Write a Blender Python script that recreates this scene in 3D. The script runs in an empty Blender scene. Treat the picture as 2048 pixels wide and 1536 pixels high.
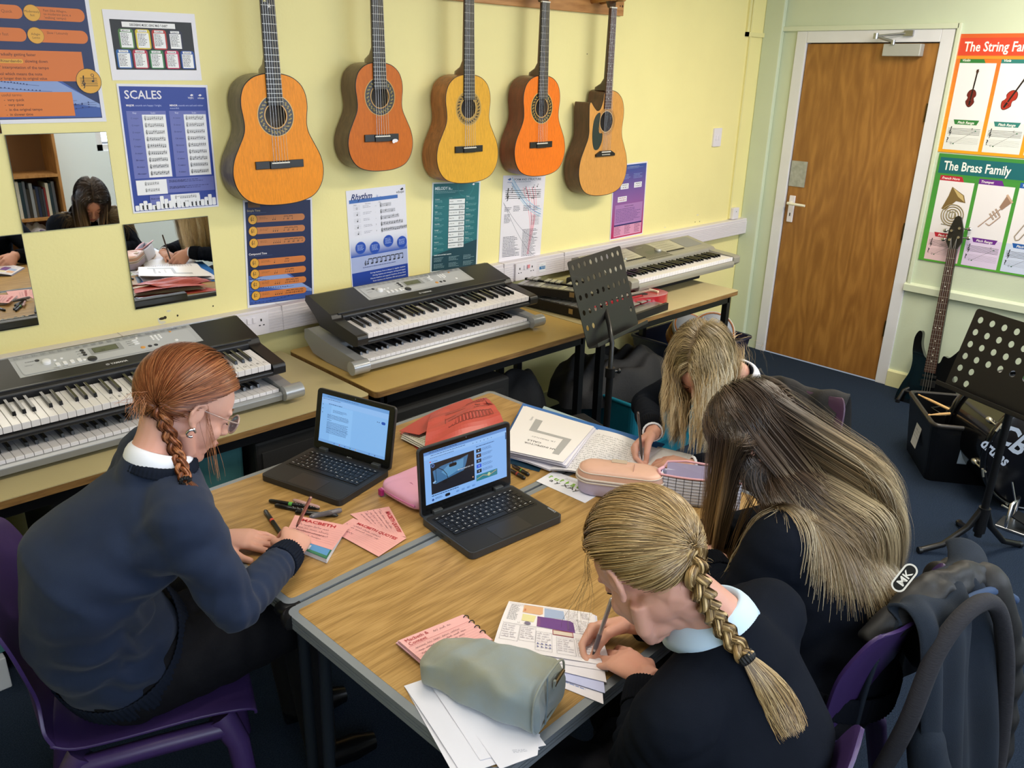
import bpy, math, random
import numpy as np
from mathutils import Vector, Matrix, Quaternion
R_ = math.radians
random.seed(7); NR = np.random.default_rng(7)
scene = bpy.context.scene
COL = scene.collection

# ---------------------------------------------------------------- camera
CF, CYAW, CPIT, CROL = 1640.29, 0.770266, 0.366165, 0.0228811
CPOS = np.array([-5.05683, -2.97801, 1.79881])
_cy, _sy, _cp, _sp = math.cos(CYAW), math.sin(CYAW), math.cos(CPIT), math.sin(CPIT)
_f = np.array([_sy*_cp, _cy*_cp, -_sp]); _r = np.array([_cy, -_sy, 0.0]); _u = np.cross(_r, _f)
_cr, _sr = math.cos(CROL), math.sin(CROL)
CR_, CU_ = _cr*_r + _sr*_u, -_sr*_r + _cr*_u
cam_d = bpy.data.cameras.new('camera'); cam = bpy.data.objects.new('camera', cam_d); COL.objects.link(cam)
cam.matrix_world = Matrix(((CR_[0], CU_[0], -_f[0], CPOS[0]), (CR_[1], CU_[1], -_f[1], CPOS[1]), (CR_[2], CU_[2], -_f[2], CPOS[2]), (0, 0, 0, 1)))
cam_d.sensor_fit = 'HORIZONTAL'; cam_d.sensor_width = 36; cam_d.lens = CF/2048*36; cam_d.clip_start = .05
scene.camera = cam

def hit(px, py, n, d):
    """point of the place seen at a photograph pixel on the plane n.x = d"""
    v = _f*CF + CR_*(px-1024) + CU_*(768-py); n = np.array(n, float)
    return CPOS + (d-n@CPOS)/(n@v)*v
def WP(px, py, y=0.0): return hit(px, py, (0, 1, 0), y)
def TP(px, py, z=.724): return hit(px, py, (0, 0, 1), z)
def RP(px, py, x=0.0): return hit(px, py, (1, 0, 0), x)
def AT(px, py, d): return CPOS + d*(_f + CR_*(px-1024)/CF + CU_*(768-py)/CF)

# ---------------------------------------------------------------- light and exposure
vs = scene.view_settings
scene.display_settings.display_device = 'sRGB'
vs.view_transform = 'Standard'; vs.look = 'None'; vs.gamma = 1; vs.use_curve_mapping = False; vs.exposure = 0.0
w = bpy.data.worlds.new('World'); scene.world = w; w.use_nodes = True
w.node_tree.nodes['Background'].inputs[0].default_value = (.75, .85, 1, 1)
w.node_tree.nodes['Background'].inputs[1].default_value = 0.35
def area(name, loc, target, sx, sy, power, color):
    l = bpy.data.lights.new(name, 'AREA'); l.shape = 'RECTANGLE'; l.size = sx; l.size_y = sy; l.energy = power; l.color = color
    o = bpy.data.objects.new(name, l); COL.objects.link(o); o.location = loc
    o.rotation_euler = (Vector(target)-Vector(loc)).to_track_quat('-Z', 'Y').to_euler()
    return o
CEIL = 2.62
area('ceiling_tube_and_fill_light', (-1.3, -1.9, CEIL-.09), (-1.3, -1.9, 0), 1.5, .45, 54, (1, .90, .74))
area('ceiling_tube_and_fill_light', (-4.3, -1.9, CEIL-.09), (-4.3, -1.9, 0), 1.5, .45, 20, (1, .92, .78))
area('ceiling_tube_and_fill_light', (-2.8, -3.6, CEIL-.09), (-2.8, -3.6, 0), 1.5, .3, 16, (1, .95, .86))  # added fill without a fitting, brightens the front wall that the mirrors reflect
area('daylight_window', (-1.5, -4.32, 1.75), (-2.2, 0, 1.0), 2.3, 1.2, 52, (.74, .84, 1))
area('daylight_window', (-4.9, -4.32, 1.75), (-4.3, 0, .9), 2.3, 1.2, 46, (.72, .84, 1))

# ---------------------------------------------------------------- materials
def lin(c):
    if isinstance(c, str):
        c = c.lstrip('#'); c = [int(c[i:i+2], 16)/255 for i in (0, 2, 4)]
    return tuple((x/12.92 if x <= .04045 else ((x+.055)/1.055)**2.4) for x in c[:3])
MATS = {}
def mat(name, color, rough=.5, metal=0, spec=.5, emit=0, alpha=1, trans=0, coat=0, noise=0, nscale=20, bump=0, bscale=200, stretch=(1, 1, 1), sheen=0, bdist=.002, mottle=None, aniso=0):
    if name in MATS: return MATS[name]
    m = bpy.data.materials.new(name); MATS[name] = m; m.use_nodes = True
    nt = m.node_tree; b = nt.nodes['Principled BSDF']; c = (*lin(color), 1)
    b.inputs['Base Color'].default_value = c; b.inputs['Roughness'].default_value = rough; b.inputs['Metallic'].default_value = metal
    b.inputs['Specular IOR Level'].default_value = spec; b.inputs['Coat Weight'].default_value = coat; b.inputs['Alpha'].default_value = alpha
    b.inputs['Transmission Weight'].default_value = trans; b.inputs['Sheen Weight'].default_value = sheen; b.inputs['Anisotropic'].default_value = aniso
    if emit: b.inputs['Emission Color'].default_value = c; b.inputs['Emission Strength'].default_value = emit
    if noise or bump or mottle:
        tc = nt.nodes.new('ShaderNodeTexCoord'); mp = nt.nodes.new('ShaderNodeMapping'); nt.links.new(tc.outputs['Object'], mp.inputs['Vector'])
        mp.inputs['Scale'].default_value = stretch
    if noise or mottle:
        n = nt.nodes.new('ShaderNodeTexNoise'); n.inputs['Scale'].default_value = nscale; n.inputs['Detail'].default_value = 6
        nt.links.new(mp.outputs[0], n.inputs['Vector'])
        cr = nt.nodes.new('ShaderNodeValToRGB'); nt.links.new(n.outputs['Fac'], cr.inputs[0])
        if mottle: a_, b_ = lin(mottle), lin(color)
        else:
            a_ = tuple(x*(1-noise) for x in lin(color)); b_ = tuple(min(1, x*(1+noise)) for x in lin(color))
        cr.color_ramp.elements[0].position = .35; cr.color_ramp.elements[1].position = .65
        cr.color_ramp.elements[0].color = (*a_, 1); cr.color_ramp.elements[1].color = (*b_, 1)
        nt.links.new(cr.outputs[0], b.inputs['Base Color'])
    if bump:
        n2 = nt.nodes.new('ShaderNodeTexNoise'); n2.inputs['Scale'].default_value = bscale; n2.inputs['Detail'].default_value = 3
        nt.links.new(mp.outputs[0], n2.inputs['Vector'])
        bp = nt.nodes.new('ShaderNodeBump'); bp.inputs['Strength'].default_value = bump; bp.inputs['Distance'].default_value = bdist
        nt.links.new(n2.outputs['Fac'], bp.inputs['Height']); nt.links.new(bp.outputs[0], b.inputs['Normal'])
    return m
def wood(name, c1, c2, axis='X', scale=6, stretch=14, rough=.4, dist=2.2, coat=0, ring=1.0, c3=None, bands=1.0):
    """grain that runs along the axis"""
    if name in MATS: return MATS[name]
    m = bpy.data.materials.new(name); MATS[name] = m; m.use_nodes = True
    nt = m.node_tree; b = nt.nodes['Principled BSDF']; b.inputs['Roughness'].default_value = rough; b.inputs['Coat Weight'].default_value = coat
    tc = nt.nodes.new('ShaderNodeTexCoord'); mp = nt.nodes.new('ShaderNodeMapping'); nt.links.new(tc.outputs['Object'], mp.inputs['Vector'])
    s = [stretch]*3; s['XYZ'.index(axis)] = 1.0; mp.inputs['Scale'].default_value = s
    n = nt.nodes.new('ShaderNodeTexNoise'); n.inputs['Scale'].default_value = scale; n.inputs['Detail'].default_value = 8; n.inputs['Roughness'].default_value = .6
    n.inputs['Distortion'].default_value = .4; nt.links.new(mp.outputs[0], n.inputs['Vector'])
    mp2 = nt.nodes.new('ShaderNodeMapping'); nt.links.new(tc.outputs['Object'], mp2.inputs['Vector'])
    s2 = [3.2*bands]*3; s2['XYZ'.index(axis)] = .55*bands; mp2.inputs['Scale'].default_value = s2
    n2 = nt.nodes.new('ShaderNodeTexNoise'); n2.inputs['Scale'].default_value = 2.0; n2.inputs['Detail'].default_value = 1.5; nt.links.new(mp2.outputs[0], n2.inputs['Vector'])
    mu = nt.nodes.new('ShaderNodeMath'); mu.operation = 'MULTIPLY'; mu.inputs[1].default_value = 60*ring; nt.links.new(n2.outputs['Fac'], mu.inputs[0])
    fr = nt.nodes.new('ShaderNodeMath'); fr.operation = 'SINE'; nt.links.new(mu.outputs[0], fr.inputs[0])
    mx = nt.nodes.new('ShaderNodeMath'); mx.operation = 'MULTIPLY_ADD'; mx.inputs[1].default_value = .13*dist/2.2; nt.links.new(fr.outputs[0], mx.inputs[0]); nt.links.new(n.outputs['Fac'], mx.inputs[2])
    cr = nt.nodes.new('ShaderNodeValToRGB'); nt.links.new(mx.outputs[0], cr.inputs[0])
    e = cr.color_ramp.elements; e[0].position = .3; e[0].color = (*lin(c1), 1); e[1].position = .68; e[1].color = (*lin(c2), 1)
    if c3: q = e.new(.5); q.color = (*lin(c3), 1)
    nt.links.new(cr.outputs[0], b.inputs['Base Color'])
    return m
def attr_mat(name, rough=.5, emit=0, spec=.5, coat=0, bump=0, bscale=300, stretch=(1, 1, 1), aniso=0, sub=0):
    if name in MATS: return MATS[name]
    m = bpy.data.materials.new(name); MATS[name] = m; m.use_nodes = True
    nt = m.node_tree; b = nt.nodes['Principled BSDF']; b.inputs['Roughness'].default_value = rough; b.inputs['Specular IOR Level'].default_value = spec
    b.inputs['Coat Weight'].default_value = coat; b.inputs['Anisotropic'].default_value = aniso
    a = nt.nodes.new('ShaderNodeAttribute'); a.attribute_name = 'Col'
    if emit:
        nt.links.new(a.outputs['Color'], b.inputs['Emission Color']); b.inputs['Emission Strength'].default_value = emit
        b.inputs['Base Color'].default_value = (.01, .01, .012, 1)
    else: nt.links.new(a.outputs['Color'], b.inputs['Base Color'])
    if bump:
        tc = nt.nodes.new('ShaderNodeTexCoord'); mp = nt.nodes.new('ShaderNodeMapping'); nt.links.new(tc.outputs['Object'], mp.inputs['Vector']); mp.inputs['Scale'].default_value = stretch
        n2 = nt.nodes.new('ShaderNodeTexNoise'); n2.inputs['Scale'].default_value = bscale; nt.links.new(mp.outputs[0], n2.inputs['Vector'])
        bp = nt.nodes.new('ShaderNodeBump'); bp.inputs['Strength'].default_value = bump; bp.inputs['Distance'].default_value = .001
        nt.links.new(n2.outputs['Fac'], bp.inputs['Height']); nt.links.new(bp.outputs[0], b.inputs['Normal'])
    return m

# ---------------------------------------------------------------- mesh builder
def frame_from(p0, p1):
    d = Vector(p1)-Vector(p0); L = d.length; d = d/L if L > 1e-9 else Vector((0, 0, 1))
    a = Vector((0, 0, 1)) if abs(d.z) < .9 else Vector((1, 0, 0))
    x = d.cross(a).normalized(); y = d.cross(x).normalized()
    return x, y, d, L
class MB:
    def __init__(s): s.v = []; s.f = []; s.m = []; s.sm = []; s.M = Matrix.Identity(4); s.col = None
    def add(s, vs, fs, mi=0, smooth=False):
        b = len(s.v)
        s.v += [tuple(s.M @ Vector(p)) for p in vs]
        for f in fs: s.f.append(tuple(i+b for i in f)); s.m.append(mi); s.sm.append(smooth)
        return s
    def box(s, x0, y0, z0, x1, y1, z1, mi=0):
        V = [(x0, y0, z0), (x1, y0, z0), (x1, y1, z0), (x0, y1, z0), (x0, y0, z1), (x1, y0, z1), (x1, y1, z1), (x0, y1, z1)]
        return s.add(V, [(0, 3, 2, 1), (4, 5, 6, 7), (0, 1, 5, 4), (1, 2, 6, 5), (2, 3, 7, 6), (3, 0, 4, 7)], mi)
    def hexa(s, V, mi=0): return s.add(V, [(0, 3, 2, 1), (4, 5, 6, 7), (0, 1, 5, 4), (1, 2, 6, 5), (2, 3, 7, 6), (3, 0, 4, 7)], mi)
    def tube(s, pts, r, n=10, mi=0, caps=True, flat=None):
        pts = [Vector(p) for p in pts]; N = len(pts); rs = r if isinstance(r, (list, tuple)) else [r]*N
        V = []; prev = None
        for i in range(N):
            t = (pts[min(i+1, N-1)]-pts[max(i-1, 0)]).normalized()
            if prev is None:
                a = Vector((0, 0, 1)) if abs(t.z) < .9 else Vector((1, 0, 0)); x = t.cross(a).normalized()
            else: x = (prev - t*prev.dot(t)).normalized()
            prev = x; y = t.cross(x)
            for k in range(n):
                a = 2*math.pi*k/n; V.append(pts[i]+(x*math.cos(a)+y*math.sin(a))*rs[i])
        F = [(i*n+k, i*n+(k+1) % n, (i+1)*n+(k+1) % n, (i+1)*n+k) for i in range(N-1) for k in range(n)]
        s.add(V, F, mi, True)
        if caps: s.add([V[k] for k in range(n)], [tuple(range(n))[::-1]], mi); s.add([V[(N-1)*n+k] for k in range(n)], [tuple(range(n))], mi)
        return s
    def cyl(s, p0, p1, r0, r1=None, n=20, mi=0, caps=True): return s.tube([p0, p1], [r0, r0 if r1 is None else r1], n, mi, caps)
    def lathe(s, prof, origin=(0, 0, 0), axis=(0, 0, 1), n=32, mi=0, sx=1, sy=1):
        o = Vector(origin); x, y, d, _ = frame_from(o, o+Vector(axis))
        if tuple(axis) == (0, 0, 1): x, y, d = Vector((1, 0, 0)), Vector((0, 1, 0)), Vector((0, 0, 1))
        V = [o + x*(r*math.cos(2*math.pi*k/n)*sx)+y*(r*math.sin(2*math.pi*k/n)*sy)+d*z for r, z in prof for k in range(n)]
        F = [(i*n+k, i*n+(k+1) % n, (i+1)*n+(k+1) % n, (i+1)*n+k) for i in range(len(prof)-1) for k in range(n)]
        return s.add(V, F, mi, True)
    def prism(s, out, a, b, axis='Z', mi=0, mis=None, smooth=False):
        """outline (2D) extruded from a to b along the axis; mis = material of the sides"""
        P = {'Z': lambda p, h: (p[0], p[1], h), 'Y': lambda p, h: (p[0], h, p[1]), 'X': lambda p, h: (h, p[0], p[1])}[axis]
        n = len(out); V = [P(p, a) for p in out]+[P(p, b) for p in out]
        s.add(V, [tuple(range(n))[::-1], tuple(range(n, 2*n))], mi)
        s.add(V, [(i, (i+1) % n, n+(i+1) % n, n+i) for i in range(n)], mi if mis is None else mis, smooth)
        return s
    def quad(s, a, b, c, d, mi=0): return s.add([a, b, c, d], [(0, 1, 2, 3)], mi)
    def ball(s, c, r, n=16, mi=0):
        rx, ry, rz = r if isinstance(r, (list, tuple)) else (r, r, r); c = Vector(c); V = []; h = n//2
        for i in range(h+1):
            th = math.pi*i/h
            for k in range(n): ph = 2*math.pi*k/n; V.append(c+Vector((rx*math.sin(th)*math.cos(ph), ry*math.sin(th)*math.sin(ph), rz*math.cos(th))))
        return s.add(V, [(i*n+k, (i+1)*n+k, (i+1)*n+(k+1) % n, i*n+(k+1) % n) for i in range(h) for k in range(n)], mi, True)
    def build(s, name, mats, parent=None, bev=0, seg=2, smooth=None, loc=None, sub=0, angle=35):
        me = bpy.data.meshes.new(name); me.from_pydata(s.v, [], s.f)
        if not isinstance(mats, (list, tuple)): mats = [mats]
        for m in mats: me.materials.append(m)
        me.polygons.foreach_set('material_index', s.m)
        me.polygons.foreach_set('use_smooth', [True]*len(s.f) if smooth else (s.sm if smooth is None else [False]*len(s.f)))
        me.validate(); me.update()
        o = bpy.data.objects.new(name, me); COL.objects.link(o)
        if parent: o.parent = parent
        if loc is not None: o.location = loc
        if bev:
            b = o.modifiers.new('bevel', 'BEVEL'); b.width = bev; b.segments = seg; b.limit_method = 'ANGLE'; b.angle_limit = R_(angle)
        if sub: b = o.modifiers.new('sub', 'SUBSURF'); b.levels = sub; b.render_levels = sub
        return o
def rrect(x0, y0, x1, y1, r, n=6):
    out = []
    for cx, cy, a0 in ((x1-r, y1-r, 0), (x0+r, y1-r, 90), (x0+r, y0+r, 180), (x1-r, y0+r, 270)):
        for k in range(n+1): a = R_(a0+90*k/n); out.append((cx+r*math.cos(a), cy+r*math.sin(a)))
    return out
def tag(o, label, cat, group=None, kind=None):
    if label: o['label'] = label
    if cat: o['category'] = cat
    if group: o['group'] = group
    if kind: o['kind'] = kind
    return o
def thing(name, label, cat, loc=(0, 0, 0), rz=0, group=None, rot=None):
    o = bpy.data.objects.new(name, None); COL.objects.link(o); o.empty_display_size = .05
    o.location = loc; o.rotation_euler = rot if rot else (0, 0, rz)
    return tag(o, label, cat, group)
def struct(o, label=None): o['kind'] = 'structure'; return o
def frame_obj(o, origin, x, y, z):
    """place an empty with explicit axes"""
    o.matrix_world = Matrix(((x[0], y[0], z[0], origin[0]), (x[1], y[1], z[1], origin[1]), (x[2], y[2], z[2], origin[2]), (0, 0, 0, 1))); return o

# ---------------------------------------------------------------- print: coloured flat shapes on a sheet
_TXT = {}
def text_polys(txt, bold=0, shear=0):
    k = (txt, bold, shear)
    if k in _TXT: return _TXT[k]
    cu = bpy.data.curves.new('t', 'FONT'); cu.body = txt; cu.size = 1; cu.offset = bold; cu.resolution_u = 2; cu.fill_mode = 'FRONT'; cu.shear = shear
    o = bpy.data.objects.new('t', cu); me = o.to_mesh()
    v = [(p.co.x, p.co.y) for p in me.vertices]; f = [tuple(p.vertices) for p in me.polygons]
    o.to_mesh_clear(); bpy.data.objects.remove(o); bpy.data.curves.remove(cu)
    w_ = max([p[0] for p in v] or [1]); _TXT[k] = (v, f, w_); return _TXT[k]
class Pr:
    """a printed sheet, u to the right, v down, in metres; layers get a hair of height in drawing order"""
    def __init__(s, w, h, base='#ffffff', thick=.0004, step=.00006, curve=None):
        s.w, s.h = w, h; s.v = []; s.f = []; s.c = []; s.step = step; s.k = 0; s.thick = thick; s.curve = curve; s.lift = 0
        if base: s.sheet(base)
    def sheet(s, c, n=1):
        w, h, t = s.w, s.h, s.thick; b = len(s.v); nx = 14 if s.curve else 1
        s.v += [(w*i/nx, y, z) for z in (-t, 0) for y in (0, h) for i in range(nx+1)]
        m = nx+1
        for i in range(nx):
            a = b+i
            for f in [(a+2*m, a+3*m, a+3*m+1, a+2*m+1), (a, a+1, a+m+1, a+m), (a, a+2*m, a+2*m+1, a+1), (a+m, a+m+1, a+3*m+1, a+3*m)]: s.f.append(f); s.c.append(lin(c))
        for f in [(b, b+m, b+3*m, b+2*m), (b+nx, b+2*m+nx, b+3*m+nx, b+m+nx)]: s.f.append(f); s.c.append(lin(c))
    def poly(s, pts, c, faces=None, new=True):
        if new: s.k += 1
        b = len(s.v); z = (1+s.k)+s.lift/s.step
        s.v += [(p[0], p[1], z) for p in pts]
        c = c if isinstance(c, tuple) else lin(c)
        for f in (faces or [tuple(range(len(pts)))]): s.f.append(tuple(i+b for i in f)); s.c.append(c)
    def rect(s, x, y, w, h, c):
        if s.curve and w > .05:
            n = 8
            s.k += 1
            for i in range(n): a, b_ = x+w*i/n, x+w*(i+1)/n; s.poly([(a, y), (a, y+h), (b_, y+h), (b_, y)], c, new=False)
        else: s.poly([(x, y), (x, y+h), (x+w, y+h), (x+w, y)], c)
    def rr(s, x, y, w, h, r, c): s.poly(rrect(x, y, x+w, y+h, min(r, w/2-1e-6, h/2-1e-6), 5), c)
    def circ(s, x, y, r, c, n=24, ry=None): s.poly([(x+r*math.cos(2*math.pi*k/n), y+(ry or r)*math.sin(2*math.pi*k/n)) for k in range(n)], c)
    def ring(s, x, y, r, t, c, n=28):
        V = [(x+q*math.cos(2*math.pi*k/n), y+q*math.sin(2*math.pi*k/n)) for q in (r, r-t) for k in range(n)]
        s.poly(V, c, [(k, (k+1) % n, n+(k+1) % n, n+k) for k in range(n)])
    def frame(s, x, y, w, h, t, c):
        s.rect(x, y, w, t, c); s.rect(x, y+h-t, w, t, c); s.rect(x, y, t, h, c); s.rect(x+w-t, y, t, h, c)
    def seg(s, x0, y0, x1, y1, t, c, new=True):
        d = math.hypot(x1-x0, y1-y0) or 1e-6; nx, ny = -(y1-y0)/d*t/2, (x1-x0)/d*t/2
        s.poly([(x0+nx, y0+ny), (x0-nx, y0-ny), (x1-nx, y1-ny), (x1+nx, y1+ny)], c, new=new)
    def pline(s, pts, t, c):
        s.k += 1
        for a, b in zip(pts[:-1], pts[1:]): s.seg(*a, *b, t, c, new=False)
    def text(s, x, y, size, txt, c, bold=0, width=None, rot=0, align='l', shear=0):
        """y is the baseline"""
        v, f, w_ = text_polys(txt, bold, shear); sx = size if width is None else width/w_
        if align == 'c': x0 = -w_*sx/2
        elif align == 'r': x0 = -w_*sx
        else: x0 = 0
        ca, sa = math.cos(rot), math.sin(rot)
        P = [(x0+p[0]*sx, -p[1]*size) for p in v]
        s.poly([(x+ca*a-sa*b, y+sa*a+ca*b) for a, b in P], c, f)
    def body(s, x, y, w, h, lines, c, fill=.45, seed=1, ragged=.35, rot=0):
        """small print: broken dashes of word length"""
        r = random.Random(seed); lh = h/lines; s.k += 1; ca, sa = math.cos(rot), math.sin(rot)
        for i in range(lines):
            xe = w*(1-r.random()*ragged); cx = 0
            while cx < xe:
                ww = min(r.uniform(.6, 2.2)*lh, xe-cx)
                P = [(cx, i*lh), (cx, i*lh+lh*fill), (cx+ww, i*lh+lh*fill), (cx+ww, i*lh)]
                s.poly([(x+ca*a-sa*b, y+sa*a+ca*b) for a, b in P], c, new=False); cx += ww+lh*.35
    def scrawl(s, x, y, w, h, lines, c, t=.0004, seed=1, rot=0, amp=.28, ragged=.3):
        """handwriting: wavering joined strokes, word by word"""
        r = random.Random(seed); lh = h/lines; s.k += 1; ca, sa = math.cos(rot), math.sin(rot)
        for i in range(lines):
            xe = w*(1-r.random()*ragged); cx = 0; yb = (i+.6)*lh
            while cx < xe-lh*.6:
                ww = r.uniform(.8, 2.6)*lh; n = max(3, int(ww/lh*5)); pts = []
                for k in range(n+1):
                    up = (1.9 if r.random() < .22 else 1)*(-1 if k % 2 else .35)
                    pts.append((cx+ww*k/n+r.uniform(-.04, .04)*lh, yb+up*amp*lh*r.uniform(.6, 1.1)))
                for a, b in zip(pts[:-1], pts[1:]):
                    if max(a[0], b[0]) > w: break
                    s.seg(x+ca*a[0]-sa*a[1], y+sa*a[0]+ca*a[1], x+ca*b[0]-sa*b[1], y+sa*b[0]+ca*b[1], t, c, new=False)
                cx += ww+lh*.4
    def notes(s, x, y, w, h, c, n=8, seed=0, staff=True, clef=True):
        """a stave with clef and notes"""
        r = random.Random(seed); t = h*.035
        if staff:
            s.k += 1
            for i in range(5): s.seg(x, y+h*(.25+.125*i), x+w, y+h*(.25+.125*i), t, c, new=False)
        x1 = x
        if clef:
            g = h*.16; cx = x+h*.22
            s.pline([(cx+g*.6*math.cos(a)*(1-a*.07), y+h*.56+g*math.sin(a)*(1-a*.02)) for a in np.linspace(0, 5, 10)] + [(cx+g*.1, y+h*.3), (cx+g*.35, y+h*.08), (cx+g*.05, y+h*.12), (cx+g*.15, y+h*.85), (cx-g*.35, y+h*.92)], h*.055, c)
            x1 = x+h*.55
        for k in range(n):
            cx = x1+(x+w-x1)*(k+.5)/n; cy = y+h*r.uniform(.38, .72); q = h*.075
            s.circ(cx, cy, q*1.15, c, 8, ry=q); s.seg(cx+q, cy, cx+q, cy-h*.36, h*.035, c)
    def beams(s, x, y, w, h, c, groups=3, per=2):
        gw = w/groups
        for g in range(groups):
            x0 = x+g*gw; s.k += 1
            for k in range(per):
                cx = x0+gw*.78*k/max(1, per-1)+h*.1; s.poly([(cx+h*.14*math.cos(a)-.0, y+h*.85+h*.11*math.sin(a)) for a in np.linspace(0, 5.5, 7)], c, new=False)
                s.seg(cx+h*.12, y+h*.85, cx+h*.12, y+h*.1, h*.06, c, new=False)
            s.seg(x0+h*.22, y+h*.12, x0+gw*.78+h*.22, y+h*.12, h*.13, c, new=False)
    def build(s, name, parent=None, mat_=None, warp=None):
        me = bpy.data.meshes.new(name)
        V = []; st = min(s.step, .0022/max(1, s.k))
        for x, y, z in s.v:
            zz = (z*st if z > 0 else z) + (s.curve(x/s.w, y/s.h) if s.curve else 0)
            V.append(warp(x, y, zz) if warp else (x, -y, zz))
        me.from_pydata(V, [], s.f)
        ca = me.color_attributes.new('Col', 'FLOAT_COLOR', 'CORNER')
        arr = np.repeat(np.array([(*c, 1) for c in s.c], np.float32), [len(f) for f in s.f], axis=0)
        ca.data.foreach_set('color', arr.ravel())
        me.materials.append(mat_ or attr_mat('printed_paper', .45)); me.update()
        o = bpy.data.objects.new(name, me); COL.objects.link(o)
        if parent: o.parent = parent
        return o
def on_wall(o, px0, py0, px1, py1, w, wall='back', off=.003, rz=None):
    """hang a sheet with its top corners at two photograph pixels of the wall"""
    f = WP if wall == 'back' else RP
    a, b = f(px0, py0), f(px1, py1); x = (b-a)/np.linalg.norm(b-a)
    n = np.array([0, -1, 0]) if wall == 'back' else np.array([-1, 0, 0]); y = np.cross(n, x)
    return frame_obj(o, a+n*off, x, y, n)
def lie(o, px, py, ang, z, pivot=(0, 0)):
    """lay a sheet on a table: u axis at the world angle, top-left corner at a pixel"""
    a = TP(px, py, z); o.location = a; o.rotation_euler = (0, 0, ang); return o
# ================================================================ ROOM
yellow = mat('yellow_wall_paint', '#f1e6a2', .55, noise=.02, nscale=3, bump=.25, bscale=90)
green = mat('pale_green_wall_paint', '#ccd6bd', .5, noise=.02, nscale=3, bump=.25, bscale=90)
greeng = mat('pale_green_gloss_paint', '#d2dac2', .35)
cream = mat('cream_gloss_paint', '#dedcae', .35)
whitep = mat('white_gloss_paint', '#dfe0e6', .35, noise=.02, nscale=8)
whiteplastic = mat('white_plastic', '#e4dfe6', .35)
black = mat('black_plastic', '#101012', .4)
blackmetal = mat('black_painted_steel', '#0c0c0e', .35)
chrome = mat('chrome', '#c8c8cc', .2, 1)
steel = mat('brushed_steel', '#aeb0b2', .35, 1)
carpet = mat('navy_carpet', '#2c384a', .95, mottle='#1b2637', nscale=260, bump=.9, bscale=420, bdist=.004, spec=.1)
XL, YF = -7.2, -4.4
def wallbox(name, a, b, m):
    return struct(MB().box(*a, *b).build(name, m))
wallbox('floor', (XL, YF, -.08), (.0, .0, 0), carpet)
wallbox('ceiling', (XL, YF, CEIL), (0, 0, CEIL+.08), mat('ceiling_paint', '#ece9dc', .8))
wallbox('wall_back', (XL, 0, -.08), (.12, .12, CEIL+.08), yellow)
wallbox('wall_left', (XL-.1, YF, -.08), (XL, .12, CEIL+.08), yellow)
# right wall round the door opening
D0, DW, DH = .2954, .7773, 1.984
fr0, fr1, frt = D0-.072, D0+DW+.072, 2.055
mb = MB(); mb.box(0, -fr0, -.08, .12, 0, CEIL+.08); mb.box(0, YF, -.08, .12, -fr1, CEIL+.08); mb.box(0, -fr1, frt, .12, -fr0, CEIL+.08)
struct(mb.build('wall_right', green))
mb = MB()
for x0, x1, z0, z1 in ((XL, -6.2, 0, CEIL), (-3.7, -2.7, 0, CEIL), (-.3, .12, 0, CEIL), (-6.2, -3.7, 0, 1.1), (-6.2, -3.7, 2.4, CEIL), (-2.7, -.3, 0, 1.1), (-2.7, -.3, 2.4, CEIL)):
    mb.box(x0, YF-.1, z0, x1, YF, z1)
struct(mb.build('wall_front', mat('pale_blue_paint', '#e4f2fa', .6)))
for i, x0 in enumerate((-6.2, -2.7)):
    x1 = x0+2.5 if i == 0 else -.3
    mb = MB(); t = .05
    for a in ((x0, 1.1, x1, 1.1+t), (x0, 2.4-t, x1, 2.4), (x0, 1.1, x0+t, 2.4), (x1-t, 1.1, x1, 2.4), ((x0+x1)/2-t/2, 1.1, (x0+x1)/2+t/2, 2.4)): mb.box(a[0], YF-.08, a[1], a[2], YF-.02, a[3])
    o = struct(mb.build('window_%d' % (i+1), whitep))
    struct(MB().box(x0+t, YF-.06, 1.1+t, x1-t, YF-.05, 2.4-t).build('pane', mat('window_glass', '#ffffff', .02, trans=1), o))
# door frame, door
mb = MB(); e = -.012
mb.box(e, -D0+.004, 0, .12, -fr0, frt); mb.box(e, -fr1, 0, .12, -(D0+DW)-.004, frt); mb.box(e, -(D0+DW)-.004, DH+.005, .12, -D0+.004, frt)
struct(mb.build('trim_1', whitep, bev=.003))
door = MB().box(.004, -D0-DW+.001, .006, .044, -D0-.001, DH).build('door_1', wood('door_veneer', '#8a5c28', '#a87638', 'Z', 3.2, 7, .42, 1.6, c3='#97672f', bands=.9), bev=.0015)
struct(door); door['label'] = 'closed oak veneer door with white frame'
struct(MB().box(.05, -fr1, 0, .12, -fr0, frt).build('wall_behind_door', mat('dark_void', '#15120e', .9)))
# door furniture
yh = -D0-.045
mb = MB(); mb.box(-.008, yh-.02, .905, .004, yh+.02, 1.075); mb.build('handle_plate', whiteplastic, door, bev=.004)
mb = MB(); mb.cyl((-.008, yh, 1.03), (-.05, yh, 1.03), .009, n=12); mb.tube([(-.05, yh+.006, 1.03), (-.052, yh-.03, 1.029), (-.05, yh-.115, 1.027)], [.009, .009, .008], 12)
mb.build('handle', mat('ivory_gloss', '#e6e2d0', .25), door)
MB().box(-.0095, yh-.003, .945, -.008, yh+.003, .965).build('keyhole', black, door)
mb = MB(); mb.box(-.001, -D0-.112, 1.133, .004, -D0-.004, 1.292); mb.build('push_plate', mat('worn_aluminium', '#b9bdbf', .5, .6, mottle='#a2a6a6', nscale=30), door)
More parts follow.
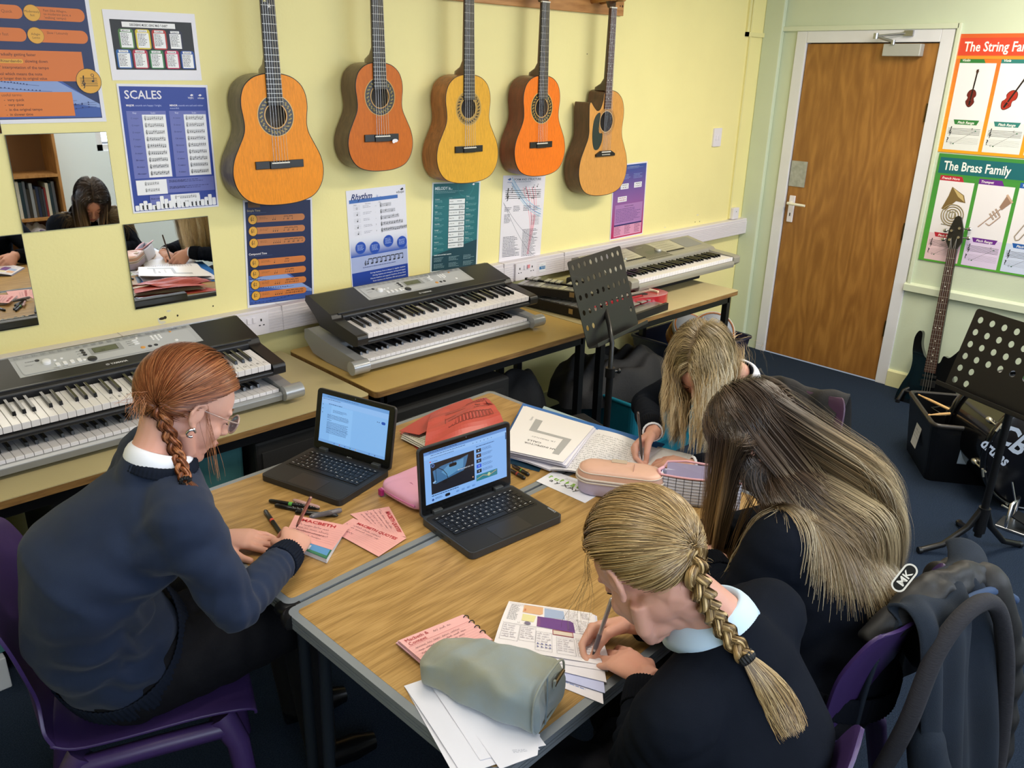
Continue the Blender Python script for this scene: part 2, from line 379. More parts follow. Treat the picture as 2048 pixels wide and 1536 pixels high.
# closer
yc0, yc1 = -.785, -.995
mb = MB(); mb.box(-.05, yc1, 1.915, .004, yc0, 1.98); mb.build('closer_body', mat('closer_grey', '#b6b8b4', .45, .3), door, bev=.004)
mb = MB(); mb.tube([(-.055, -.84, 1.99), (-.075, -.745, 2.02)], .008, 8); mb.tube([(-.075, -.745, 2.02), (-.02, -.90, 2.035)], .006, 8); mb.cyl((-.075, -.745, 2.005), (-.075, -.745, 2.035), .014, n=12); mb.cyl((-.055, -.84, 1.975), (-.055, -.84, 1.999), .011, n=12)
mb.box(-.03, -.93, 2.02, -.012, -.88, 2.05); mb.build('closer_arm', steel, door)
for z in (1.62, .95, .35):
    MB().cyl((-.006, -D0-DW-.002, z-.05), (-.006, -D0-DW-.002, z+.05), .007, n=10).build('hinge', mat('dark_brass', '#4a3d22', .4, .8), door)
# cover strips over and beside the frame, dado, skirting
mb = MB(); mb.box(-.02, -fr1-.02, frt, 0, 0, frt+.028); mb.box(-.02, -fr1-.032, .615, 0, -fr1-.01, frt+.028)
struct(mb.build('trim_2', greeng, bev=.003))
mb = MB(); mb.prism([(-.03, .612), (0, .612), (0, .662), (-.008, .662), (-.03, .652)], -fr1-.0, YF, 'Y'); struct(mb.build('trim_3', greeng, bev=.002))
mb = MB(); mb.prism([(-.018, 0), (0, 0), (0, .105), (-.01, .105), (-.018, .095)], -fr1, YF, 'Y'); struct(mb.build('baseboard_right', cream))
mb = MB(); mb.box(XL, -.018, 0, 0, 0, .1); struct(mb.build('baseboard_back', cream))
mb = MB(); mb.box(-.035, -.13, 0, 0, -.0, CEIL); struct(mb.build('trim_4', green, bev=.006))
mb = MB(); mb.box(-.24, -.014, 2.02, -.215, 0, CEIL); mb.box(-.24, -.014, 2.02, -.0, 0, 2.045); mb.box(-.2, -.012, .9, -.185, 0, CEIL); struct(mb.build('trim_5', mat('yellow_conduit', '#e9e0a0', .4)))
# trunking
TZ0, TZ1, TD = .79, .893, .052
mb = MB()
prof = [(0, TZ0), (-TD+.006, TZ0), (-TD, TZ0+.004)]
for i in range(6): z = TZ0+.016+i*.0115; prof += [(-TD, z), (-TD+.0012, z+.0015), (-TD, z+.003)]
prof += [(-TD, TZ1-.02), (-TD+.004, TZ1-.018), (-TD+.004, TZ1-.004), (-TD+.008, TZ1), (0, TZ1)]
mb.prism(prof, XL, -.03, 'X'); tr = struct(mb.build('trim_6', mat('trunking_plastic', '#dcd6dc', .4)))
for px, py in ((250, 700), (566, 640), (1128, 540), (1008, 560)):
    x = WP(px, py, -TD)[0]; MB().box(x-.001, -TD-.0012, TZ0, x+.001, -.001, TZ1+.0012).build('joint', mat('trunking_joint', '#c4bec4', .5), tr)
# ---- sockets and switches
def socket(px0, px1, py, label, n=2, name='wall_socket', stick=False):
    x0, x1 = WP(px0, py, -TD)[0], WP(px1, py, -TD)[0]; xc = (x0+x1)/2
    t = thing(name, label, 'socket', (xc, -TD, (TZ0+TZ1)/2))
    MB().prism(rrect(-.074, -.044, .074, .044, .004), -.011, 0, 'Y').build('plate', whiteplastic, t, bev=.002)
    for s in (-1, 1):
        mb = MB(); mb.box(s*.044-.005, -.0118, .01, s*.044+.001 if s < 0 else s*.044+.001, -.0105, .02)
        mb.box(s*.044-.013, -.0118, -.008, s*.044-.006, -.0105, -.004); mb.box(s*.044+.004, -.0118, -.008, s*.044+.011, -.0105, -.004)
        mb.build('pin_slots', black, t)
        MB().box(s*.012-.006, -.016, .008, s*.012+.006, -.0105, .03).build('rocker_switch', whiteplastic, t, bev=.001)
    if stick: MB().box(.004, -.0172, .012, .02, -.016, .03).build('pink_sticker', mat('pink_sticker', '#e08a92', .5), t)
    return t
socket(470, 530, 650, 'white double wall socket on the trunking near the keyboards')
bpy.data.objects['wall_socket']['label'] = 'white double wall socket on the trunking, below the orange and blue time poster'
socket(1026, 1072, 545, 'white double wall socket on the trunking, below the pale form and structure poster', stick=True)
a = WP(1078, 532, -TD); pr = Pr(.05, .045, '#e8e8ec'); pr.rect(.003, .016, .044, .016, '#2f6fa6'); pr.text(.012, .028, .012, 'TESTED', '#dfe8f0'); pr.text(.008, .011, .006, 'Appliance', '#6a7a88')
tag(frame_obj(pr.build('test_sticker'), (a[0], -TD-.001, a[2]+.012), (1, 0, 0), (0, 0, 1), (0, -1, 0)), 'small white and blue safety sticker on the trunking beside a socket', 'sticker')
t = thing('light_switch', 'white double light switch on the yellow wall near the door', 'light switch', (-.437, 0, 1.43))
MB().prism(rrect(-.043, -.055, .043, .055, .004), -.01, 0, 'Y').build('plate', whiteplastic, t, bev=.002)
for s in (-1, 1): MB().box(s*.015-.006, -.014, -.018, s*.015+.006, -.009, .012).build('rocker_switch', whiteplastic, t, bev=.001)
a = WP(1472, 420, -.02); t = thing('junction_box', 'small white junction box standing on the trunking near the corner', 'junction box', (a[0]-.01, 0, TZ1+.002))
MB().box(-.035, -.03, 0, .035, 0, .075).build('cover', whiteplastic, t, bev=.003); MB().cyl((.0, -.032, .05), (0, -.029, .05), .003, n=8).build('screw', steel, t)
# worn marks on the wall
mb = MB()
for px, py, rx, rz in ((324, 637, .012, .005), (330, 635, .006, .006), (355, 631, .0035, .004), (426, 612, .003, .003), (1390, 444, .003, .004), (1399, 443, .003, .004), (1174, 108, .003, .003)):
    a = WP(px, py); mb.lathe([(0, 0), (rx*.6, .0006), (rx, .0002)], (a[0], -.0007, a[2]), (0, -1, 0), 10, sy=rz/rx)
a = WP(337, 622); 
struct(mb.build('wall_back_holes', mat('plaster_hole', '#3a3226', .9)))
mb = MB()
for px, py, rx, rz in ((324, 645, .016, .006), (337, 622, .009, .004), (318, 640, .006, .01), (1395, 430, .014, .004), (1330, 455, .01, .003)):
    a = WP(px, py); mb.prism([(a[0]+rx*math.cos(q)*random.uniform(.7, 1.1), a[2]+rz*math.sin(q)*random.uniform(.7, 1.1)) for q in np.linspace(0, 5.8, 11)], -.0005, 0, 'Y')
struct(mb.build('wall_back_chips', mat('chipped_paint', '#dcd8c6', .8)))
# ---- peg rail
zr0, zr1 = 2.068, 2.146
railm = wood('pine_rail', '#a06a38', '#c08a50', 'X', 6, 10, .45, 1.5)
pegm = wood('pine_peg', '#a87842', '#c69458', 'Y', 8, 8, .45, 1)
t = thing('peg_rail', 'long pine guitar rail with pegs, fixed to the yellow wall', 'rail', (0, 0, 0))
x1 = WP(1247, 20, -.02)[0]
MB().box(-5.1, -.022, zr0, x1, 0, zr1).build('board', railm, t, bev=.002)
PEGS = [-3.54, -3.06, -2.60, -2.145, -1.665]
for xp in PEGS:
    for s in (-1, 1):
        mb = MB(); a = .034; mb.lathe([(0, 0), (.014, 0), (.014, .12), (.017, .125), (.017, .15), (.013, .156), (0, .156)], (xp+s*a, -.02, zr1-.022), (0, -1, .08), 14); mb.build('peg', pegm, t)
mb = MB()
for x in (x1-.03, x1-.012, -1.98, -2.05): mb.cyl((x, -.0225, zr0+.045), (x, -.0215, zr0+.045), .006 if x > x1-.02 or x < -2 else .004, n=10)
mb.build('screw_hole', mat('dark_hole', '#4a2f18', .8), t)

# ---- ceiling lamps
for x in (-1.3, -4.3):
    t = thing('ceiling_light', 'long white fluorescent ceiling fitting nearer the door' if x > -2 else 'long white fluorescent ceiling fitting farther from the door', 'light', (x, -1.9, CEIL))
    MB().box(-.78, -.1, -.05, .78, .1, 0).build('housing', whiteplastic, t, bev=.006)
    for s in (-1, 1): MB().cyl((-.74, s*.05, -.065), (.74, s*.05, -.065), .013, n=12).build('tube', mat('lamp_tube', '#fff4e0', .4, emit=4), t)
# ================================================================ POSTERS AND MIRRORS
paper = attr_mat('printed_paper', .38)
def poster(pr, px0, py0, px1, py1, label, cat='poster', wall='back', off=.002, name='poster', group=None):
    o = pr.build(name); tag(o, label, cat, group); return on_wall(o, px0, py0, px1, py1, pr.w, wall, off)
NAVY, ORG, YEL, BK, WH = '#1b2c5c', '#d8742e', '#e0a63a', '#16181c', '#ece8ee'
def clef44(p, x, y, s, c=BK):
    p.pline([(x+s*.5*math.cos(a)*(1-a*.1), y+s*.2+s*.5*math.sin(a)) for a in np.linspace(0, 5, 9)]+[(x, y-s*.7), (x+s*.3, y-s), (x-s*.05, y-s*.7), (x+s*.1, y+s*1.1), (x-s*.3, y+s)], s*.2, c)
    p.text(x+s*.7, y, s*1.0, '4', c, .02); p.text(x+s*.7, y+s*.9, s*1.0, '4', c, .02)
# --- tempo poster (top-left)
W, H = .37, .60
p = Pr(W, H, '#e6e6f0'); p.rect(.012, .012, W-.024, H-.024, NAVY)
def bluesheet(p, x0, y0, x1, y1, seed):
    r = random.Random(seed); p.poly([(x0, y1), (x1, y1), (x1, y0+(y1-y0)*.75), (x0+(x1-x0)*.55, y0)] + [(x0, y0+(y1-y0)*.1)], '#3a5aa8')
    p.poly([(x0, y0+(y1-y0)*.25), (x0+(x1-x0)*.5, y0+(y1-y0)*.03), (x1, y0+(y1-y0)*.72), (x1, y1-(y1-y0)*.2), (x0+(x1-x0)*.2, y0+(y1-y0)*.5)], '#8aa0d4')
    for k in range(7):
        y = y0+(y1-y0)*(.2+.11*k); p.pline([(x0+(x1-x0)*q, y+(y1-y0)*(.10*math.sin(q*3+k*.2)+ .16*q*q*(k<5))) for q in np.linspace(0, .97 if k > 3 else .5+.1*k, 10)], .0009, '#22356e')
        for q in np.linspace(.03, .9 if k > 3 else .4+.1*k, 16): 
            p.circ(x0+(x1-x0)*q, y+(y1-y0)*(.10*math.sin(q*3+k*.2)+.16*q*q*(k < 5))-.002*r.random(), .0022, '#1a2c66', 6)
bluesheet(p, .015, .44, W-.014, H-.015, 3)
x_ = lambda px: 0
rows = [(.282, 'Fast / Lively / Quick', 'Moderately fast', ['Fast (like Allegro,', 'to moderate pace, a', "'walking' tempo)"]), (.345, 'Moderately fast', 'Adagio / Lento', ['Slow / Leisurely'])]
for y, a, b, c in rows:
    p.rr(-.0+.014, y-.019, .16, .038, .018, ORG); p.text(.05, y+.003, .012, a, '#7a3c14')
    p.circ(.022, y, .021, YEL); p.rr(.185, y-.019, .165, .038, .018, ORG); p.circ(.2, y, .0235, '#8a5a1a'); p.circ(.2, y, .0225, YEL)
    p.text(.2, y-.001, .009, b.split(' ')[0], '#5a3c10', align='c'); p.text(.2, y+.009, .009, b.split(' ')[-1], '#5a3c10', align='c')
    for k, t in enumerate(c): p.text(.232, y-.006+.010*k, .0095, t, '#5e2c10')
p.rect(.014, .388, .31, .088, ORG)
for k, (a, b) in enumerate((('Accelerando', 'gradually getting faster'), ('Rallentando / Ritardando', 'slowing down'), ('Rubato', "a 'free' interpretation of the tempo"), ('Pause', 'a symbol which means the note'))):
    y = .404+.0185*k; wa = .0055*len(a)+.004; p.rr(.016, y-.009, wa, .012, .004, YEL); p.text(.018, y, .0105, a, '#5a3c10', .01, width=wa-.006); p.text(.018+wa+.003, y, .0115, b, '#4a1c0a', .01)
p.text(.018, .472, .0105, 'must be held for longer than its original value', '#4a1c0a', .01)
p.circ(.333, .475, .0385, BK); p.circ(.333, .475, .037, YEL); p.notes(.307, .455, .052, .045, BK, 1, 4); p.text(.34, .462, .022, 'o', BK)
p.rect(.014, .508, .262, .072, '#e07c30'); p.text(.02, .520, .011, 'Some other useful terms:', '#5a260c')
for k, (a, b) in enumerate((('Presto', 'very quick'), ('Largo', 'very slow'), ('A tempo', 'in the original tempo'), ('Ritenuto', 'in slower time'))):
    y = .534+.0142*k; p.rr(.018, y-.009, .04, .012, .003, YEL); p.text(.02, y, .010, a, '#5a3c10', .01); p.text(.08, y, .011, '-  '+b, '#4a1c0a', .012)
o = p.build('poster'); tag(o, 'large navy and orange tempo poster above the square mirror tiles', 'poster')
a = WP(213, 243); frame_obj(o, (a[0]-W, -.002, a[2]+H), (1, 0, 0), (0, 0, 1), (0, -1, 0))
# --- WAD T-SHIRT sheet
W, H = .303, .213; p = Pr(W, H, '#eceaf2'); p.rect(.018, .028, .27, .152, BK); p.rect(.055, .034, .175, .016, '#f4f4f6'); p.text(.142, .046, .0105, "DESCRIBING MUSIC USING 'MAD T-SHIRT'", BK, .02, width=.125, align='c')
cols = ['#4c7a3c', '#d8c22e', '#b8332c', '#1d1c3a', '#2060a8', '#b82c48', '#2c7a44', '#c02a58', '#1e4a9a']; ttl = ['MELODY', 'ARTICULATION', 'DYNAMICS', 'TONALITY', 'STRUCTURE', 'HARMONY', 'INSTRUMENTS', 'RHYTHM', 'TEXTURE']
for k in range(9):
    x, y = (.040+.054*k, .055) if k < 4 else (.024+.053*(k-4), .118)
    p.rr(x, y, .048, .061 if k < 4 else .058, .008, cols[k]); p.rect(x+.005, y+.011, .038, .046 if k < 4 else .044, '#f6f6f8'); p.rect(x+.009, y+.002, .03, .007, '#f6f6f8')
    p.text(x+.024, y+.0075, .0052, ttl[k], BK, .015, width=.024, align='c'); p.body(x+.007, y+.014, .03, .038, 9, '#3a3a40', .4, k)
poster(p, 203, 18, 387, 28, "white landscape sheet with nine coloured text boxes on black above the scales poster")
# --- SCALES
W, H = .31, .424; BLU = '#26409a'; LV = '#6a72b8'
p = Pr(W, H, '#e8e8f2'); p.rect(.006, .008, W-.012, H-.014, BLU); p.text(.02, .047, .038, 'SCALES', WH, .012)
for k in (0, 1): p.text(.235+.035*k, .046, .0085, ('WJEC', 'eduqas')[k], WH, .01); p.poly([(.243+.03*k, .035), (.25+.03*k, .03), (.256+.03*k, .034), (.25+.03*k, .038)], WH)
p.text(.022, .071, .0085, 'MAJOR', WH, .03); p.text(.052, .071, .0085, 'sounds are happy / bright.', '#b6c0ec', .005)
p.text(.168, .071, .0085, 'MINOR', WH, .03); p.text(.198, .071, .0085, 'sounds are sad and rather', '#b6c0ec', .005); p.text(.168, .080, .0085, 'mournful.', '#b6c0ec', .005)
for q, x in enumerate((.02, .163)):
    p.rect(x, .086, .132, .222, LV); p.text(x+.02, .095, .008, 'Key', '#dfe0f6'); p.text(x+.08, .095, .008, 'Scale', '#dfe0f6'); p.rect(x+.05, .098, .08, .208, '#f2f2f6')
    for k, nm in enumerate((['C major', 'G major', 'D major', 'F major', 'E major', 'A major', 'Bb major', 'Eb major', 'Ab major'], ['A minor', 'E minor', 'B minor', 'C# minor', 'F# minor', 'D minor', 'G minor', 'C minor', 'F minor'])[q]):
        y = .1+.0228*k; p.text(x+.012, y+.012, .0078, nm, '#33386e'); p.notes(x+.055, y, .066, .02, BK, 8, k+9*q)
p.rect(.02, .312, .28, .050, LV); p.rect(.022, .314, .105, .05, '#f2f2f6')
for k in range(2): p.notes(.05, .318+.022*k, .05, .017, BK, 5, k); p.body(.135, .318+.022*k, .15, .012, 2, '#3c4280', .4, k); p.text(.135, .324+.022*k, .0065, ('The major pentatonic', 'The minor pentatonic')[k], '#23285a', .02)
p.rect(.062, .368, .18, .042, LV); p.rect(.135, .369, .105, .04, '#f2f2f6')
for k in range(2): p.text(.066, .381+.02*k, .0072, ('Blues scale in C', 'Chromatic scale in C')[k], '#23285a', .02); p.notes(.15, .371+.019*k, .08, .017, BK, 9, 5+k)
r = random.Random(2); x = .009
for k in range(20):
    h = (.02, .028, .036, .026, .018, .03, .05, .038, .03, .032, .042, .028, .022, .03, .036, .046, .026, .034, .044, .03)[k]*.9; p.rr(x, H-.008-h, .0135, h, .003, '#f2f2f6'); 
    if k in (1, 2, 4, 6, 7, 9, 11, 13, 14, 15, 17): p.rect(x+.009, H-.008-min(h, .022)*.8, .0062, .015, '#14161c')
    x += .0146
poster(p, 232, 167, 408, 170, 'blue scales poster with white piano keys along the bottom', off=.0025)
# --- simple / compound time
W, H = .297, .42
p = Pr(W, H, '#dfe0ea'); p.rect(.008, .008, W-.016, H-.018, '#14224e'); p.rect(.02, .0, .05, .03, '#6a4a2a'); bluesheet(p, .01, .28, W-.01, H-.012, 8)
p.text(.014, .045, .011, 'Simple Time', '#b8a888', .02); p.text(.014, .212, .011, 'Compound Time', WH, .02); p.rect(.014, .05, .08, .0008, '#5a6a9a'); p.rect(.014, .217, .1, .0008, '#5a6a9a')
for k in range(7):
    y = (.075, .120, .166, .244, .287, .330, .374)[k]; x = .036
    p.rr(x, y-.014, .225, .026, .013, '#d07a3a' if k > 2 else '#c07a48'); p.circ(x, y, .0195, BK); p.circ(x, y, .0178, YEL); clef44(p, x-.005, y-.002, .008)
    p.body(x+.028, y-.007, .04, .010, 2, '#7a4a24', .3, k); n = (2, 3, 4, 1, 2, 3, 4)[k]
    for q in range(n): p.circ(x+.085+.009*q, y+.004, .0022, BK, 8); p.seg(x+.087+.009*q, y+.004, x+.087+.009*q, y-.007, .0008, BK)
    p.beams(x+.13, y-.009, .021*min(4, n)*(1 if k < 3 else .95)+.0, .015, BK, n if k < 6 else 4, 2 if k < 3 else 3)
poster(p, 485, 400, 624, 395, 'dark blue poster with seven orange bars of notes below the largest orange guitar')
# --- Rhythm
W, H = .306, .424
p = Pr(W, H, '#e6e6f2')
for k in range(24):
    f = k/23; c0 = np.array(lin('#e4e6f2')); c1 = np.array(lin('#2a55b4')); p.rect(.004, .20+k*.0035, W-.008, .0036, tuple(c0*(1-f**1.5)+c1*f**1.5))
p.rect(.004, .284, W-.008, .072, '#aab6de'); p.rect(.004, .352, W-.008, H-.356, '#1d3f9c'); p.rect(.012, .04, .25, .015, '#3f6cb8')
p.text(.02, .041, .034, 'Rhythm', '#152c6c', .02, shear=.35); p.text(.148, .04, .018, 'is ...', '#6a84c4', shear=.2); p.text(.255, .034, .015, 'eduqas', BK, .005); p.poly([(.275, .02), (.29, .012), (.295, .02), (.285, .024)], BK)
for k in range(5):
    y = .078+.027*k; p.circ(.048, y, .003, BK, 10) if k else p.ring(.048, y, .004, .001, BK); 
    if k: p.seg(.0505, y, .0505, y-.011, .001, BK)
    p.body(.078, y-.008, .045, .012, 2, '#9a9aa8', .3, k); p.text(.14, y, .008, ('—', '–', '~', '7', '7')[k], BK)
    for q in range(4): p.rect(.03, y-.011+.005*q, .035, .0004, '#8c8c98')
    p.notes(.165, y-.014, .06+.02*min(k, 4), .024, BK, (1, 2, 4, 8, 13)[k], k)
p.text(.032, .064, .006, 'Notes', '#55556a'); p.text(.09, .064, .006, 'Note name', '#55556a'); p.text(.16, .064, .006, 'Rest', '#55556a')
for k in range(4): x = .055+.073*k; y = (.246, .255, .236, .25)[k]; p.circ(x, y, .0265, '#2d5cc0'); p.circ(x, y, .024, '#1d4ab0'); p.body(x-.017, y-.013, .034, .026, 5, '#a8bce8', .4, k, .2)
p.beams(.085, .297, .19, .028, BK, 8, 2); p.body(.06, .333, .19, .006, 1, '#43508c', .4, 3); clef44(p, .075, .315, .01)
for k, t in enumerate(('Strong rhythms: from a distant 2, regular rhythms', 'Driving rhythms are energetic, driving and urgent', 'Dance rhythms are typical rhythms of any kind', 'Rock rhythms are rhythmic riffs and syncopated')): p.text(W-.02, .366+.0125*k, .0078, t, '#dfe6fa', .012, width=.19-.012*(k % 2), align='r')
poster(p, 691, 382, 812, 368, 'white and blue poster headed Rhythm, below the dark orange guitar')
# --- Melody
W, H = .292, .417
p = Pr(W, H, '#dfe6e6'); p.rect(.008, .006, W-.016, H-.016, '#1d6c74'); p.poly([(.008, .335), (.008, H-.01), (W-.008, H-.01), (W-.008, .275)], '#12404e')
p.text(.016, .034, .019, 'MELODY is...', '#dfeef0', .03); p.body(.016, .04, .18, .012, 2, '#88b4b8', .4, 1); p.ring(.2, .02, .05, .004, '#2a7c82')
p.poly([(.24, .014), (.25, .008), (.256, .014), (.248, .018)], WH); p.text(.1, .074, .006, 'Intervals', '#9cc4c6')
p.rect(.101, .076, .098, .232, '#173f48')
for k in range(9): p.rect(.102, .078+.0256*k, .096, .0225, '#e4e8ea'); p.text(.106, .091+.0256*k, .0068, ('Interval', 'Semitone', 'Tone, major 2nd', 'Major 3rd', 'perfect 4th', 'Perfect 5th', 'Major 6th', 'Major 7th', 'Perfect octave')[k], BK, .01); (p.notes(.162, .08+.0256*k, .03, .018, BK, 2, k) if k else p.rect(.15, .086, .03, .003, '#8a9aa0'))
for k in range(9): p.text(.018, .078+.028*k, .007, ('Conjunct', 'Steps', 'Leaps', 'Disjunct', 'Ascending', 'Arpeggio', 'Scalic', 'Sequence', 'Motif')[k], '#c4dcde', .02); p.body(.018, .081+.028*k, .06, .012, 2, '#6aa4aa', .4, k)
for k in range(8): p.text(.205, .07+.028*k, .007, ('Phrase', 'Riff', 'Range', 'Repetition', 'Imitation', 'Chromatic', 'Drone', 'Ostinato')[k], '#c4dcde', .02); p.body(.205, .073+.028*k, .065, .013, 2, '#6aa4aa', .4, 30+k)
p.text(.018, .335, .008, 'Useful terms and their meanings', '#dfeef0', .03)
for k in range(6): p.body(.018+.09*(k % 3), .345+.03*(k//3), .07, .022, 4, '#86a6ae', .4, 50+k)
poster(p, 864, 365, 960, 362, 'teal poster headed MELODY, below the pale yellow guitar')
# --- Form and structure
W, H = .297, .425
p = Pr(W, H, '#e6e2ea')
for k in range(5): p.pline([(.14+.012*k+.05*math.sin(q*3.0+.2*k)+.05*q*q, .06+.34*q) for q in np.linspace(0, 1, 14)], .005+.001*(k % 3), ('#e8b4c0', '#dc8ca0', '#f0ccd4', '#d88094', '#ecc0cc')[k])
for k in range(4): p.pline([(.06+.22*q, .01+.16*q+.03*math.sin(3*q)+.012*k) for q in np.linspace(0, 1, 10)], .006, ('#a8c4dc', '#c4d6e4', '#8cb0d0', '#bcd0e0')[k])
for k in range(2): p.pline([(.01+.26*q, .13+.3*math.sin(q*1.3)-(.1*q if k else 0)) for q in np.linspace(0, 1, 14)], .002, '#8c8c98')
p.poly([(.03, .02), (.05, .012), (.056, .02), (.045, .025)], '#3a66a0'); p.text(.03, .036, .011, 'eduqas', '#3a66a0'); p.text(.075, .026, .015, 'FORM AND STRUCTURE', '#4a5a6a', .015, width=.19); p.body(.08, .031, .17, .006, 1, '#7c8a98', .4, 2)
p.notes(.02, .055, .25, .075, BK, 0, 3); r = random.Random(5)
for k in range(11): x, y = .06+.2*r.random(), .05+.07*r.random(); p.circ(x, y, .0035, BK, 8); p.seg(x+.003, y, x+.004, y-.013, .001, BK); p.seg(x+.004, y-.013, x+.01, y-.009, .0015, BK)
for x, y, w, n, sd in ((.02, .155, .05, 3, 1), (.08, .15, .06, 4, 2), (.15, .15, .06, 4, 3), (.22, .155, .05, 3, 4), (.02, .19, .05, 6, 5), (.02, .30, .11, 14, 6), (.155, .27, .11, 19, 7), (.02, .36, .12, 6, 9)): p.body(x, y, w, n*.0075, n, '#5a5a66', .36, sd)
for k in range(12): p.frame(.21+.015*(k % 4), .20+.018*(k//4), .012, .013, .0007, '#6a6a78'); p.text(.213+.015*(k % 4), .21+.018*(k//4), .007, 'ABACABDCAEFA'[k], '#44444e')
poster(p, 1006, 351, 1090, 349, 'white poster with pink and blue swirls, below the bright orange guitar')
# --- Texture / tonality
W, H = .303, .42
p = Pr(W, H, '#e2deea')
for k in range(40):
    f = k/39; a, b, c = (np.array(lin(q)) for q in ('#2c4c96', '#8a5a9c', '#b8285a')); cc = a*(1-min(1, f*2))+b*min(1, f*2) if f < .5 else b*(2-2*f)+c*(2*f-1); p.rect(.008, .008+.0101*k, W-.016, .0102, tuple(cc))
p.text(.012, .03, .026, 'Tonality', WH, .04); p.text(.12, .022, .008, 'is the relationship between notes', '#c8d0ec'); p.body(.12, .025, .15, .008, 2, '#93a4d4', .35, 1)
for k in range(2): p.body(.08+.1*k, .06, .08, .03, 4, '#8a9cd0', .35, k); p.rect(.07+.12*k, .11, .07, .03, '#e8e8f0'); p.beams(.08+.12*k, .115, .05, .02, BK, 3, 2)
p.rect(.05, .18, .08, .03, '#e8e8f0'); p.beams(.056, .185, .065, .02, '#a83a4a', 3, 3)
p.rect(.03, .225, .25, .115, '#a87ab4'); p.rect(.03, .34, .25, .065, '#d898b8'); p.text(.155, .24, .007, 'Related keys and modulation', '#2a1c4a', .02, align='c'); p.body(.04, .25, .23, .08, 9, '#5a3c7c', .32, 6); p.rect(.03, .338, .25, .008, '#2a2464')
for k in range(3): p.body(.035+.09*k, .35, .06, .05, 7, '#6a2c5a', .35, 9+k)
poster(p, 1227, 330, 1297, 322, 'blue to pink graded poster partly behind the cutaway guitar')
# --- instrument family posters on the right wall
def family(title, bg, bar, insts, W, H, fade, seed):
    p = Pr(W, H, bg)
    for k in range(10): p.rect(0, H*.1*k, W, H*.101, tuple(np.array(lin(bg))*(1-.1*k)+np.array(lin(fade))*.1*k))
    p.rect(.012, .02, .52 if 'Brass' in title else W-.02, .086, bar); p.text(.036, .086, .068, title, '#f6f4ee', .018, width=.345 if 'Brass' in title else .37)
    for k, (nm, c) in enumerate(insts):
        x = .03+.205*k; h0 = .145; p.rect(x, h0, .185, .45, '#eae6ea'); p.poly([(x, h0-.028), (x, h0), (x+.13, h0), (x+.115, h0-.028)], c)
        p.text(x+.01, h0-.008, .018, nm, '#f4f2ee', .02, shear=.2); tint = {'#b82438': '#e8c8d0', '#6a2a8c': '#dccce8', '#1f5aa8': '#ccd6ee'}.get(c, '#dfe2e0')
        p.rect(x, h0+.295, .185, .155, tint); p.poly([(x+.028, h0+.29), (x+.038, h0+.315), (x+.15, h0+.315), (x+.16, h0+.29)], c); p.text(x+.094, h0+.31, .018, 'Pitch Range', '#f4f2ee', .02, align='c', shear=.2)
        p.notes(x+.01, h0+.322, .165, .058, BK, 0, k); 
        for q in range(5): p.rect(x+.01, h0+.385+.007*q, .165, .0006, BK)
        p.text(x+.01, h0+.41, .035, '?', BK, .02); p.pline([(x+.05, h0+.415), (x+.15, h0+.345)], .001, BK); p.circ(x+.05, h0+.417, .004, '#1c5c3c', 10, ry=.0032); p.circ(x+.152, h0+.345, .004, '#1c5c3c', 10, ry=.0032)
        p.text(x+.032, h0+.42, .014, ('G', 'C', 'C')[k], BK); p.text(x+.13, h0+.34, .014, ('E', 'C', 'A')[k], BK)
    return p
def violin(p, cx, cy, s, c, rot):
    ca, sa = math.cos(rot), math.sin(rot); T_ = lambda q: [(cx+ca*a*s-sa*b*s, cy+sa*a*s+ca*b*s) for a, b in q]
    out = [(.15*math.sin(t)*(1+.25*math.cos(t))*(1-.45*math.exp(-((math.cos(t)+.05)/.22)**2)), -.27*math.cos(t)) for t in np.linspace(0, 2*math.pi, 30)[:-1]]
    out = [((.17 if b > 0 else .14)/.15*a, b+.25) for a, b in out]
    p.poly(T_(out), '#2a0e08'); p.poly(T_([(a*.9, b*.95+.012) for a, b in out]), c); p.poly(T_([(-.022, -.5), (.022, -.5), (.02, .3), (-.02, .3)]), '#1a0f0c'); p.poly(T_([(-.04, -.6), (.03, -.62), (.03, -.5), (-.03, -.5)]), '#3c1a0e')
    for a in (-1, 1): p.poly(T_([(a*.06, -.55), (a*.03, -.54), (a*.03, -.56)]), '#1a0f0c'); p.poly(T_([(a*.06, .28), (a*.07, .38), (a*.055, .38)]), '#140a08')
    p.poly(T_([(-.03, .32), (.03, .32), (.02, .46), (-.02, .46)]), '#140a08')
S = family('The String Family', '#d8602c', '#d8452c', [('Violin', '#2f7a3a'), ('Viola', '#2a7a74'), ('Cello', '#2458a0')], .86, .61, '#e8a41c', 1)
S.rect(0, .11, .86, .015, '#e0902a')
violin(S, .125, .28, .17, '#6a1c14', .05); violin(S, .335, .28, .2, '#a82a1c', .45); violin(S, .54, .28, .25, '#8a3418', 0)
o = S.build('poster'); tag(o, 'orange and yellow string family poster on the pale green wall', 'poster')
a = RP(1920, 68); frame_obj(o, (-.004, a[1], a[2]), (0, -1, 0), (0, 0, 1), (-1, 0, 0))
B = family('The Brass Family', '#3c8a3c', '#15656c', [('French Horn', '#b82438'), ('Trumpet', '#6a2a8c'), ('Trombone', '#1f5aa8')], .86, .605, '#57a838', 2)
def pipe(p, pts, t, c1, c2): p.pline(pts, t, c1); p.pline([(x-t*.15, y-t*.15) for x, y in pts], t*.45, c2)
cx, cy = .125, .285
B.poly([(cx-.02, cy-.11), (cx+.05, cy-.07), (cx+.065, cy-.03), (cx+.015, cy-.035), (cx-.035, cy+.02), (cx-.055, cy+.015), (cx-.03, cy-.06)], '#7a6238'); B.poly([(cx-.015, cy-.105), (cx+.045, cy-.068), (cx+.058, cy-.035), (cx+.02, cy-.06)], '#c8b078')
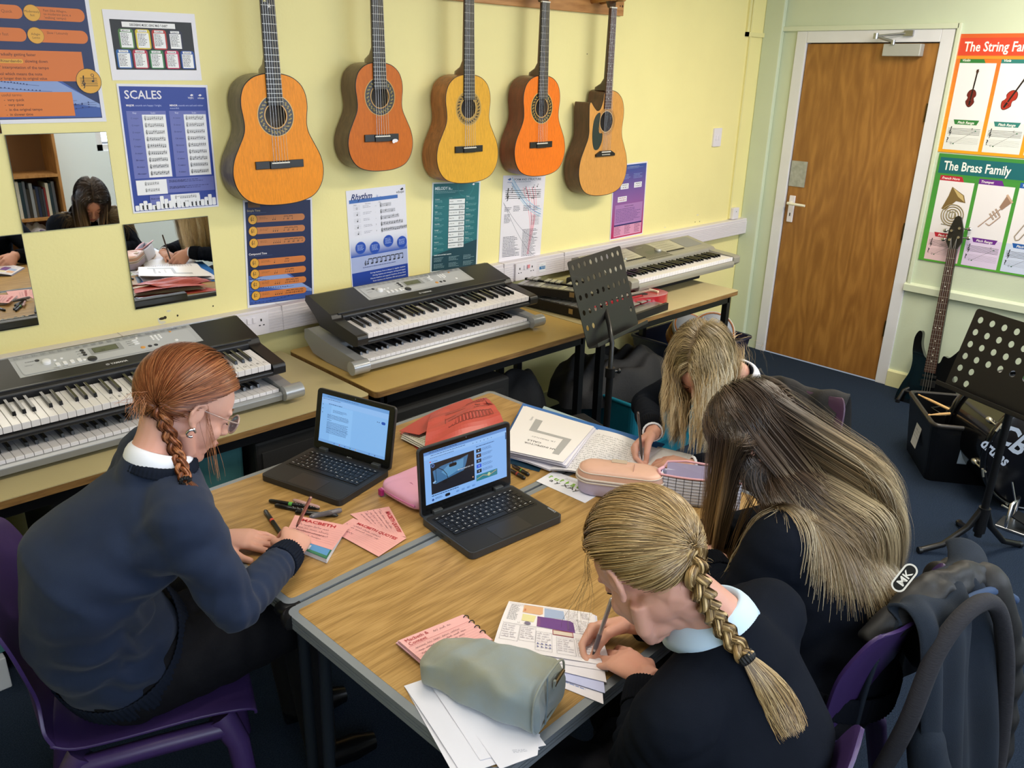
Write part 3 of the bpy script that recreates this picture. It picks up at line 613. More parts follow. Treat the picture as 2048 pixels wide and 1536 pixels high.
for r0 in (.062, .05, .036, .022): B.ring(cx+.01, cy+.045, r0, .006, '#5a4a30'); B.ring(cx+.01, cy+.044, r0-.001, .003, '#b8a880')
pipe(B, [(cx-.04, cy+.1), (cx+.085, cy+.105)], .004, '#4a4038', '#b0a890')
for k in range(4): pipe(B, [(cx-.02+.014*k, cy+.02), (cx-.02+.014*k, cy+.06)], .006, '#5a5040', '#c8c0a0')
cx, cy = .335, .29
pipe(B, [(cx-.055, cy+.085), (cx+.05, cy-.04)], .006, '#8a6a58', '#d8c0b0'); B.poly([(cx+.03, cy-.035), (cx+.055, cy-.1), (cx+.085, cy-.065), (cx+.045, cy-.02)], '#9a7a68'); B.poly([(cx+.05, cy-.1), (cx+.058, cy-.107), (cx+.092, cy-.068), (cx+.085, cy-.06)], '#c8a890')
pipe(B, [(cx-.02, cy+.06), (cx+.0, cy+.07), (cx+.045, cy+.015), (cx+.03, cy-.0)], .006, '#8a6a58', '#d8c0b0')
for k in range(3): pipe(B, [(cx-.01+.012*k, cy+.005-.014*k), (cx+.015+.012*k, cy+.035-.014*k)], .008, '#7a6050', '#d0b8a8')
cx, cy = .54, .29
pipe(B, [(cx-.06, cy+.13), (cx-.07, cy+.11), (cx+.0, cy-.03)], .006, '#6a5c50', '#c8b8a8'); pipe(B, [(cx-.06, cy+.13), (cx-.045, cy+.125), (cx+.03, cy-.01)], .006, '#6a5c50', '#c8b8a8'); B.poly([(cx+.01, cy-.03), (cx+.04, cy-.11), (cx+.08, cy-.08)], '#a89078')
o = B.build('poster'); tag(o, 'green brass family poster on the pale green wall behind the bass neck', 'poster')
a = RP(1880, 306); frame_obj(o, (-.006, a[1], a[2]), (0, -1, 0), (0, 0, 1), (-1, 0, 0))
# --- mirror tiles
mir = mat('mirror_silver', '#f4f6f8', .01, 1)
def mirror(x0, z1, w, h, label, rx=0, rz=0):
    t = thing('mirror_tile', label, 'mirror', (x0+w/2, -.001, z1-h/2), group=None, rot=(R_(rx), 0, R_(rz)))
    MB().box(-w/2, -.006, -h/2, w/2, -.0006, h/2).build('glass_edge', mat('mirror_edge', '#5a625c', .3), t)
    MB().box(-w/2+.0012, -.0066, -h/2+.0012, w/2-.0012, -.006, h/2-.0012).build('mirror_face', mir, t)
mirror(-4.368, 1.578, .298, .302, 'square mirror tile on the wall directly left of the blue scales poster', 0, 0)
mirror(-4.06, 1.27, .303, .303, 'square mirror tile on the wall directly below the blue scales poster', 0, 0)
mirror(-4.672, 1.274, .298, .303, 'square mirror tile lowest at the far left, above the near keyboards')
mirror(-4.672, 1.885, .298, .303, 'square mirror tile at the far left, just beside the tempo poster')
# ================================================================ GUITARS ON THE WALL
from mathutils.geometry import tessellate_polygon
def catmull(P, n=8, closed=False):
    P = [Vector((*p, 0)[:3]) if len(p) == 2 else Vector(p) for p in P]; N = len(P); out = []
    rng = range(N) if closed else range(N-1)
    for i in rng:
        g = (lambda k: P[k % N]) if closed else (lambda k: P[min(max(k, 0), N-1)])
        a, b, c, d = g(i-1), g(i), g(i+1), g(i+2)
        for k in range(n):
            t = k/n; out.append(.5*((2*b)+(c-a)*t+(2*a-5*b+4*c-d)*t*t+(3*b-a-3*c+d)*t**3))
    if not closed: out.append(P[-1])
    return out
def plate_with_holes(mb, outer, holes, y0, y1, mi=0, mis=None, axis='Y'):
    """flat plate in X-Z (axis Y) or X-Y (axis Z) with through holes"""
    loops = [[Vector((a, b, 0)) for a, b in outer]]+[[Vector((a, b, 0)) for a, b in h] for h in holes]
    flat = [p for l in loops for p in l]; tris = tessellate_polygon(loops)
    P = (lambda p, h: (p.x, h, p.y)) if axis == 'Y' else (lambda p, h: (p.x, p.y, h))
    for h in (y0, y1): mb.add([P(p, h) for p in flat], [tuple(t) for t in tris], mi)
    for l in loops:
        n = len(l); mb.add([P(p, y0) for p in l]+[P(p, y1) for p in l], [(i, (i+1) % n, n+(i+1) % n, n+i) for i in range(n)], mi if mis is None else mis, True)
CLASS_ = [(0, 0), (.42, .012), (.74, .055), (.93, .14), (1.0, .25), (.955, .36), (.83, .46), (.715, .545), (.675, .61), (.685, .68), (.71, .76), (.69, .84), (.60, .915), (.42, .97), (.2, .995), (0, 1.0)]
def guitar_outline(hw, h, cut=None):
    R = [(a*hw, b*h) for a, b in CLASS_]
    L = [(-a, b) for a, b in R[1:-1]][::-1]
    if cut: L = cut
    pts = catmull(R+L, 7, True); return [(p.x, p.y) for p in pts]
def make_guitar(name, label, xc, ztop, hgt, hw, L, join, top_c, side_c, neck_c, board_c, ros, yb=-.018, yfr=-.118, cut=None, steel_g=False, pick=False, hole_z=None, br_z=None, rot_x=0, bw=.19):
    zb = ztop-hgt; t = thing(name, label, 'guitar', (xc, 0, zb), group='guitars hanging on the yellow wall')
    out = guitar_outline(hw, hgt, cut)
    topm = wood('spruce_'+top_c.strip('#'), top_c, '#%02x%02x%02x' % tuple(min(255, int(int(top_c[i:i+2], 16)*1.12)+3) for i in (1, 3, 5)), 'Z', 40, 9, .42, .3, ring=.6)
    sidem = wood('side_'+side_c.strip('#'), side_c, '#%02x%02x%02x' % tuple(min(255, int(int(side_c[i:i+2], 16)*1.3)+4) for i in (1, 3, 5)), 'Z', 12, 6, .35, .8, coat=.2)
    neckm = mat('neck_'+neck_c.strip('#'), neck_c, .35, coat=.3); boardm = mat('board_'+board_c.strip('#'), board_c, .4, noise=.15, nscale=60, stretch=(1, 1, .2))
    topm.node_tree.nodes['Principled BSDF'].inputs['Specular IOR Level'].default_value = .28
    fret = mat('fret_nickel', '#8f8c84', .3, .9); bone = mat('bone_white', '#e8e4d8', .3)
    r = .042 if not steel_g else .05; hz = hole_z-zb
    hole = [(r*math.cos(a), hz+r*math.sin(a)) for a in np.linspace(0, 2*math.pi, 37)[:-1]]
    # box: sides and back
    mb = MB(); n = len(out)
    mb.add([(x, yfr, z) for x, z in out]+[(x, yb, z) for x, z in out], [(i, (i+1) % n, n+(i+1) % n, n+i) for i in range(n)], 0, True)
    mb.add([(x, yb, z) for x, z in out], [tuple(range(n))], 0); mb.add([(x*.97, yb-.004, (z-hgt/2)*.97+hgt/2) for x, z in out], [tuple(range(n))], 1)
    mb.build('body', [sidem, mat('guitar_inside', '#8e8378', .7)], t)
    mb = MB(); plate_with_holes(mb, out, [hole], yfr-.0028, yfr-.0004); mb.build('soundboard', topm, t)
    mb = MB(); e = [Vector((x, yfr-.0012, z)) for x, z in out]; mb.tube(e+[e[0]], .0022, 6, caps=False); mb.build('binding', mat('binding_'+ros[2], '#1d120c' if ros[2] == 'd' else '#5a3818', .3), t)
    # rosette
    y = yfr-.0032
    def ring_(mb, r0, r1, mi, y=y): mb.add([(q*math.cos(a), y, hz+q*math.sin(a)) for q in (r0, r1) for a in np.linspace(0, 2*math.pi, 49)[:-1]], [(k, (k+1) % 48, 48+(k+1) % 48, 48+k) for k in range(48)], mi)
    mb = MB(); rc = [mat('rosette_a'+ros[0], ros[0], .3), mat('rosette_b'+ros[1], ros[1], .3), mat('rosette_dark', '#1c140e', .3)]
    if steel_g:
        for q in (.056, .060, .066): ring_(mb, q, q+.0015, 0)
        ring_(mb, r, r+.004, 1)
    else:
        ring_(mb, r, r+.003, 1); ring_(mb, r+.004, r+.028, 2 if ros[3] else 0); ring_(mb, r+.028, r+.031, 1, y-.0001)
        for k in range(26):
            a = 2*math.pi*k/26; 
            for dd, q in ((0, .014), (.07, .019)): mb.lathe([(0, 0), (.003, .0002)], ((r+q)*math.cos(a+dd), y-.0002, hz+(r+q)*math.sin(a+dd)), (0, -1, 0), 7, 0 if ros[3] else 2, sx=1.4)
    mb.build('rosette', rc, t)
    if not steel_g or True: MB().ball((.0-.012, yb-.006, hz-.01), (.018, .0006, .012), 14).build('paper_label', mat('label_red' if ros[2] == 'd' else 'label_cream', '#6a2820' if ros[2] == 'd' else '#c8c0a8', .6), t)
    # neck, board
    nut = hgt+L*(1-2**(-join/12)); fz = nut-L*(1-2**(-(19 if not steel_g else 20)/12)); wn, wb = (.026, .031) if not steel_g else (.0215, .027)
    fy = yfr-.0075
    mb = MB(); mb.hexa([(-wb, fy, fz), (wb, fy, fz), (wb, yfr-.0028, fz), (-wb, yfr-.0028, fz), (-wn, fy, nut), (wn, fy, nut), (wn, yfr-.0025, nut), (-wn, yfr-.0025, nut)]); fb = mb
    mb = MB(); prof = []
    for z, d, wz in ((hgt-.002, .09, wb*.95), (hgt+.012, .088, wb*.9), (hgt+.03, .05, wb*.9), (hgt+.055, .026, wb*.92), (nut-.02, .02, wn*.98), (nut, .02, wn)):
        prof.append([(wz*math.cos(a), yfr-.002+d*math.sin(a), z) for a in np.linspace(0, math.pi, 9)])
    V = [p for q in prof for p in q]; mb.add(V, [(i*9+k, i*9+k+1, (i+1)*9+k+1, (i+1)*9+k) for i in range(len(prof)-1) for k in range(8)], 0, True); mb.add(prof[0], [tuple(range(9))]); mb.build('neck', neckm, t)
    mb = fb
    for k in range(1, 19 if not steel_g else 21):
        z = nut-L*(1-2**(-k/12)); ww = wn+(wb-wn)*(nut-z)/(nut-fz); mb.box(-ww, fy-.0012, z-.0011, ww, fy, z+.0011, 1)
    mb.build('fretboard', [boardm, fret], t)
    MB().box(-wn, fy-.004, nut, wn, yfr, nut+.005).build('nut', bone, t)
    # headstock leaning back to the pegs
    mb = MB(); hp = [(-wn*.95, 0), (wn*.95, 0), (.033, .04), (.036, .17), (.022, .185), (0, .178), (-.022, .185), (-.036, .17), (-.033, .04)]
    mb.M = Matrix.Translation((0, yfr-.001, nut+.005)) @ Matrix.Rotation(R_(-13), 4, 'X'); 
    if steel_g: mb.prism(hp, 0, .016, 'Y')
    else:
        sl = [[(s*.0155+.0065*math.cos(a), .05+(.03 if math.sin(a) > 0 else 0)*3.0+.0065*math.sin(a)) for a in np.linspace(0, 2*math.pi, 17)[:-1]] for s in (-1, 1)]; plate_with_holes(mb, hp, sl, 0, .018)
    mb.build('headstock', neckm, t)
    for s in (-1, 1):
        for k in range(3):
            mb = MB(); mb.M = Matrix.Translation((0, yfr+.01, nut+.005)) @ Matrix.Rotation(R_(-13), 4, 'X'); z = .055+.045*k; mb.cyl((s*.034, 0, z), (s*.05, 0, z), .003, n=8); mb.ball((s*.056, 0, z), (.009, .004, .007), 10); mb.build('tuning_peg', bone if not steel_g else chrome, t)
    # bridge
    bz = br_z-zb; mb = MB(); hb = bw/2
    if steel_g: mb.prism([(-hb, bz-.016), (hb, bz-.016), (hb, bz-.004), (hb*.55, bz+.012), (-hb*.55, bz+.012), (-hb, bz-.004)], yfr-.012, yfr-.002, 'Y')
    else: mb.box(-hb, yfr-.009, bz-.014, -hb*.42, yfr-.002, bz+.014); mb.box(hb*.42, yfr-.009, bz-.014, hb, yfr-.002, bz+.014); mb.box(-hb*.42, yfr-.013, bz-.015, hb*.42, yfr-.002, bz+.013)
    mb.build('bridge', mat('bridge_black', '#141110', .3), t, bev=.0015)
    MB().box(-.036, yfr-.0155, bz+.004, .036, yfr-.012, bz+.0085).build('saddle', bone, t)
    if steel_g:
        for k in range(6): MB().ball((-.028+.0112*k, yfr-.0135, bz-.007), .0034, 10).build('bridge_pin', bone, t)
    # strings
    strm = mat('string_silver', '#b8b8bc', .25, .9); strn = mat('string_nylon', '#cfc6b4', .3)
    for k in range(6):
        f = (k-2.5)/2.5; MB().tube([(f*.029, yfr-.0155, bz+.006), (f*wn*.8, fy-.0035, nut+.002)], .0009 if k < 3 else .0007, 5).build('string', strm if k < 3 or steel_g else strn, t)
    if pick: MB().prism([(p.x, p.y) for p in catmull([(-.052, hz+.04), (-.058, hz-.03), (-.05, hz-.055), (-.028, hz-.058), (-.03, hz-.1), (-.055, hz-.135), (-.088, hz-.13), (-.105, hz-.07), (-.1, hz+.0), (-.08, hz+.035)], 6, True)], yfr-.0042, yfr-.003, 'Y').build('pickguard', mat('pickguard_dark', '#23302c', .25), t)
    return t
g1 = make_guitar('guitar', 'large glossy orange classical guitar nearest the mirrors, above the dark blue poster', -3.512, 1.767, .462, .184, .652, 12, '#dc861a', '#5c5348', '#7a6a5a', '#1e1c1b', ('#9a8438', '#d8b060', 'd', True), hole_z=1.623, br_z=1.452, bw=.195)
pr = Pr(.06, .06, None)
for cx, cy, c in ((.012, .02, '#e8e09a'), (.035, .012, '#c83a44'), (.028, .038, '#e8e4e0')):
    pr.poly([(cx+(.009 if k % 2 == 0 else .004)*math.sin(k*math.pi/5), cy-(.009 if k % 2 == 0 else .004)*math.cos(k*math.pi/5)) for k in range(10)], c)
o = pr.build('star_stickers', g1); o.matrix_local = Matrix(((1, 0, 0, -.024), (0, 0, -1, -.1262), (0, 1, 0, .72), (0, 0, 0, 1)))
g2 = make_guitar('guitar', 'small dark orange classical guitar above the Rhythm poster, second from the mirrors', -3.052, 1.813, .413, .157, .59, 12, '#b96114', '#55402f', '#6a5440', '#221d1a', ('#8a7a30', '#c8a050', 'd', True), hole_z=1.687, br_z=1.530, bw=.165)
pr = Pr(.04, .02, None); pr.circ(.02, .01, .014, '#f2eef4', ry=.007); pr.circ(.013, .013, .007, '#f2eef4')
o = pr.build('bird_sticker', g2); o.matrix_local = Matrix(((1, 0, 0, .04), (0, 0, -1, -.1318), (0, 1, 0, .127), (0, 0, 0, 1)))
g3 = make_guitar('guitar', 'pale yellow classical guitar above the teal MELODY poster', -2.587, 1.774, .456, .179, .62, 12, '#d19c2e', '#8a5226', '#6a4024', '#241e1b', ('#a8843a', '#c8a458', 'l', False), hole_z=1.637, br_z=1.465, bw=.16)
g4 = make_guitar('guitar', 'bright orange classical guitar with red brown sides above the white swirl poster', -2.130, 1.775, .457, .172, .62, 12, '#de7014', '#5e2a1a', '#4c2c1e', '#26221f', ('#a88c40', '#d8b868', 'd', True), hole_z=1.633, br_z=1.465, bw=.15)
hw5, h5 = .192, .525
Lc = [(-a*hw5, b*h5) for a, b in CLASS_[1:9]]+[(-.132, .36), (-.135, .41), (-.136, .455), (-.126, .468), (-.105, .448), (-.078, .428), (-.052, .435), (-.034, .475), (-.028, .512)]
Lc = Lc[::-1]
g5 = make_guitar('guitar', 'natural acoustic guitar with a cutaway and dark pickguard, closest to the door', -1.652, 1.711, h5, hw5, .683, 14, '#c48c46', '#4a2c1e', '#3c2418', '#4a2c22', ('#6a4a28', '#c8a878', 'd', False), cut=Lc, steel_g=True, pick=True, hole_z=1.559, br_z=1.403, bw=.15)
for k, z in enumerate((3, 5, 7, 9, 12, 12.01, 15, 17)):
    nut = h5+.683*(1-2**(-14/12)); zz = nut-.683*(1-2**(-(int(z)-.5)/12)); xx = 0 if int(z) != 12 else (-.012, .012)[k-4]
    MB().cyl((xx, -.1256, zz), (xx, -.1268, zz), .0028, n=10).build('inlay_dot', mat('bone_white', '#e8e4d8', .3), g5)
# ================================================================ WALL DESKS AND KEYBOARDS
deskm = mat('desk_laminate', '#b9ab80', .45, noise=.03, nscale=6, bump=.1, bscale=60); deskm2 = mat('desk_laminate_yellow', '#b99a58', .42, noise=.04, nscale=5, bump=.1, bscale=60)
edgem = wood('desk_edge_wood', '#6a4a26', '#94703e', 'X', 10, 12, .5, 1)
def desk(label, x0, x1, yf, ybk, top, edge, z=.72, lipw=.016, legs=True):
    t = thing('wall_desk', label, 'desk', ((x0+x1)/2, (yf+ybk)/2, 0), group='desks along the yellow wall'); w_, d = (x1-x0)/2, (ybk-yf)/2
    mb = MB(); mb.prism(rrect(-w_, -d, w_, d, .018, 4), z-.003, z, 'Z'); mb.build('tabletop', top, t)
    mb = MB(); mb.prism(rrect(-w_, -d, w_, d, .018, 4), z-.024, z-.003, 'Z'); mb.build('edge', edge, t)
    fr = MB(); s = .016; a, b = w_-.05, d-.04
    for y in (-b, b): fr.box(-a, y-s, z-.064, a, y+s, z-.024)
    for x in (-a, a): fr.box(x-s, -b, z-.064, x+s, b, z-.024)
    fr.build('frame', blackmetal, t)
    for x in (-a, a):
        for y in (-b, b): MB().box(x-s, y-s, 0, x+s, y+s, z-.024).build('leg', blackmetal, t, bev=.002)
    return t
desk('long cream wall desk under the near pair of keyboards, beside the mirrors', -5.25, -3.548, -.708, -.08, deskm, edgem)
desk('yellowish wall desk holding the middle pair of keyboards', -3.535, -2.36, -.722, -.12, deskm2, edgem, z=.728)
desk('wall desk closest to the door, holding the silver keyboard and red ukulele', -2.345, -1.215, -.745, -.13, deskm, edgem, z=.724)
MB_W = None
wkey = mat('white_key', '#e4e0e2', .25); bkey = mat('black_key', '#0e0e10', .22)
def key_meshes():
    W = .0235; mb = MB(); g = .0006
    mb.box(-W/2+g, 0, -.02, W/2-g, .145, 0); ow = mb.build('white_key', wkey, bev=.0008)
    mb = MB(); V = [(-.0055, .0, -.01), (.0055, .0, -.01), (.0055, .095, -.01), (-.0055, .095, -.01), (-.0045, .007, .011), (.0045, .007, .011), (.0045, .095, .0115), (-.0045, .095, .0115)]; mb.hexa(V); ob = mb.build('black_key', bkey, bev=.0012)
    a, b = ow.data, ob.data; bpy.data.objects.remove(ow); bpy.data.objects.remove(ob); return a, b
KW, KB = key_meshes()
def keys(t, x0, y0, z, M=None, letters=None, pitch=.0235, lab_h=.011):
    M = M or Matrix.Identity(4)
    for i in range(36):
        for nm, me, dx, dy, dz, cond in (('white_key', KW, 0, 0, 0, True), ('black_key', KB, pitch/2, .05, .001, i % 7 in (0, 1, 3, 4, 5) and i < 35)):
            if not cond: continue
            o = bpy.data.objects.new(nm, me); COL.objects.link(o); o.parent = t
            o.matrix_local = M @ Matrix.Translation((x0+pitch*(i+.5)+dx+(0 if nm == 'white_key' else (-.0018, .0018, 0, -.002, 0, .002)[(0, 1, 2, 3, 4, 5)[i % 7 if i % 7 < 6 else 5]]), y0+dy, z+dz)) @ Matrix.Diagonal((pitch/.0235, 1, 1, 1))
            b = o.modifiers.new('bevel', 'BEVEL'); b.width = .0009; b.segments = 2
            if nm == 'white_key' and letters and letters.get(i):
                pr = Pr(.02, .02, None); pr.text(.01, .014, .016, letters[i], '#3a3436', .0, align='c'); q = pr.build('marker_letter', o); q.location = (-.01, .034, .0002)
def panel(t, M, w, h, kind='psr', dark=False):
    """printed control panel with its knobs; u along the keyboard, v down to the keys"""
    g = '#b4b6ba' if not dark else '#8e9196'
    pr = Pr(w, h, None); pr.poly([(0, 0), (-.0, h), (w, h), (w, 0)][::1], g); pr.poly([(.0, 0), (0, .02), (w, .02), (w, 0)], '#a2a4a8')
    for k in range(22): pr.body(.012+w/22*k*.97, .004, w/22*.7, .013, 4, '#7c7e84', .45, k)
    pr.rr(.012, .026, w-.03, h-.034, .01, '#bcbec2' if not dark else '#989ba0')
    pr.rr(w*.385, .028, w*.18, .044, .003, '#9a9ca0'); pr.rect(w*.405, .033, w*.135, .03, '#4c5040'); pr.rect(w*.41, .036, w*.125, .024, '#5e6450')
    pr.text(w*.415, .05, .012, '?', '#2c3028'); pr.body(w*.45, .05, .012, .008, 3, '#2c3028'); 
    pr.text(w*.06, .044, .006, 'STANDBY', '#33343a', .02); pr.body(w*.05, .058, .03, .008, 2, '#6a6c72', .3, 4); pr.text(w*.17, h-.012, .006, 'SONG  /  STYLE', '#55565c')
    for k in range(3): pr.body(w*.32, .036+.014*k, .02, .003, 1, '#55565c', .6, k); pr.body(w*.595, .034+.012*k, .022, .003, 1, '#55565c', .6, k+5)
    pr.text(w*.88, .014, .008, 'PSR-E', '#44507a', .02)
    o = pr.build('control_panel', t, mat_=attr_mat('panel_print', .35)); o.matrix_local = M
    def b(nm, u, v, r, c, hgt=.003, rect=None):
        mb = MB()
        if rect: mb.prism(rrect(u-rect[0]/2, -v-rect[1]/2, u+rect[0]/2, -v+rect[1]/2, rect[1]*.3 if rect[1] < rect[0] else rect[0]*.3, 3), 0, hgt, 'Z')
        else: mb.lathe([(r, 0), (r, hgt*.8), (r*.85, hgt), (0, hgt)], (u, -v, 0), (0, 0, 1), 18)
        q = mb.build(nm, c, t); q.matrix_local = M
    W_ = mat('button_white', '#eeeef2', .35); D_ = mat('button_dark', '#2c2d33', .35); O_ = mat('button_orange', '#d89a4a', .4)
    b('power_button', w*.12, .042, .0065, D_); b('volume_dial', w*.155, .064, .0125, W_, .011); b('button', w*.20, .058, .0045, W_); b('button', w*.235, .056, .0045, W_)
    for k in range(4): b('button', w*(.20+.037*k), h-.029-.0, 0, W_, .004, (.011, .018))
    for k in range(3): b('round_button', w*.355, .034+.014*k, .0065, D_)
    b('button', w*.335, h-.027, .005, W_); b('jog_wheel', w*.375, h-.023, .014, D_, .005)
    pr = Pr(.05, .05, None); pr.ring(.025, .025, .02, .005, g); q = pr.build('wheel_ring', t, mat_=attr_mat('panel_print', .35)); q.matrix_local = M @ Matrix.Translation((w*.375-.025, -h+.023+.025, 0))
    for k in range(3): b('button', w*.645, .035+.0115*k, 0, W_, .003, (.016, .005))
    b('button', w*.665, .024, .004, W_); b('orange_button', w*.66, h-.03, .0075, O_); b('round_button', w*.70, h-.030, .0065, D_); b('round_button', w*.735, h-.03, .0065, D_)
    for i in range(3):
        for j in range(3): b('number_button', w*(.745+.023*i), .03+.0095*j, .0042, W_)
    b('number_button', w*.768, .0585, .0042, W_); b('button', w*.86, h-.034, .006, W_); b('orange_button', w*.865, .024, .004, O_)
def keyboard_black(label, xc, yf, z, tilt, letters=None, rz=0):
    t = thing('keyboard', label, 'keyboard', (xc, yf, z), group='keyboards on the wall desks', rot=(R_(tilt), 0, R_(rz)))
    bm = mat('keyboard_black_plastic', '#1b1b1e', .38, bump=.15, bscale=900, bdist=.0005); hw = .4725; k0 = -.423
    cap = [(0, .012), (.0, .036), (.006, .046), (.018, .048), (.172, .056), (.185, .073), (.345, .100), (.368, .094), (.372, .07), (.30, .03), (.26, .0), (.02, 0)]
    mb = MB()
    for a, b_ in ((-hw, k0-.004), (-k0+.004, hw)): mb.prism(cap, a, b_, 'X')
    mid = [(0.0, .010), (.002, .022), (.012, .026), (.02, .026), (.165, .03), (.17, .064), (.185, .073), (.345, .100), (.368, .094), (.372, .07), (.30, .03), (.26, .0), (.02, 0)]
    mb.prism(mid, k0-.004, -k0+.004, 'X'); mb.build('case', bm, t, bev=.0035, angle=25)
    MB().box(-hw+.03, .18, .066, hw-.03, .19, .0755).build('ridge', bm, t, bev=.002)
    keys(t, k0, .008, .050, None, letters)
    sl = math.atan2(.027, .16); M = Matrix.Translation((-.265, .345, .1004)) @ Matrix.Rotation(sl, 4, 'X')
    panel(t, M, .56, .115)
    # logo
    sl2 = math.atan2(.017, .013); pr = Pr(.09, .02, None); pr.text(.018, .0145, .0125, 'YAMAHA', '#d8d8dc', .03); pr.ring(.009, .010, .0052, .0012, '#d8d8dc', 16)
    for k in range(3): a = k*math.pi*2/3; pr.seg(.009, .010, .009+.0045*math.sin(a), .010-.0045*math.cos(a), .0012, '#d8d8dc')
    o = pr.build('lettering', t); o.matrix_local = Matrix.Translation((-.035, .219, .0795)) @ Matrix.Rotation(sl, 4, 'X')
    for x in (-.38, .38): MB().cyl((x, .06, -.008), (x, .06, .002), .012, n=12).build('rubber_foot', black, t); 
    return t
def keyboard_silver(label, xc, yf, z, rz=0, hw=.468):
    t = thing('keyboard', label, 'keyboard', (xc, yf, z), group='keyboards on the wall desks', rz=R_(rz))
    sm = mat('keyboard_silver_plastic', '#8f9194', .35, .25, noise=.03, nscale=4); sl = mat('keyboard_silver_light', '#a4a6a8', .25, .35); k0 = -.423
    cap = [(.0, .02), (-.012, .035), (-.012, .05), (.0, .06), (.17, .078), (.33, .105), (.355, .098), (.36, .06), (.30, .012), (.2, 0), (.03, 0)]
    mb = MB()
    for a, b_ in ((-hw, k0-.003), (-k0+.003, hw)): mb.prism(cap, a, b_, 'X')
    mb.prism([(.012, .018), (.008, .034), (.02, .036), (.165, .038), (.17, .078), (.33, .105), (.355, .098), (.36, .06), (.30, .012), (.2, 0), (.03, 0)], k0-.003, -k0+.003, 'X'); mb.build('case', sm, t, bev=.004, angle=25)
    mb = MB(); mb.prism([(-.006, .012), (-.012, .034), (-.004, .044), (.012, .04), (.012, .012)], k0-.002, -k0+.002, 'X'); mb.build('front_rail', sm, t, bev=.002)
    for s in (-1, 1): mb = MB(); mb.tube([(s*(-k0+.004), -.012, .038), (s*(hw+.028), -.012, .038)], .026, 16); mb.build('corner_cap', sl, t, bev=.002)
    keys(t, k0, .006, .052); return t
L1 = {17: 'C', 18: 'E', 19: 'F', 20: 'A', 24: 'F', 25: 'G', 26: 'A', 27: 'B', 28: 'C', 29: 'D', 30: 'E', 31: 'F', 32: 'G', 33: 'A', 34: 'B', 35: 'C'}
L1 = {}
for i, ch in enumerate('CEFA....F-ABCDE'): 
    if ch != '.': L1[14+i] = ch
for i, ch in enumerate('FGABC'): L1[31+i] = ch
keyboard_silver('silver keyboard stacked underneath the black one beside the red-haired girl', -4.25, -.585, .722)
keyboard_black('black keyboard with pencilled key letters, top of the stack beside the red-haired girl', -4.262, -.565, .81, 6, L1)
keyboard_silver('silver keyboard stacked underneath the black one on the middle desk', -3.03, -.545, .73)
keyboard_black('black keyboard on top of the stack on the middle desk', -2.99, -.51, .818, 6, {2: 'C', 9: 'C', 16: 'C', 23: 'C', 30: 'C', 35: 'C'}, .0)
# silver keyboard beside the corner
t = thing('keyboard', 'large silver keyboard with dark centre panel near the corner', 'keyboard', (-1.445, -.575, .79), group='keyboards on the wall desks')
s1 = mat('champagne_plastic', '#9a978c', .35, .2); s2 = mat('panel_grey_brown', '#6c6962', .4, .1); hw = .485; k0 = -.423
mb = MB(); cap = [(0, .02), (0, .052), (.012, .06), (.165, .07), (.18, .082), (.36, .118), (.40, .105), (.40, .05), (.33, .0), (.03, 0)]
for a, b_ in ((-hw, k0-.003), (-k0+.003, hw)): mb.prism(cap, a, b_, 'X')
mb.prism([(.0, .0), (-.004, .02), (.0, .034), (.02, .036), (.165, .04), (.17, .078), (.18, .082), (.36, .118), (.40, .105), (.40, .05), (.33, .0)], k0-.003, -k0+.003, 'X'); mb.build('case', s1, t, bev=.004, angle=25)
keys(t, k0, .008, .056)
sl = math.atan2(.036, .18); M = Matrix.Translation((-.45, .358, .1182)) @ Matrix.Rotation(sl, 4, 'X')
pr = Pr(.9, .18, None); pr.rr(.0, .01, .16, .12, .01, '#7a7c80'); pr.rr(.74, .01, .16, .12, .01, '#7e8084')
pr.rect(.17, .012, .17, .13, '#b4b09c'); pr.rect(.53, .012, .2, .11, '#b4b09c'); pr.poly([(.35, 0), (.34, .18), (.55, .18), (.52, .0)], '#57554f'); pr.rr(.40, .02, .06, .022, .008, '#2a2928'); pr.rr(.403, .023, .054, .016, .006, '#6a6862')
pr.rr(.405, .085, .09, .042, .003, '#4a4e46')
for k in range(4): pr.body(.18, .02+.028*k, .15, .018, 3, '#7c7868', .4, k); pr.body(.55, .02+.026*k, .16, .016, 3, '#7c7868', .4, k+5)
for k in range(61): pr.rect(.03+.0138*k, .162, .002, .009, '#d8d4c4')
o = pr.build('control_panel', t, mat_=attr_mat('panel_print', .35)); o.matrix_local = M
def btn(u, v, r, c, h_=.006, rect=None, nm='button'):
    mb = MB()
    if rect: mb.box(u-rect[0]/2, -v-rect[1]/2, 0, u+rect[0]/2, -v+rect[1]/2, h_)
    else: mb.lathe([(r, 0), (r, h_*.8), (r*.8, h_), (0, h_)], (u, -v, 0), (0, 0, 1), 16)
    q = mb.build(nm, c, t); q.matrix_local = M
btn(.515, .10, .019, mat('dial_silver', '#b8b6ac', .3, .4), .012, nm='dial'); btn(.205, .12, .011, mat('dial_silver', '#b8b6ac', .3, .4), .01, nm='dial')
for k in range(8): btn(.20+.02*k, .142, 0, black, .003, (.016, .008)); btn(.56+.02*k, .134, 0, black, .003, (.018, .007))
tag(MB().box(-1.93, -.46, .725, -1.16, -.14, .789).build('equipment_case', mat('case_black_fabric', '#1a1817', .8, bump=.3), bev=.01), 'flat black case underneath the silver keyboard by the corner', 'case')
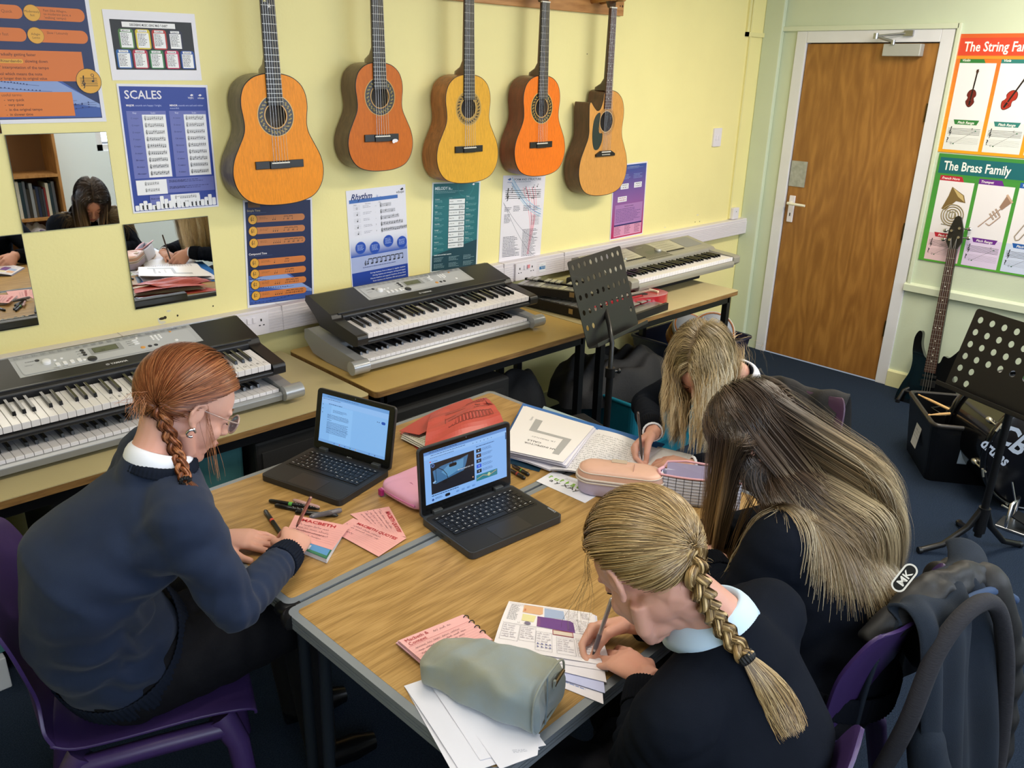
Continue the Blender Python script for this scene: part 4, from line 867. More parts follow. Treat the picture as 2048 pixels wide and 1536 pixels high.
# ---- glockenspiels
def bars(t, n, x0, dx, w0, l0, l1, z, y0, m, gap=None):
    for i in range(n):
        if gap and i in gap: continue
        l = l0+(l1-l0)*i/(n-1); x = x0+dx*i; MB().box(x-w0/2, y0-l/2, z, x+w0/2, y0+l/2, z+.006).build('metal_bar', m, t, bev=.0015)
def glock(label, loc, rz, L=.5, w1=.16, w2=.1, hgt=.045, parent_case=False):
    t = thing('glockenspiel', label, 'glockenspiel', loc, group='glockenspiels on the wall desks', rz=rz); bm = mat('glock_case', '#15120f', .5); al = mat('glock_bar', '#a9a8a2', .3, .7)
    mb = MB(); mb.prism([(-L/2, -w1/2), (L/2, -w2/2), (L/2, w2/2), (-L/2, w1/2)], 0, hgt*.45, 'Z'); mb.build('base_board', bm, t)
    for s in (-1, 1): mb = MB(); mb.hexa([(-L/2, s*w1/2-.012, 0), (L/2, s*w2/2-.012, 0), (L/2, s*w2/2+.004, 0), (-L/2, s*w1/2+.004, 0), (-L/2, s*w1/2-.012, hgt), (L/2, s*w2/2-.012, hgt), (L/2, s*w2/2+.004, hgt), (-L/2, s*w1/2+.004, hgt)]); mb.build('side_rail', bm, t)
    bars(t, 13, -L/2+.03, (L-.06)/12, .027, w1*.62, w2*.6, hgt-.008, -.012, al); bars(t, 13, -L/2+.047, (L-.06)/12, .024, w1*.4, w2*.4, hgt+.006, .045*w1/.16, al, (2, 6, 9, 12))
    for x in (-.14, .1): MB().box(x-.012, -w1/2-.002+.03*(x+.25)*.6, .012, x+.012, -w1/2+.004+.03*(x+.25)*.6, .036).build('latch', mat('latch_brass', '#b8a888', .3, .9), t)
    return t
def place_between(pa, pb, za, zb_):
    a, b = TP(*pa, za), TP(*pb, zb_); c = (a+b)/2; return tuple(c), math.atan2(b[1]-a[1], b[0]-a[0]), float(np.hypot(*(b-a)[:2]))
c, r_, L = place_between((1062, 606), (1165, 655), .729, .729)
glock('open glockenspiel case half lying on the middle desk, the lower of two', (-2.225, -.41, .7285), R_(-86), .46, .17, .12)
glock('glockenspiel resting on top of the other one behind the music stand', (-2.20, -.34, .7845), R_(-70), .42, .15, .1, .04)
glock('pale metal glockenspiel at the front desk edge beside the red ukulele', (-1.99, -.682, .7255), R_(4), .30, .11, .10, .034)
# ---- red ukulele
t = thing('ukulele', 'small glossy red ukulele lying on the desk near the corner', 'ukulele', (-1.85, -.6, .7245), rz=R_(-6))
out = [(p.x, p.y) for p in catmull([(0, -.075), (.07, -.072), (.115, -.045), (.125, 0), (.115, .045), (.07, .072), (0, .075), (-.05, .06), (-.09, .053), (-.13, .052), (-.155, .03), (-.16, 0), (-.155, -.03), (-.13, -.052), (-.09, -.053), (-.05, -.06)], 5, True)]
redm = mat('ukulele_red', '#a8202a', .2, coat=.6)
mb = MB(); mb.prism(out, 0, .058, 'Z', smooth=True); mb.build('body', redm, t, bev=.002)
mb = MB(); mb.box(-.32, -.019, .045, -.04, .019, .062); mb.build('neck', redm, t, bev=.003); MB().box(-.31, -.018, .062, -.03, .018, .066).build('fretboard', mat('uke_board', '#2a1a18', .4), t); MB().cyl((-.015, 0, .0575), (-.015, 0, .0586), .024, n=24).build('soundhole', black, t)
MB().box(.055, -.03, .058, .068, .03, .068).build('bridge', mat('bridge_cream', '#d8c8a8', .4), t, bev=.002)
for k in range(4): MB().tube([(.06, -.012+.008*k, .070), (-.32, -.012+.008*k, .069)], .0007, 5).build('string', mat('string_nylon', '#cfc6b4', .3), t)
mb = MB(); mb.box(-.38, -.028, .046, -.32, .028, .058); mb.build('headstock', redm, t, bev=.004)
# ================================================================ STUDENT TABLES
tablem = wood('oak_laminate', '#8f6d3b', '#b8935a', 'X', 11, 30, .42, 1.5, c3='#a9844c', bands=1.5)
greyedge = mat('table_edge_grey', '#8d9399', .35, .3); greydark = mat('table_edge_groove', '#46505e', .5); legm = mat('leg_dark_steel', '#2a3038', .35, .4)
TZ = .722; TA = R_(2.3)
def student_table(label, cx, cy, rz, dep=.604):
    t = thing('classroom_table', label, 'table', (cx, cy, 0), rz=rz, group='oak topped classroom tables'); w_, d = .6, dep/2
    mb = MB(); mb.prism(rrect(-w_+.018, -d+.018, w_-.018, d-.018, .012, 4), TZ-.02, TZ, 'Z'); mb.build('tabletop', tablem, t)
    mb = MB(); o = rrect(-w_, -d, w_, d, .022, 5); i = rrect(-w_+.018, -d+.018, w_-.018, d-.018, .012, 5); n = len(o)
    for z0, z1, q, m in ((TZ-.012, TZ-.0005, 0, 0), (TZ-.0145, TZ-.012, .0025, 1), (TZ-.020, TZ-.0145, 0, 0), (TZ-.0225, TZ-.020, .0025, 1), (TZ-.032, TZ-.0225, 0, 0)): mb.prism([(x*(1-q/w_), y*(1-q/d)) for x, y in o], z0, z1, 'Z', m, m)
    mb.build('edge_trim', [greyedge, greydark], t)
    for sx in (-1, 1):
        for sy in (-1, 1):
            mb = MB(); c = [(sx*(w_-.022+.024*math.cos(a)), sy*(d-.022+.024*math.sin(a)), TZ-.016) for a in np.linspace(-.25, math.pi/2+.25, 9)]
            mb.tube(c, .0165, 8); mb.build('corner_cap', black, t)
    fr = MB(); a, b, s = w_-.06, d-.05, .0125
    for y in (-b, b): fr.box(-a, y-s, TZ-.06, a, y+s, TZ-.034)
    for x in (-a, a): fr.box(x-s, -b, TZ-.06, x+s, b, TZ-.034)
    fr.build('frame', legm, t)
    for sx in (-1, 1):
        for sy in (-1, 1):
            mb = MB(); mb.tube([(sx*a, sy*b, TZ-.035), (sx*(a+.012), sy*(b+.01), .012)], .014, 12); l = mb.build('leg', legm, t); MB().cyl((sx*(a+.012), sy*(b+.01), 0), (sx*(a+.012), sy*(b+.01), .02), .017, n=12).build('rubber_foot', black, l)
    return t
yA, yB = -1.281, -1.893
ca, sa = math.cos(TA), math.sin(TA)
student_table('oak-topped classroom table farther from the camera, nearer the keyboards, holding the two laptops', -3.790, -1.282, TA)
student_table('oak-topped classroom table closest to the camera, holding the booklet and suede pencil case', -3.778, -1.906, TA, .628)
bpy.data.objects['classroom_table']['label'] = 'oak-topped classroom table nearer the keyboards, with the red folder on it'
bpy.data.objects['classroom_table.001']['label'] = 'oak-topped classroom table holding the open booklet and the suede pencil case'

# ================================================================ PURPLE SCHOOL CHAIRS
purple = mat('purple_polypropylene', '#3e2b5c', .38, noise=.05, nscale=5, bump=.08, bscale=500); purple2 = mat('maroon_polypropylene', '#4a3048', .4, bump=.08, bscale=500)
def shell(name, rows, t, m, nx=12, th=.006):
    """rows: (y, z, halfwidth, dish) from the seat's front edge to the top of the back; dish bends the sides up or forward"""
    n = len(rows); V = []
    P = catmull([(r[0], r[1], 0) for r in rows], 4); q = catmull([(r[2], r[3], 0) for r in rows], 4); N = len(P)
    for i in range(N):
        t_ = (P[min(i+1, N-1)]-P[max(i-1, 0)]).normalized(); nx_, nz_ = -t_.y, t_.x
        if nz_ < 0 and abs(t_.y) < .7: nx_, nz_ = -nx_, -nz_
        for k in range(nx+1): f = 2*k/nx-1; d = q[i].y*f*f; V.append((q[i].x*f, P[i].x+(-nx_)*0+ (t_.y)*d, P[i].y+(-t_.x)*-d*0+(-t_.x if t_.x < 0 else t_.x)*d))
    F = [(i*(nx+1)+k, i*(nx+1)+k+1, (i+1)*(nx+1)+k+1, (i+1)*(nx+1)+k) for i in range(N-1) for k in range(nx)]
    mb = MB(); mb.add(V, F, 0, True); o = mb.build(name, m, t); s = o.modifiers.new('thick', 'SOLIDIFY'); s.thickness = th; s.offset = 0
    b = o.modifiers.new('bevel', 'BEVEL'); b.width = .002; b.segments = 2; b.limit_method = 'ANGLE'; b.angle_limit = R_(50)
    return o
def school_chair(label, x, y, rz, m=purple, steel_legs=False):
    """faces local +Y; seat at 0.44"""
    t = thing('school_chair', label, 'chair', (x, y, 0), rz=rz, group='plastic classroom chairs')
    shell('seat', [(.215, .415, .19, .0), (.20, .437, .20, .004), (.1, .445, .205, .012), (-.05, .438, .205, .018), (-.15, .437, .20, .02), (-.20, .455, .195, .022)], t, m, th=.007)
    shell('backrest', [(-.20, .455, .195, .022), (-.225, .50, .19, .03), (-.235, .56, .165, .035), (-.245, .63, .185, .04), (-.262, .72, .20, .042), (-.285, .80, .19, .035), (-.293, .815, .165, .03)], t, m, th=.007)
    for sx in (-1, 1):
        mb = MB(); mb.tube([(sx*.175, .14, .425), (sx*.20, .17, .36), (sx*.225, .20, .0)], [.032, .026, .02], 10); mb.build('leg', m, t)
        mb = MB(); mb.tube([(sx*.175, -.14, .42), (sx*.20, -.2, .34), (sx*.225, -.27, .0)], [.032, .026, .02], 10); mb.build('leg', m, t)
        mb = MB(); mb.tube([(sx*.19, .15, .40), (sx*.2, 0, .41), (sx*.19, -.15, .40)], .022, 8); mb.build('side_rail', m, t)
    return t
# ================================================================ MUSIC STANDS
def music_stand(label, tray_bl, tray_br, up, base, w_=.47, h=.335, m=None, holes=None, legs=(90, 210, 330), lip=.05, pole_r=.0145, legr=.42):
    """tray from two bottom corners and its up vector; base = floor point of the pole"""
    m = m or mat('stand_black_enamel', '#121213', .35)
    a, b = np.array(tray_bl), np.array(tray_br); x = (b-a)/np.linalg.norm(b-a); u = np.array(up, float); u -= x*(u@x); u /= np.linalg.norm(u); n = np.cross(x, u)
    t = thing('music_stand', label, 'music stand', tuple(base)); bpy.context.view_layer.update()
    inv = Matrix.Translation(Vector(base)).inverted(); M = inv @ Matrix(((x[0], u[0], n[0], a[0]), (x[1], u[1], n[1], a[1]), (x[2], u[2], n[2], a[2]), (0, 0, 0, 1)))
    hs = [[(cx+.0105*math.cos(q), cy+.0115*math.sin(q)) for q in np.linspace(0, 2*math.pi, 15)[:-1]] for cx, cy in holes]
    mb = MB(); plate_with_holes(mb, rrect(0, 0, w_, h, .012, 4), hs, -.001, .001, axis='Z'); o = mb.build('desk_plate', m, t); o.matrix_local = M
    mb = MB(); mb.box(0, -.002, 0, w_, 0, lip); mb.box(0, 0, lip-.002, w_, .014, lip); o = mb.build('tray', m, t, bev=.001); o.matrix_local = M
    c = np.array(M @ Vector((w_/2, h*.35, -.012)))
    mb = MB(); mb.tube([tuple(c), (c[0]*.4, c[1]*.4, c[2]-.05), (0, 0, c[2]-.1), (0, 0, .5)], pole_r*.7, 10); mb.build('upper_pole', m, t)
    mb = MB(); mb.cyl((0, 0, .08), (0, 0, max(.55, c[2]-.12)*.86), pole_r, n=14); mb.build('pole', m, t)
    zc = max(.55, c[2]-.12)*.86
    mb = MB(); mb.cyl((0, 0, zc-.02), (0, 0, zc+.02), pole_r+.006, n=14); mb.cyl((0, 0, zc), (.035, -.01, zc), .006, n=10); mb.ball((.04, -.012, zc), (.01, .012, .012), 10); mb.build('clamp', black, t)
    for k, d in enumerate(legs):
        q = R_(d); mb = MB(); mb.tube([(.012*math.cos(q), .012*math.sin(q), .2), (.05*math.cos(q), .05*math.sin(q), .12), (legr*.6*math.cos(q), legr*.6*math.sin(q), .04), (legr*math.cos(q), legr*math.sin(q), .012)], .0125, 10); l = mb.build('leg', m, t)
        MB().cyl((legr*.97*math.cos(q), legr*.97*math.sin(q), .012), (legr*1.03*math.cos(q), legr*1.03*math.sin(q), .012), .0145, n=10).build('rubber_foot', black, l)
    mb = MB(); mb.cyl((0, 0, .1), (0, 0, .21), pole_r+.008, n=12); mb.build('hub', black, t)
    return t
# stand in front of the desks
def solve_up(bl, dx, px, py, d0):
    d = d0
    for _ in range(30): a = (AT(px, py, d)-bl)@dx; b = (AT(px, py, d+.01)-bl)@dx; d -= .01*a/(b-a)
    return AT(px, py, d)
H1 = []
for r in range(5):
    for c in range(9): H1.append((.032+.0455*c, .325-.062*r))
H1 = [p for p in H1 if not (p[1] < .06 and .07 < p[0] < .47) and not (.10 < p[0] < .36 and p[1] < .10)]
zt = .765; bl, br = TP(1176, 697, zt), TP(1270, 652, zt); 
dx = (br-bl)/np.linalg.norm(br-bl); br = bl+dx*.43
tl = solve_up(bl, dx, 1134, 524, 3.30)
music_stand('black perforated music stand standing in front of the middle wall desk', bl, br, tl-bl, (bl[0]+.10, bl[1]-.04, 0), holes=H1, h=float(np.linalg.norm(tl-bl)), w_=.43, legs=(60, 180, 300), legr=.3)
# stand beside the bass drum
bl2 = AT(1889, 770, 2.93); br2 = TP(2060, 842, bl2[2]); dx = (br2-bl2)/np.linalg.norm(br2-bl2); tl2 = solve_up(bl2, dx, 1955, 616, 2.87)
H2 = []
for r in range(6):
    for c in range(8 if r < 4 else 2): H2.append((.030+.047*c, float(np.linalg.norm(tl2-bl2))-.036-.044*r))
base2 = TP(1962, 1046, .14); music_stand('black perforated music stand in front of the bass drum', bl2, bl2+dx*.48, tl2-bl2, (base2[0], base2[1], 0), holes=[(a, b) for a, b in H2], h=float(np.linalg.norm(tl2-bl2)), legs=(np.degrees(math.atan2(*(TP(1840, 1097, .02)-base2)[[1, 0]])), np.degrees(math.atan2(*(TP(1885, 978, .02)-base2)[[1, 0]])), np.degrees(math.atan2(*(TP(2080, 1080, .02)-base2)[[1, 0]]))), legr=float(np.linalg.norm((TP(1840, 1097, .02)-base2)[:2])))

# ================================================================ BASS GUITAR ON THE RIGHT WALL
hb = RP(1912, 462, -.05); nb = RP(1903, 505, -.07); eb = RP(1862, 735, -.18)
up_ = hb-eb; up_ /= np.linalg.norm(up_); xa = np.array([0, -1.0, 0]); xa -= up_*(xa@up_); xa /= np.linalg.norm(xa); nn = np.cross(xa, up_)
org = eb
t = thing('bass_guitar', 'glossy black four-string electric bass leaning against the pale green wall', 'guitar'); frame_obj(t, org, xa, up_, nn)
blk = mat('bass_gloss_black', '#0b0b0c', .12, coat=.6); rose = mat('bass_rosewood', '#3e241c', .45, noise=.2, nscale=80, stretch=(1, .2, 1))
Lb = float((hb-eb)@up_)
out = catmull([(.035, .03), (.055, .075), (.085, .07), (.115, .10), (.135, .125), (.148, .105), (.125, .05), (.115, 0), (.125, -.06), (.16, -.13), (.175, -.21), (.15, -.29), (.09, -.335), (0, -.35), (-.09, -.335), (-.155, -.29), (-.17, -.21), (-.145, -.12), (-.115, -.05), (-.108, .02), (-.118, .09), (-.118, .16), (-.10, .20), (-.08, .19), (-.075, .13), (-.06, .085), (-.035, .05)], 5, True)
mb = MB(); mb.prism([(p.x, p.y) for p in out], -.04, 0, 'Z', smooth=True); mb.build('body', blk, t, bev=.008, angle=60)
nk = Lb-.10; mb = MB(); mb.hexa([(-.03, .0, -.02), (.03, .0, -.02), (.021, nk, -.02), (-.021, nk, -.02), (-.03, 0, .006), (.03, 0, .006), (.021, nk, .006), (-.021, nk, .006)]); mb.build('neck', mat('bass_neck', '#1c1412', .3), t, bev=.004)
mb = MB(); mb.hexa([(-.031, -.03, .006), (.031, -.03, .006), (.021, nk, .006), (-.021, nk, .006), (-.031, -.03, .011), (.031, -.03, .011), (.021, nk, .011), (-.021, nk, .011)])
SL = nk/(1-2**(-24/12))*1.02; ys = []
for k in range(1, 25): y = nk-SL*(1-2**(-k/12)); ys.append(y); w_ = .021+.010*(nk-y)/nk; mb.box(-w_, y-.001, .011, w_, y+.001, .0122, 1)
mb.build('fretboard', [rose, mat('fret_bright', '#b8b2a4', .3, .8)], t)
for k in (3, 5, 7, 9, 12, 15, 17, 19, 21): 
    y = (ys[k-1]+ys[k-2])/2
    for x in ((-.011, .011) if k == 12 else (0,)): MB().cyl((x, y, .011), (x, y, .0118), .0032, n=10).build('inlay_dot', mat('bone_white', '#e8e4d8', .3), t)
mb = MB(); mb.prism([(-.02, nk), (.02, nk), (.042, nk+.04), (.036, nk+.11), (.016, nk+.175), (0, nk+.185), (-.016, nk+.175), (-.036, nk+.11), (-.042, nk+.04)], -.012, .003, 'Z'); mb.build('headstock', mat('bass_head', '#1a1916', .35), t, bev=.003)
for i, (x, y) in enumerate(((-.022, nk+.05), (-.02, nk+.10), (.022, nk+.065), (.019, nk+.115))):
    mb = MB(); mb.cyl((x, y, .003), (x, y, .014), .0075, n=12); s = -1 if x < 0 else 1; mb.cyl((x, y, -.018), (x+s*.03, y, -.018), .004, n=8); mb.ball((x+s*.042, y, -.018), (.014, .011, .004), 10); mb.build('tuning_peg', chrome, t)
for k in range(4): MB().tube([((k-1.5)*.014, -.17, .016), ((k-1.5)*.0095, nk, .0135), ((-.015 if k < 2 else .015), nk+.06, .012)], .0012, 5).build('string', mat('bass_string', '#9a948a', .3, .8), t)
MB().box(-.04, -.115, 0, .04, -.075, .012).build('pickup', black, t, bev=.002); MB().box(-.038, -.06, 0, .038, -.045, .01).build('pickup', black, t, bev=.002)
MB().box(-.04, -.2, 0, .04, -.16, .014).build('bridge', mat('bridge_dark_chrome', '#4a4a4e', .3, .9), t, bev=.002)
# its low stand
t = thing('guitar_stand', 'low black A-frame stand under the electric bass', 'stand', (eb[0]-.02, eb[1], 0))
for s in (-1, 1): 
    mb = MB(); mb.tube([(0.05, s*.05, .12), (-.02, s*.11, .07), (-.05, s*.12, .012)], .011, 8); mb.tube([(-.02, s*.11, .07), (.03, s*.07, .012)], .010, 8); mb.build('arm', black, t)
    MB().cyl((-.05, s*.12, 0), (-.05, s*.12, .02), .013, n=10).build('rubber_foot', black, t)
MB().tube([(-.02, -.11, .07), (-.02, .11, .07)], .009, 8).build('crossbar', black, t)

# ================================================================ BLACK CRATE WITH CABLES
zr = .30; cA, cB, cC = TP(1812, 772, zr), TP(1868, 850, zr), TP(1945, 852, zr)
f0 = TP(1848, 925, .0)
dxr = (cB-cA)[:2]; Lx = np.linalg.norm(dxr); dxr /= Lx; dyr = np.array([-dxr[1], dxr[0]]); 
cor = cB[:2]; Lx, Ly = .44, .36; cx_, cy_ = cor-dxr*Lx/2+dyr*Ly/2
t = thing('storage_crate', 'black plastic crate of cables with two paper labels on its sides', 'crate', (cx_, cy_, 0), rz=math.atan2(dxr[1], dxr[0]))
cm = mat('crate_black', '#0e0f12', .3); hx, hy = Lx/2, Ly/2
mb = MB(); o1 = rrect(-hx*.86, -hy*.86, hx*.86, hy*.86, .03, 4); o2 = rrect(-hx, -hy, hx, hy, .035, 4); i2 = rrect(-hx+.012, -hy+.012, hx-.012, hy-.012, .03, 4); n = len(o1)
mb.add([(*p, 0) for p in o1]+[(*p, zr-.04) for p in o2]+[(*p, zr) for p in o2]+[(*p, zr) for p in i2]+[(p[0]*.85, p[1]*.85, .02) for p in i2], [(i+j*n, (i+1) % n+j*n, (i+1) % n+(j+1)*n, i+(j+1)*n) for j in range(4) for i in range(n)], 0, False)
mb.add([(*p, 0) for p in o1], [tuple(range(n))[::-1]]); mb.add([(p[0]*.85, p[1]*.85, .02) for p in i2], [tuple(range(n))]); mb.build('tub', cm, t)
mb = MB(); mb.tube([(*p, zr-.004) for p in o2]+[(*o2[0], zr-.004)], .012, 8, caps=False); mb.build('rim', mat('crate_rim', '#2a2725', .3), t)
pr = Pr(.085, .12, '#e0e0e6'); pr.scrawl(.01, .03, .07, .05, 3, '#6a6a74', .0008, 5); o = pr.build('paper_label', t)
s_ = .045; o.matrix_local = Matrix(((1, 0, 0, -.03), (0, .1, -1, -hy*.965), (0, 1, .1, .22), (0, 0, 0, 1)))
pr = Pr(.12, .09, '#a8bcd0'); pr.rect(.006, .006, .108, .078, '#b8cada'); pr.poly([(.02, .06), (.04, .03), (.11, .028), (.105, .062)], '#1f3a3c')
for k in range(12): pr.rect(.035+.011*(k % 6), .036+.012*(k//6), .007, .004, '#6ab0a0')
o = pr.build('picture_label', t); o.matrix_local = Matrix(((0, .1, 1, hx*.975), (1, 0, 0, -.04), (0, 1, -.1, .20), (0, 0, 0, 1)))
ctr = Vector((cx_, cy_, 0)); RZ = Matrix.Rotation(math.atan2(dxr[1], dxr[0]), 4, 'Z')
for k in range(7):
    r = random.Random(k); mb = MB(); c0 = Vector((r.uniform(-.1, .1), r.uniform(-.08, .08), zr-.05+.006*k)); rr_ = r.uniform(.05, .08)
    mb.tube([c0+Vector((rr_*math.cos(a)*(1+.08*math.sin(3*a)), rr_*.8*math.sin(a), .008*math.sin(2*a+k))) for a in np.linspace(0, 11.5, 40)], .0035, 6)
    if k < 3: e = c0+Vector((rr_, .03, .012)); mb.cyl(e, e+Vector((.03, .02, .02)), .007, n=10, mi=1)
    o = tag(mb.build('cable', [mat('cable_black', '#0a0a0b', .35), chrome]), 'coiled black audio cable in the black crate', 'cable', 'coiled cables in the black crate'); o.matrix_world = Matrix.Translation(ctr) @ RZ
stick = wood('drumstick_wood', '#b88a52', '#dcb880', 'X', 8, 8, .4, .8)
for (a, b, lab) in (((1836, 789), (1905, 822), 'pale drumstick lying across the black crate, its tip nearest the bass guitar'), ((1856, 830), (1925, 826), 'pale drumstick lying along the front rim of the black crate')):
    p0, p1 = TP(*a, zr+.025), TP(*b, zr+.02); d = (p1-p0)/np.linalg.norm(p1-p0); p1 = p0+d*.38
    L_ = .38; mb = MB(); mb.lathe([(0, 0), (.004, .002), (.005, .008), (.003, .016), (.007, .07), (.0075, L_-.01), (.005, L_), (0, L_)], (0, 0, 0), (1, 0, 0), 12); o = tag(mb.build('drumstick', stick), lab, 'drumstick', 'drumsticks in the black crate'); o.location = p0; o.rotation_euler = Vector(d).to_track_quat('X', 'Z').to_euler()

# ================================================================ BASS DRUM
c0 = TP(2098, 915, .27); t = thing('bass_drum', 'black bass drum with white lettering on its head, behind the music stand', 'drum')
ax = np.array([-.70, -.72, 0.]); ax /= np.linalg.norm(ax); xx = np.cross((0, 0, 1), ax); frame_obj(t, (c0[0], c0[1], .275), xx, (0, 0, 1), ax)
sm_ = mat('drum_shell_black', '#0b0b0d', .15, coat=.5)
MB().lathe([(.262, -.36), (.262, -.02)], (0, 0, 0), (0, 0, 1), 48).build('shell', sm_, t)
MB().lathe([(0, -.012), (.255, -.012), (.262, -.02)], (0, 0, 0), (0, 0, 1), 48).build('drum_head', mat('drum_head_black', '#0c0c10', .25), t)
for z in (-.03, -.36): MB().lathe([(.262, z-.012), (.276, z-.012), (.279, z), (.276, z+.022), (.266, z+.022), (.262, z-.012)], (0, 0, 0), (0, 0, 1), 48).build('hoop', sm_, t)
for k in range(8):
    a = k*math.pi/4+.3; mb = MB(); c, s = math.cos(a), math.sin(a)
    mb.cyl((c*.272, s*.272, -.1), (c*.272, s*.272, .004), .004, n=8); mb.ball((c*.268, s*.268, -.1), (.014, .014, .02), 10); mb.cyl((c*.285-s*.02, s*.285+c*.02, .004), (c*.285+s*.02, s*.285-c*.02, .004), .005, n=8); mb.build('tension_rod', mat('drum_hardware', '#c8c4b4', .3, .8), t)
pr = Pr(.3, .3, None); pr.text(.03, .12, .12, 'CB', '#b4bcc8', .03); pr.text(.01, .19, .065, 'drums', '#b4bcc8', .03)
o = pr.build('lettering', t); o.matrix_local = Matrix.Translation((-.20, .20, -.010)) @ Matrix.Rotation(R_(-38), 4, 'Z')
t2 = thing('drum_pedal', 'black kick drum pedal and rods at the foot of the bass drum', 'pedal', tuple(TP(2048, 1062, 0)))
MB().box(-.06, -.1, 0, .06, .1, .012).build('base_plate', steel, t2, bev=.003); MB().tube([(-.05, .06, .01), (-.05, .06, .12), (.05, .06, .12), (.05, .06, .01)], .008, 8).build('frame', chrome, t2); MB().hexa([(-.04, -.1, .014), (.04, -.1, .014), (.04, .05, .06), (-.04, .05, .06), (-.04, -.1, .02), (.04, -.1, .02), (.04, .05, .066), (-.04, .05, .066)]).build('footboard', black, t2)
MB().tube([(0, .06, .12), (.0, .09, .2)], .004, 8).build('beater_rod', chrome, t2)

# ================================================================ UNDER AND BESIDE THE DESKS
tealm = mat('teal_tub', '#17697e', .35, noise=.05, nscale=6)
def tub(label, x0, x1, y0, y1, z0, z1, m, name='storage_tub', lid=None, panel_=True, rz=0):
    t = thing(name, label, 'storage tub', ((x0+x1)/2, (y0+y1)/2, z0), rz=rz); hx, hy, h = (x1-x0)/2, (y1-y0)/2, z1-z0
    mb = MB(); o1 = rrect(-hx*.9, -hy*.9, hx*.9, hy*.9, .03, 4); o2 = rrect(-hx, -hy, hx, hy, .03, 4); n = len(o1)
    mb.add([(*p, 0) for p in o1]+[(*p, h) for p in o2]+[(p[0]*.96, p[1]*.96, h) for p in o2]+[(p[0]*.86, p[1]*.86, .012) for p in o2], [(i+j*n, (i+1) % n+j*n, (i+1) % n+(j+1)*n, i+(j+1)*n) for j in range(3) for i in range(n)])
    mb.add([(*p, 0) for p in o1], [tuple(range(n))[::-1]]); mb.add([(p[0]*.86, p[1]*.86, .012) for p in o2], [tuple(range(n))]); mb.build('tub', m, t)
    mb = MB(); mb.tube([(*p, h-.006) for p in o2]+[(*o2[0], h-.006)], .009, 8, caps=False); mb.build('rim', m, t)
    if panel_: MB().prism(rrect(-hx*.6, h*.3, hx*.6, h*.8, .02, 4), -hy*.99-.004, -hy*.93, 'Y').build('raised_panel', m, t, bev=.003)
    if lid: mb = MB(); mb.prism(rrect(-hx-.008, -hy-.008, hx+.008, hy+.008, .03, 4), h, h+.025, 'Z'); mb.build('lid', lid, t, bev=.005)
    return t
tub('large teal storage tub on the carpet behind the music stand', -2.21, -1.62, -.86, -.46, 0, .36, tealm)
# black cloth heap on the teal tub
def heap(name, label, cat, cx, cy, z0, rx, ry, h, m, seed, n=48, fold=1.0, rz=0, parent=None):
    r = np.random.default_rng(seed); ph = r.uniform(0, 6.28, 8); V = []; F = []
    for i in range(n+1):
        for j in range(n+1):
            u, v = 2*i/n-1, 2*j/n-1; q = max(abs(u), abs(v)); rr_ = math.hypot(u, v); k = (q/rr_ if rr_ > 1e-6 else 1); u2, v2 = u*k, v*k; q2 = min(1, math.hypot(u2, v2))
            z = h*(1-q2**4)**.5*(.82+.18*math.sin(2.1*u2+ph[0])*math.cos(1.8*v2+ph[1])) + fold*(.013*math.sin(9*u2+4*v2+ph[2]+2*math.sin(3*v2+ph[3]))+.009*math.sin(15*v2-5*u2+ph[4]+1.5*math.sin(5*u2)))*(1-q2**6)
            w_ = 1+.05*math.sin(5*math.atan2(v2, u2)+ph[5])+.03*math.sin(9*math.atan2(v2, u2)+ph[6]); V.append((u2*rx*w_, v2*ry*w_, max(0, z)))
    F = [(i*(n+1)+j, (i+1)*(n+1)+j, (i+1)*(n+1)+j+1, i*(n+1)+j+1) for i in range(n) for j in range(n)]
    mb = MB(); mb.add(V, F, 0, True); o = mb.build(name, m, parent)
    o.location = (cx, cy, z0); o.rotation_euler = (0, 0, rz); return tag(o, label, cat) if label else o
clothm = mat('black_cloth', '#17171a', .8, bump=.4, bscale=120, noise=.25, nscale=7)
heap('cloth_cover', 'crumpled black cloth covers heaped over the teal tub under the desks', 'cloth', -1.98, -.52, .30, .38, .22, .20, clothm, 3, fold=1.6)
heap('gig_bag', 'black soft instrument bag standing on the floor under the middle desk', 'bag', -2.60, -.40, 0, .24, .22, .60, clothm, 5)
t = thing('amplifier', 'black amplifier under the middle wall desk beside the music stand', 'amplifier', (-2.74, -.90, 0), rz=R_(-14))
tcl = mat('amp_tolex', '#131314', .7, bump=.3, bscale=800)
MB().box(-.20, -.12, 0, .20, .14, .40).build('cabinet', tcl, t, bev=.012); MB().box(-.17, -.126, .03, .17, -.12, .30).build('speaker_cloth', mat('amp_cloth', '#1e1e20', .9, bump=.5, bscale=900), t); MB().tube([(-.08, 0, .40), (-.07, 0, .425), (.07, 0, .425), (.08, 0, .40)], .01, 8).build('handle', black, t)
pr = Pr(.16, .03, None); pr.text(.0, .022, .02, 'LANEY', '#3c3c42', .02); 
t = thing('speaker_cabinet', 'wide dark speaker cabinet under the middle wall desk, in shadow', 'speaker', (-3.16, -.5, 0)); MB().box(-.30, -.2, 0, .30, .2, .62).build('cabinet', tcl, t, bev=.01); MB().box(-.27, -.206, .04, .27, -.2, .58).build('speaker_cloth', MATS['amp_cloth'], t)
tealc = mat('teal_dull_plastic', '#3f7277', .45)
tub('dull teal tub under the cream desk beside the braid of the red-haired girl', -4.20, -3.985, -.62, -.25, 0, .655, tealc, panel_=False)
tub('dull teal tub under the cream desk behind the back of the red-haired girl', -4.98, -4.655, -.48, -.16, .115, .645, tealc, panel_=False)
